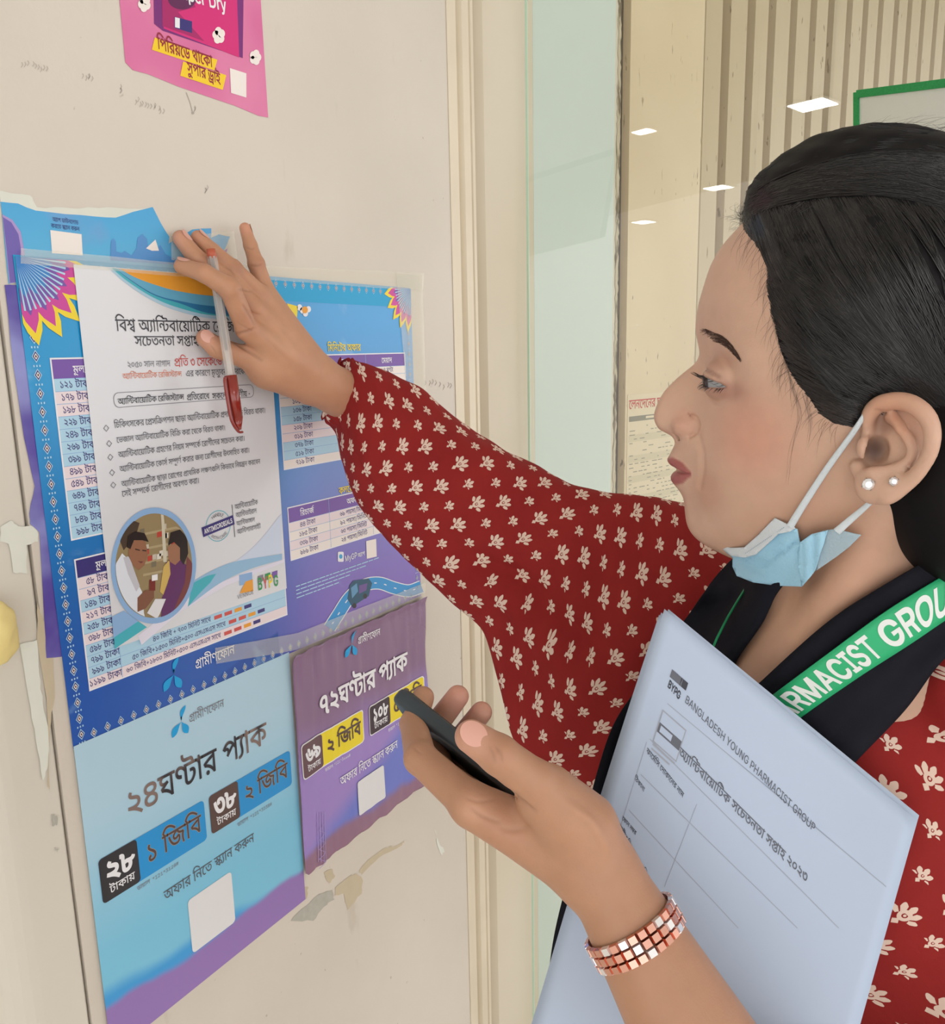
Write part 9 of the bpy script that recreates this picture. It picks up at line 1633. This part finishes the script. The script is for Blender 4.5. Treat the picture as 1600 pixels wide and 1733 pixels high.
# ---- lanyard over the near side of the scarf, with its lettering
m_lan, nt, b = newmat('green_lanyard', .42, .4)
X, Y, Z, tc = coords(nt); c = mixc(nt, tex_noise(nt, tc, 9, 2).ramp(.35, .65), (14, 140, 86), (46, 186, 126)); nt.links.new(c, b.inputs['Base Color']); setbump(nt, b, tex_noise(nt, tc, 1800, 1), .15, .0005)
def scz(px, py):
    """depth of the near scarf under a pixel"""
    Q = SV.reshape(-1, 3)-CAM; cc = Q@RW; sx = 800+FPX*cc[:, 0]/-cc[:, 2]; sy = 866-FPX*cc[:, 1]/-cc[:, 2]; w = np.exp(-((sx-px)**2+(sy-py)**2)/(2*22.0**2)); return float((w*-cc[:, 2]).sum()/w.sum())
l1 = [(1250, 1220), (1294, 1186), (1400, 1107), (1500, 1034), (1600, 972), (1660, 935)]; l2 = [(1278, 1280), (1345, 1222), (1450, 1148), (1540, 1090), (1600, 1049), (1680, 996)]
A = catmull(np.array(l1, float), 10); B = catmull(np.array(l2, float), 10); nu = 60; ra = np.linspace(0, 1, nu); A = np.stack([np.interp(ra, np.linspace(0, 1, len(A)), A[:, i]) for i in (0, 1)], 1); B = np.stack([np.interp(ra, np.linspace(0, 1, len(B)), B[:, i]) for i in (0, 1)], 1)
ZA = np.array([scz(*a) for a in A])-.0045; ZB = np.array([scz(*a) for a in B])-.0045
ker = np.ones(9)/9; ZA = np.convolve(np.pad(ZA, 4, mode='edge'), ker, 'valid'); ZB = np.convolve(np.pad(ZB, 4, mode='edge'), ker, 'valid'); zm_ = (ZA+ZB)/2; ZA = zm_+(ZA-zm_)*.6; ZB = zm_+(ZB-zm_)*.6
PA = np.array([at(a[0], a[1], z) for a, z in zip(A, ZA)]); PB = np.array([at(a[0], a[1], z) for a, z in zip(B, ZB)])
nvl = 6; G = np.array([[PA[i]*(1-w)+PB[i]*w for w in np.linspace(0, 1, nvl)] for i in range(nu)]); Vl, Fl = loft(G, close=False)
lan = pm('lanyard', Vl, Fl, m_lan); md = lan.modifiers.new('thick', 'SOLIDIFY'); md.thickness = .0009; md.offset = 0
def lanpos(u, v, l):                        # u 0..1 along, v 0 bottom edge .. 1 top edge
    x = min(max(u, 0), .9999)*(nu-1); i = int(x); f = x-i; a = PA[i]*(1-f)+PA[i+1]*f; b2 = PB[i]*(1-f)+PB[i+1]*f; n_ = n3(np.cross(PA[i+1]-PA[i], PB[i]-PA[i])); n_ = n_ if n_@(CAM-a) > 0 else -n_
    return b2*(1-v)+a*v+n_*(.0006+l)-PLOC
m_lw = mat('lanyard_white', (232, 238, 236), .5)
PL = Print(lan, lanpos, base=.0, step=.0001)
def ucol(px): return float(np.interp(px, (A[:, 0]+B[:, 0])/2, ra))
V2_, F2_, adv = textrun('PHARMACIST GROUP', 34)
pa_, pb_ = ucol(1322), ucol(1588); Vp, Fp, advp = textrun('ARMACIST', 34); Vg, Fg, advg = textrun('GROUP', 34)
def ltext(t, u0, u1): Vt, Ft, ad = textrun(t, 36); VV = np.stack([u0+Vt[:, 0]/ad*(u1-u0), .16+Vt[:, 1]/727*.66], 1); PL.tris('lettering', m_lw, VV, Ft, 1)
ltext('ARMACIST', ucol(1319), ucol(1480)); ltext('GROUP', ucol(1492), ucol(1628)); ltext('PH', ucol(1276), ucol(1317)); PL.build()
# thin far side of the lanyard
far = [(1266, 990), (1250, 1015), (1232, 1045), (1214, 1080), (1205, 1100)]; fz = [.575, .565, .558, .55, .548]
strands('lanyard', [np.array([at(x, y, z-.035) for (x, y), z in zip(far, fz)])], .0009, m_lan, taper=False)['kind'] = 'part'
# ---- surgical mask pulled under the chin
m_mask, nt, b = newmat('mask_blue', .75, .2)
X, Y, Z, tc = coords(nt); c = mixc(nt, tex_noise(nt, tc, 40, 3), (150, 204, 234), (178, 220, 241)); nt.links.new(c, b.inputs['Base Color']); setbump(nt, b, tex_noise(nt, tc, 900, 2)+tex_noise(nt, tc, 70, 3), .35, .001)
m_maskw = mat('mask_white', (214, 222, 228), .75, bump=.3, bump_scale=900); m_maski = mat('mask_inner', (172, 194, 206), .8, bump=.4, bump_scale=700); m_loop = mat('ear_loop_white', (214, 224, 230), .7, bump=.4, bump_scale=1400)
def patch(name, outline, m, parent=None, th=.0006, fold=None, lift=0.0, n=22):
    """curved cloth patch from an outline of (px, py, s mm)"""
    o = np.array(outline, float); fz_ = tps(o[:, :2]/100, o[:, 2], .02); V2, T = fill2d([[tuple(q) for q in o[:, :2]]]); bm = bmesh.new(); vs = [bm.verts.new((x, y, 0)) for x, y in V2]
    for t in T:
        try: bm.faces.new([vs[i] for i in t])
        except ValueError: pass
    for ax in (0, 1):
        lo, hi = o[:, ax].min(), o[:, ax].max(); k = math.ceil(lo/6)
        while k*6 < hi:
            co = [0, 0, 0]; co[ax] = k*6; no = [0, 0, 0]; no[ax] = 1; bmesh.ops.bisect_plane(bm, geom=bm.verts[:]+bm.edges[:]+bm.faces[:], plane_co=co, plane_no=no); k += 1
    P = np.array([v.co[:2] for v in bm.verts]); s = fz_(P/100)+lift
    if fold: s = s+fold(P)
    for v, (x, y), q in zip(bm.verts, P, s): v.co = Vector(hpw(x, y, q)-PLOC)
    ob = bmobj(name, bm, m, parent or person, True); md = ob.modifiers.new('thick', 'SOLIDIFY'); md.thickness = th; md.offset = 0; return ob
def pleat(P):
    l1_ = P[:, 1]-(943+(P[:, 0]-1241)*.22-np.clip(P[:, 0]-1295, 0, 99)*.95); return -2.2*np.exp(-(l1_/3.0)**2)+1.2*np.exp(-((l1_-8)/5.0)**2)+.8*np.sin(P[:, 0]*.08+P[:, 1]*.05)
inn_ = patch('face_mask', [(1392, 898, 54), (1414, 894.5, 57), (1458, 905, 60), (1438, 925, 57), (1417, 941, 53), (1382, 965, 48), (1378, 940, 50), (1388, 915, 53)], m_maski)
mk2 = patch('side_panel', [(1355, 917, 53), (1375, 903, 55), (1397, 898, 57.5), (1402, 896, 58), (1396, 915, 57), (1386, 945, 54), (1380, 966, 51), (1358, 992, 45), (1352, 960, 48), (1352, 935, 51)], m_mask, inn_, fold=lambda P: .9*np.sin(P[:, 0]*.3))
mk = patch('front_panel', [(1212, 920, 8), (1238, 934, 22), (1262, 934, 31), (1290, 912, 40), (1312, 886, 46), (1333, 889, 49), (1350, 895, 51), (1355, 918, 51), (1354, 950, 49), (1358, 992, 43), (1319, 990.6, 34), (1276, 985, 24), (1248, 974, 14), (1240.5, 958, 10), (1241, 943, 12)], m_mask, inn_, fold=pleat)
bd = patch('top_band', [(1212, 919, 9), (1237, 926.5, 21), (1260, 926, 30), (1285, 904, 39), (1312, 876, 46), (1330, 885, 49), (1347, 893, 51), (1338, 899, 50.5), (1318, 903, 47), (1300, 920, 41), (1280, 938, 35), (1262, 943, 30), (1238, 940, 21)], m_maskw, inn_, lift=1.3)
st = []
for k in range(26): a = np.array([1262, 936])+(np.array([1326, 893])-np.array([1262, 936]))*k/25; st.append(np.array([hpw(a[0], a[1], 32+k*.66+2.2), hpw(a[0]+1.3, a[1]-.9, 32.3+k*.66+2.2)]))
strands('seam_stitches', st, .0002, mat('seam_blue', (150, 176, 194), .8), parent=inn_, taper=False)
def strap(pts, w0, w1, name='ear_loop', parent=None):
    P = catmull(np.array([hpw(*p) for p in pts]), 8); n = len(P); T = np.gradient(P, axis=0); T /= np.linalg.norm(T, axis=1)[:, None]; nv_ = HL*.95-HF*.1; rows = []
    for i in range(n):
        sd = n3(np.cross(T[i], nv_)); nn_ = n3(np.cross(sd, T[i])); w = w0+(w1-w0)*i/(n-1); rows.append([P[i]+sd*math.cos(a)*w+nn_*math.sin(a)*.0009 for a in np.linspace(0, 2*math.pi, 12, endpoint=False)])
    V, F = loft(np.array(rows)); pm(name, V, F, m_loop, parent=parent)
strap([(1338, 890, 51.5), (1362, 851, 56), (1400, 793, 62), (1440, 738, 67), (1456, 714, 69.5), (1465, 699, 70)], .0020, .0011, parent=inn_)
strap([(1417, 899, 59), (1440, 879, 61), (1460, 862, 64), (1478, 846, 68)], .0021, .0012, parent=inn_)
# ---- phone
m_ph = mat('phone_shell', (52, 62, 70), .42, .5); m_scr = mat('phone_screen', (16, 17, 20), .05, .6, coat=.5); m_btn = mat('phone_button', (26, 28, 32), .4)
E1 = at(667, 1166, .478); E2 = at(841, 1306, .434); D = n3(E2-E1); vw = n3((E1+E2)/2-CAM); Wd = n3(vw-D*(vw@D)); Nn = np.cross(Wd, D); Nn = Nn if Nn[2] > 0 else -Nn
ra_ = math.radians(9); Wd2 = Wd*math.cos(ra_)+Nn*math.sin(ra_)*-1; Nn = n3(np.cross(D, Wd2)); Nn = Nn if Nn[2] > 0 else -Nn; Wd = Wd2
PHC = E1+D*.073+Wd*.036
ph = empty('phone', tuple(PHC), 'dark grey smartphone held by its long edge in her near hand', 'phone')
def pbox(name, l, w, t, off, m, r, parent, seg=6, rz=.0):
    """rounded slab: outline radius r, edge rounding"""
    bm = bmesh.new(); out = rrect(-l/2, -w/2, l/2, w/2, r); vs = [bm.verts.new((x, y, -t/2)) for x, y in out]; f = bm.faces.new(vs); ex = bmesh.ops.extrude_face_region(bm, geom=[f]); top_ = [v for v in ex['geom'] if isinstance(v, bmesh.types.BMVert)]
    for v in top_: v.co.z += t
    bmesh.ops.recalc_face_normals(bm, faces=bm.faces[:])
    if rz: bmesh.ops.bevel(bm, geom=[e for e in bm.edges if abs(e.verts[0].co.z-e.verts[1].co.z) < 1e-6], offset=rz, segments=4, affect='EDGES', profile=.5)
    R3 = np.array([D, Wd, Nn])
    for v in bm.verts: q = np.array(v.co)+np.array(off); v.co = Vector(q@R3)
    return bmobj(name, bm, m, parent, True)
pbox('case', .146, .074, .0098, (0, 0, 0), m_ph, .009, ph, rz=.0034); pbox('screen', .140, .068, .0006, (0, 0, .0049), m_scr, .007, ph)
pbox('camera_bump', .028, .028, .0016, (-.055, .014, -.0055), m_btn, .005, ph); bq = pbox('port', .0028, .0012, .0016, (-.004, -.0367, 0), m_btn, .0005, ph)
# ---- ballpoint pen between the fingers
m_clear, nt, b = newmat('clear_plastic', .12, .5); b.inputs['Base Color'].default_value = lin((226, 220, 214)); b.inputs['Alpha'].default_value = .42
m_capr = mat('pen_cap_red', (140, 40, 30), .2, .6, coat=.4); m_ink2 = mat('ink_tube', (60, 56, 66), .3); m_wtube = mat('refill_white', (216, 208, 202), .4); m_tip_ = mat('pen_orange_end', (190, 96, 70), .3)
pt = lambda x, y, h: onwall(x, y, h/1000); PE0 = pt(357, 421, 32); PE1 = pt(404.5, 727, 44); pd = n3(PE1-PE0); PLn = np.linalg.norm(PE1-PE0)
pen = empty('pen', tuple(PE0), 'clear ballpoint pen with a dark red cap tucked between the fingers on the flyer', 'pen')
def tube(name, a, b2, r, m, par, loc, sides=6, r2=None, rot=0.0):
    a = np.array(a)-loc; b2 = np.array(b2)-loc; T = n3(b2-a); u = n3(np.cross(T, [0, 0, 1.])); w = np.cross(T, u); r2 = r if r2 is None else r2; V = []
    for P_, rr in ((a, r), (b2, r2)):
        for k in range(sides): t = 2*math.pi*k/sides+rot; V.append(P_+(u*math.cos(t)+w*math.sin(t))*rr)
    F = [(k, (k+1) % sides, sides+(k+1) % sides, sides+k) for k in range(sides)]+[tuple(range(sides))[::-1], tuple(range(sides, 2*sides))]; return mesh(name, V, F, m, par, sides > 8)
pp = lambda t: PE0+pd*PLn*t
tube('barrel', pp(.04), pp(.73), .0040, m_clear, pen, PE0, 6); tube('refill', pp(.05), pp(.55), .0013, m_ink2, pen, PE0, 10); tube('refill_tube', pp(.55), pp(.72), .0013, m_wtube, pen, PE0, 10); tube('end_plug', pp(0), pp(.05), .0036, m_tip_, pen, PE0, 12)
cp = tube('cap', pp(.69), pp(.93), .0053, m_capr, pen, PE0, 14, .0050); tube('cap_end', pp(.93), pp(1.0), .0050, m_capr, cp, PE0, 14, .0022)
sdv = n3(np.cross(pd, WN)); sdv = sdv if (RW.T@sdv)[0] < 0 else -sdv; clip = catmull(np.array([pp(.70)+sdv*.0062, pp(.74)+sdv*.0072, pp(.90)+sdv*.0070, pp(.965)+sdv*.0050, pp(1.01)+sdv*.0005, pp(1.015)-sdv*.003]), 6)
rows = []
for i, q in enumerate(clip):
    T = n3(clip[min(i+1, len(clip)-1)]-clip[max(i-1, 0)]); a1 = n3(np.cross(T, WN)); a2 = np.cross(T, a1); rows.append([q-PE0+a1*math.cos(t)*.0011+a2*math.sin(t)*.0019 for t in np.linspace(0, 2*math.pi, 10, endpoint=False)])
V, F = loft(np.array(rows)); mesh('clip', V, F, m_capr, cp, True)
# ---- printed forms under her arm
m_form, nt, b = newmat('form_paper', .75, .2); X, Y, Z, tc = coords(nt); c = mixc(nt, tex_noise(nt, tc, 6, 3), (184, 200, 224), (192, 206, 229)); nt.links.new(c, b.inputs['Base Color']); setbump(nt, b, tex_noise(nt, tc, 5, 3), .15, .003)  # white paper, with its bluish shade put into the base colour
TL = at(1125, 1030, .470); TR = at(1553, 1388, .426); BL = at(900, 1750, .455)
eu = TR-TL; ev = BL-TL
forms = empty('paper_stack', tuple(TL), 'stack of white printed forms held against her chest under the near forearm', 'paper')
def fpos(u, v, l, k=0):
    """u across the top edge 0..1, v down 0..1"""
    n_ = n3(np.cross(eu, ev)); n_ = n_ if n_@(CAM-TL) > 0 else -n_
    bow = -.004*math.sin(math.pi*u)*(1-v)+.010*math.sin(math.pi*u)*v+.002*math.sin(u*5+v*3)-.020*v*v*(1-u)*.0
    wav = .022*math.sin(math.pi*min(1, v*1.1))*(1-u)**2
    return TL+eu*u+ev*v+eu*wav*-.35+n_*(bow+l-k*.0011)-TL
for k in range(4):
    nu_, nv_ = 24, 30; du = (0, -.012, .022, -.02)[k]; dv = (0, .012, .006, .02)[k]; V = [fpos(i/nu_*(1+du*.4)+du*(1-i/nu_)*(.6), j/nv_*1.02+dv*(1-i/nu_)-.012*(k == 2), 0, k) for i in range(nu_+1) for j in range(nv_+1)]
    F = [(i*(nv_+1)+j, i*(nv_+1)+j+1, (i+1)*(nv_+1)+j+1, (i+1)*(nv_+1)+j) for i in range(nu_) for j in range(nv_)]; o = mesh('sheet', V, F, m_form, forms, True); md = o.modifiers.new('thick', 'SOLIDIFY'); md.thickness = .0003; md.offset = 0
def inv(px, py):                            # pixel -> (u, v) on the top sheet, Newton on the printed surface
    u, v = .4, .3
    for _ in range(25):
        def pr_(u, v): c = RW.T@(fpos(u, v, 0)+TL-CAM); return np.array([800+FPX*c[0]/-c[2], 866-FPX*c[1]/-c[2]])
        p0 = pr_(u, v); J = np.stack([(pr_(u+1e-4, v)-p0)/1e-4, (pr_(u, v+1e-4)-p0)/1e-4], 1); d = np.linalg.solve(J, np.array([px, py])-p0); u += d[0]; v += d[1]
    return u, v
m_pi = mat('toner', (108, 112, 124), .8); m_pd = mat('toner_dark', (72, 74, 84), .8); m_pline = mat('toner_line', (168, 174, 188), .8)
PF = Print(forms, lambda u, v, l: fpos(u, -v, l), base=.0003, step=.00008)     # v is negated so text stands upright
LU = np.linalg.norm(eu); LV_ = np.linalg.norm(ev)
def ftx(t, p0, p1, m=m_pi, h=1.0, bold=0, lim=None):
    a = inv(*p0); e = inv(*p1); V, F, adv = textrun(t, bold); k = (e[0]-a[0])/adv; sl = (e[1]-a[1])/adv
    VV = np.stack([a[0]+V[:, 0]*k, -(a[1]+V[:, 0]*sl)+V[:, 1]*k*LU/LV_*h], 1); PF.tris('lettering', m, VV, F, 1)
ftx('BYPG', (1130, 1161), (1150, 1184), m_pd, 1.7, 40)
for i in range(3): a = inv(1138+i*8, 1132+i*7); PF.poly('logo', m_pd if i == 2 else m_pi, [(a[0], -a[1]), (a[0]+.028, -a[1]), (a[0]+.028, -a[1]-.018), (a[0], -a[1]-.018)], 1)
ftx('BANGLADESH YOUNG PHARMACIST GROUP', (1159, 1187), (1378, 1408), m_pi, 1.35, 10)
ftx('অ্যান্টিবায়োটিক সচেতনতা সপ্তাহ ২০২৩', (1148, 1276), (1365, 1493), m_pi, 1.25, 14)
ftx('ফার্মেসি দোকানের নাম', (1094, 1272), (1156, 1350), m_pd, 1.35, 6); ftx('ঠিকানা', (1074, 1318), (1090, 1340), m_pd, 1.35, 6)
ftx('ফোন নম্বর', (1053, 1386), (1076, 1413), m_pd, 1.35, 10); ftx('রোগীর বিবরণ ও তারিখ', (1046, 1396), (1098, 1490), m_pd, 1.3, 10)
def pln(p0, p1, w=.0016):
    a = inv(*p0); e = inv(*p1); n = 14; top_ = [(a[0]+(e[0]-a[0])*i/n, -(a[1]+(e[1]-a[1])*i/n)) for i in range(n+1)]; PF.poly('ruled_lines', m_pline, stroke(top_, w), 0)
pln((1130, 1190), (1500, 1500)); pln((1100, 1250), (1420, 1570)); pln((1085, 1310), (1350, 1570)); pln((1065, 1370), (1250, 1570)); pln((1180, 1360), (1125, 1500)); pln((1095, 1255), (1050, 1400))
a = inv(1122, 1200)
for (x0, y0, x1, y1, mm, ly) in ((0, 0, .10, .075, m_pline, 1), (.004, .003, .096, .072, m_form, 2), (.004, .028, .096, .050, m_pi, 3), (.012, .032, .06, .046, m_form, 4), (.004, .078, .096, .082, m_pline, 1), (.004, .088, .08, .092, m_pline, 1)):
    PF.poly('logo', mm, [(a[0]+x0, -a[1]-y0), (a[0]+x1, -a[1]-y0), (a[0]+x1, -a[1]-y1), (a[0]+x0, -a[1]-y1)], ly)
PF.build()
# ---- rose gold bracelet watch on the near wrist
m_rose = mat('rose_gold', (226, 172, 154), .22, metal=1.0); m_gemw = mat('crystal', (240, 238, 240), .05, 1.0, metal=.6)
wc = L_['wr']+(L_['fa']-L_['wr'])*.33; ax_ = n3(L_['fa']-L_['wr']); ua = n3(np.cross(ax_, UP)); ub = np.cross(ax_, ua)
watch = empty('bracelet', tuple(np.array(wc/1000)-PLOC)); watch.parent = person
for k in range(30):
    t = 2*math.pi*k/30; d_ = ua*math.cos(t)+ub*math.sin(t); lo_, hi_ = 5.0, 60.0
    for _ in range(24):
        md_ = (lo_+hi_)/2
        if lefthand((wc+d_*md_)[None])[0] < 0: lo_ = md_
        else: hi_ = md_
    r = lo_+1.7; tg_ = -ua*math.sin(t)+ub*math.cos(t); c0_ = d_*r
    for q, (w, mm) in enumerate(((-4.4, m_rose), (0, m_rose), (4.4, m_rose))):
        hl_ = (2.6*r/27, 1.95 if q != 1 else 2.1, 1.1); V = []
        for sx in (-1, 1):
            for sy in (-1, 1):
                for sz in (-1, 1): kx = .82 if sz > 0 else 1; V.append((c0_+ax_*w+tg_*sx*hl_[0]*kx+ax_*sy*hl_[1]*kx+d_*sz*hl_[2])/1000)
        mesh('link', V, [(0, 1, 3, 2), (4, 6, 7, 5), (0, 4, 5, 1), (2, 3, 7, 6), (0, 2, 6, 4), (1, 5, 7, 3)], mm if (k+q) % 4 else m_gemw, watch)
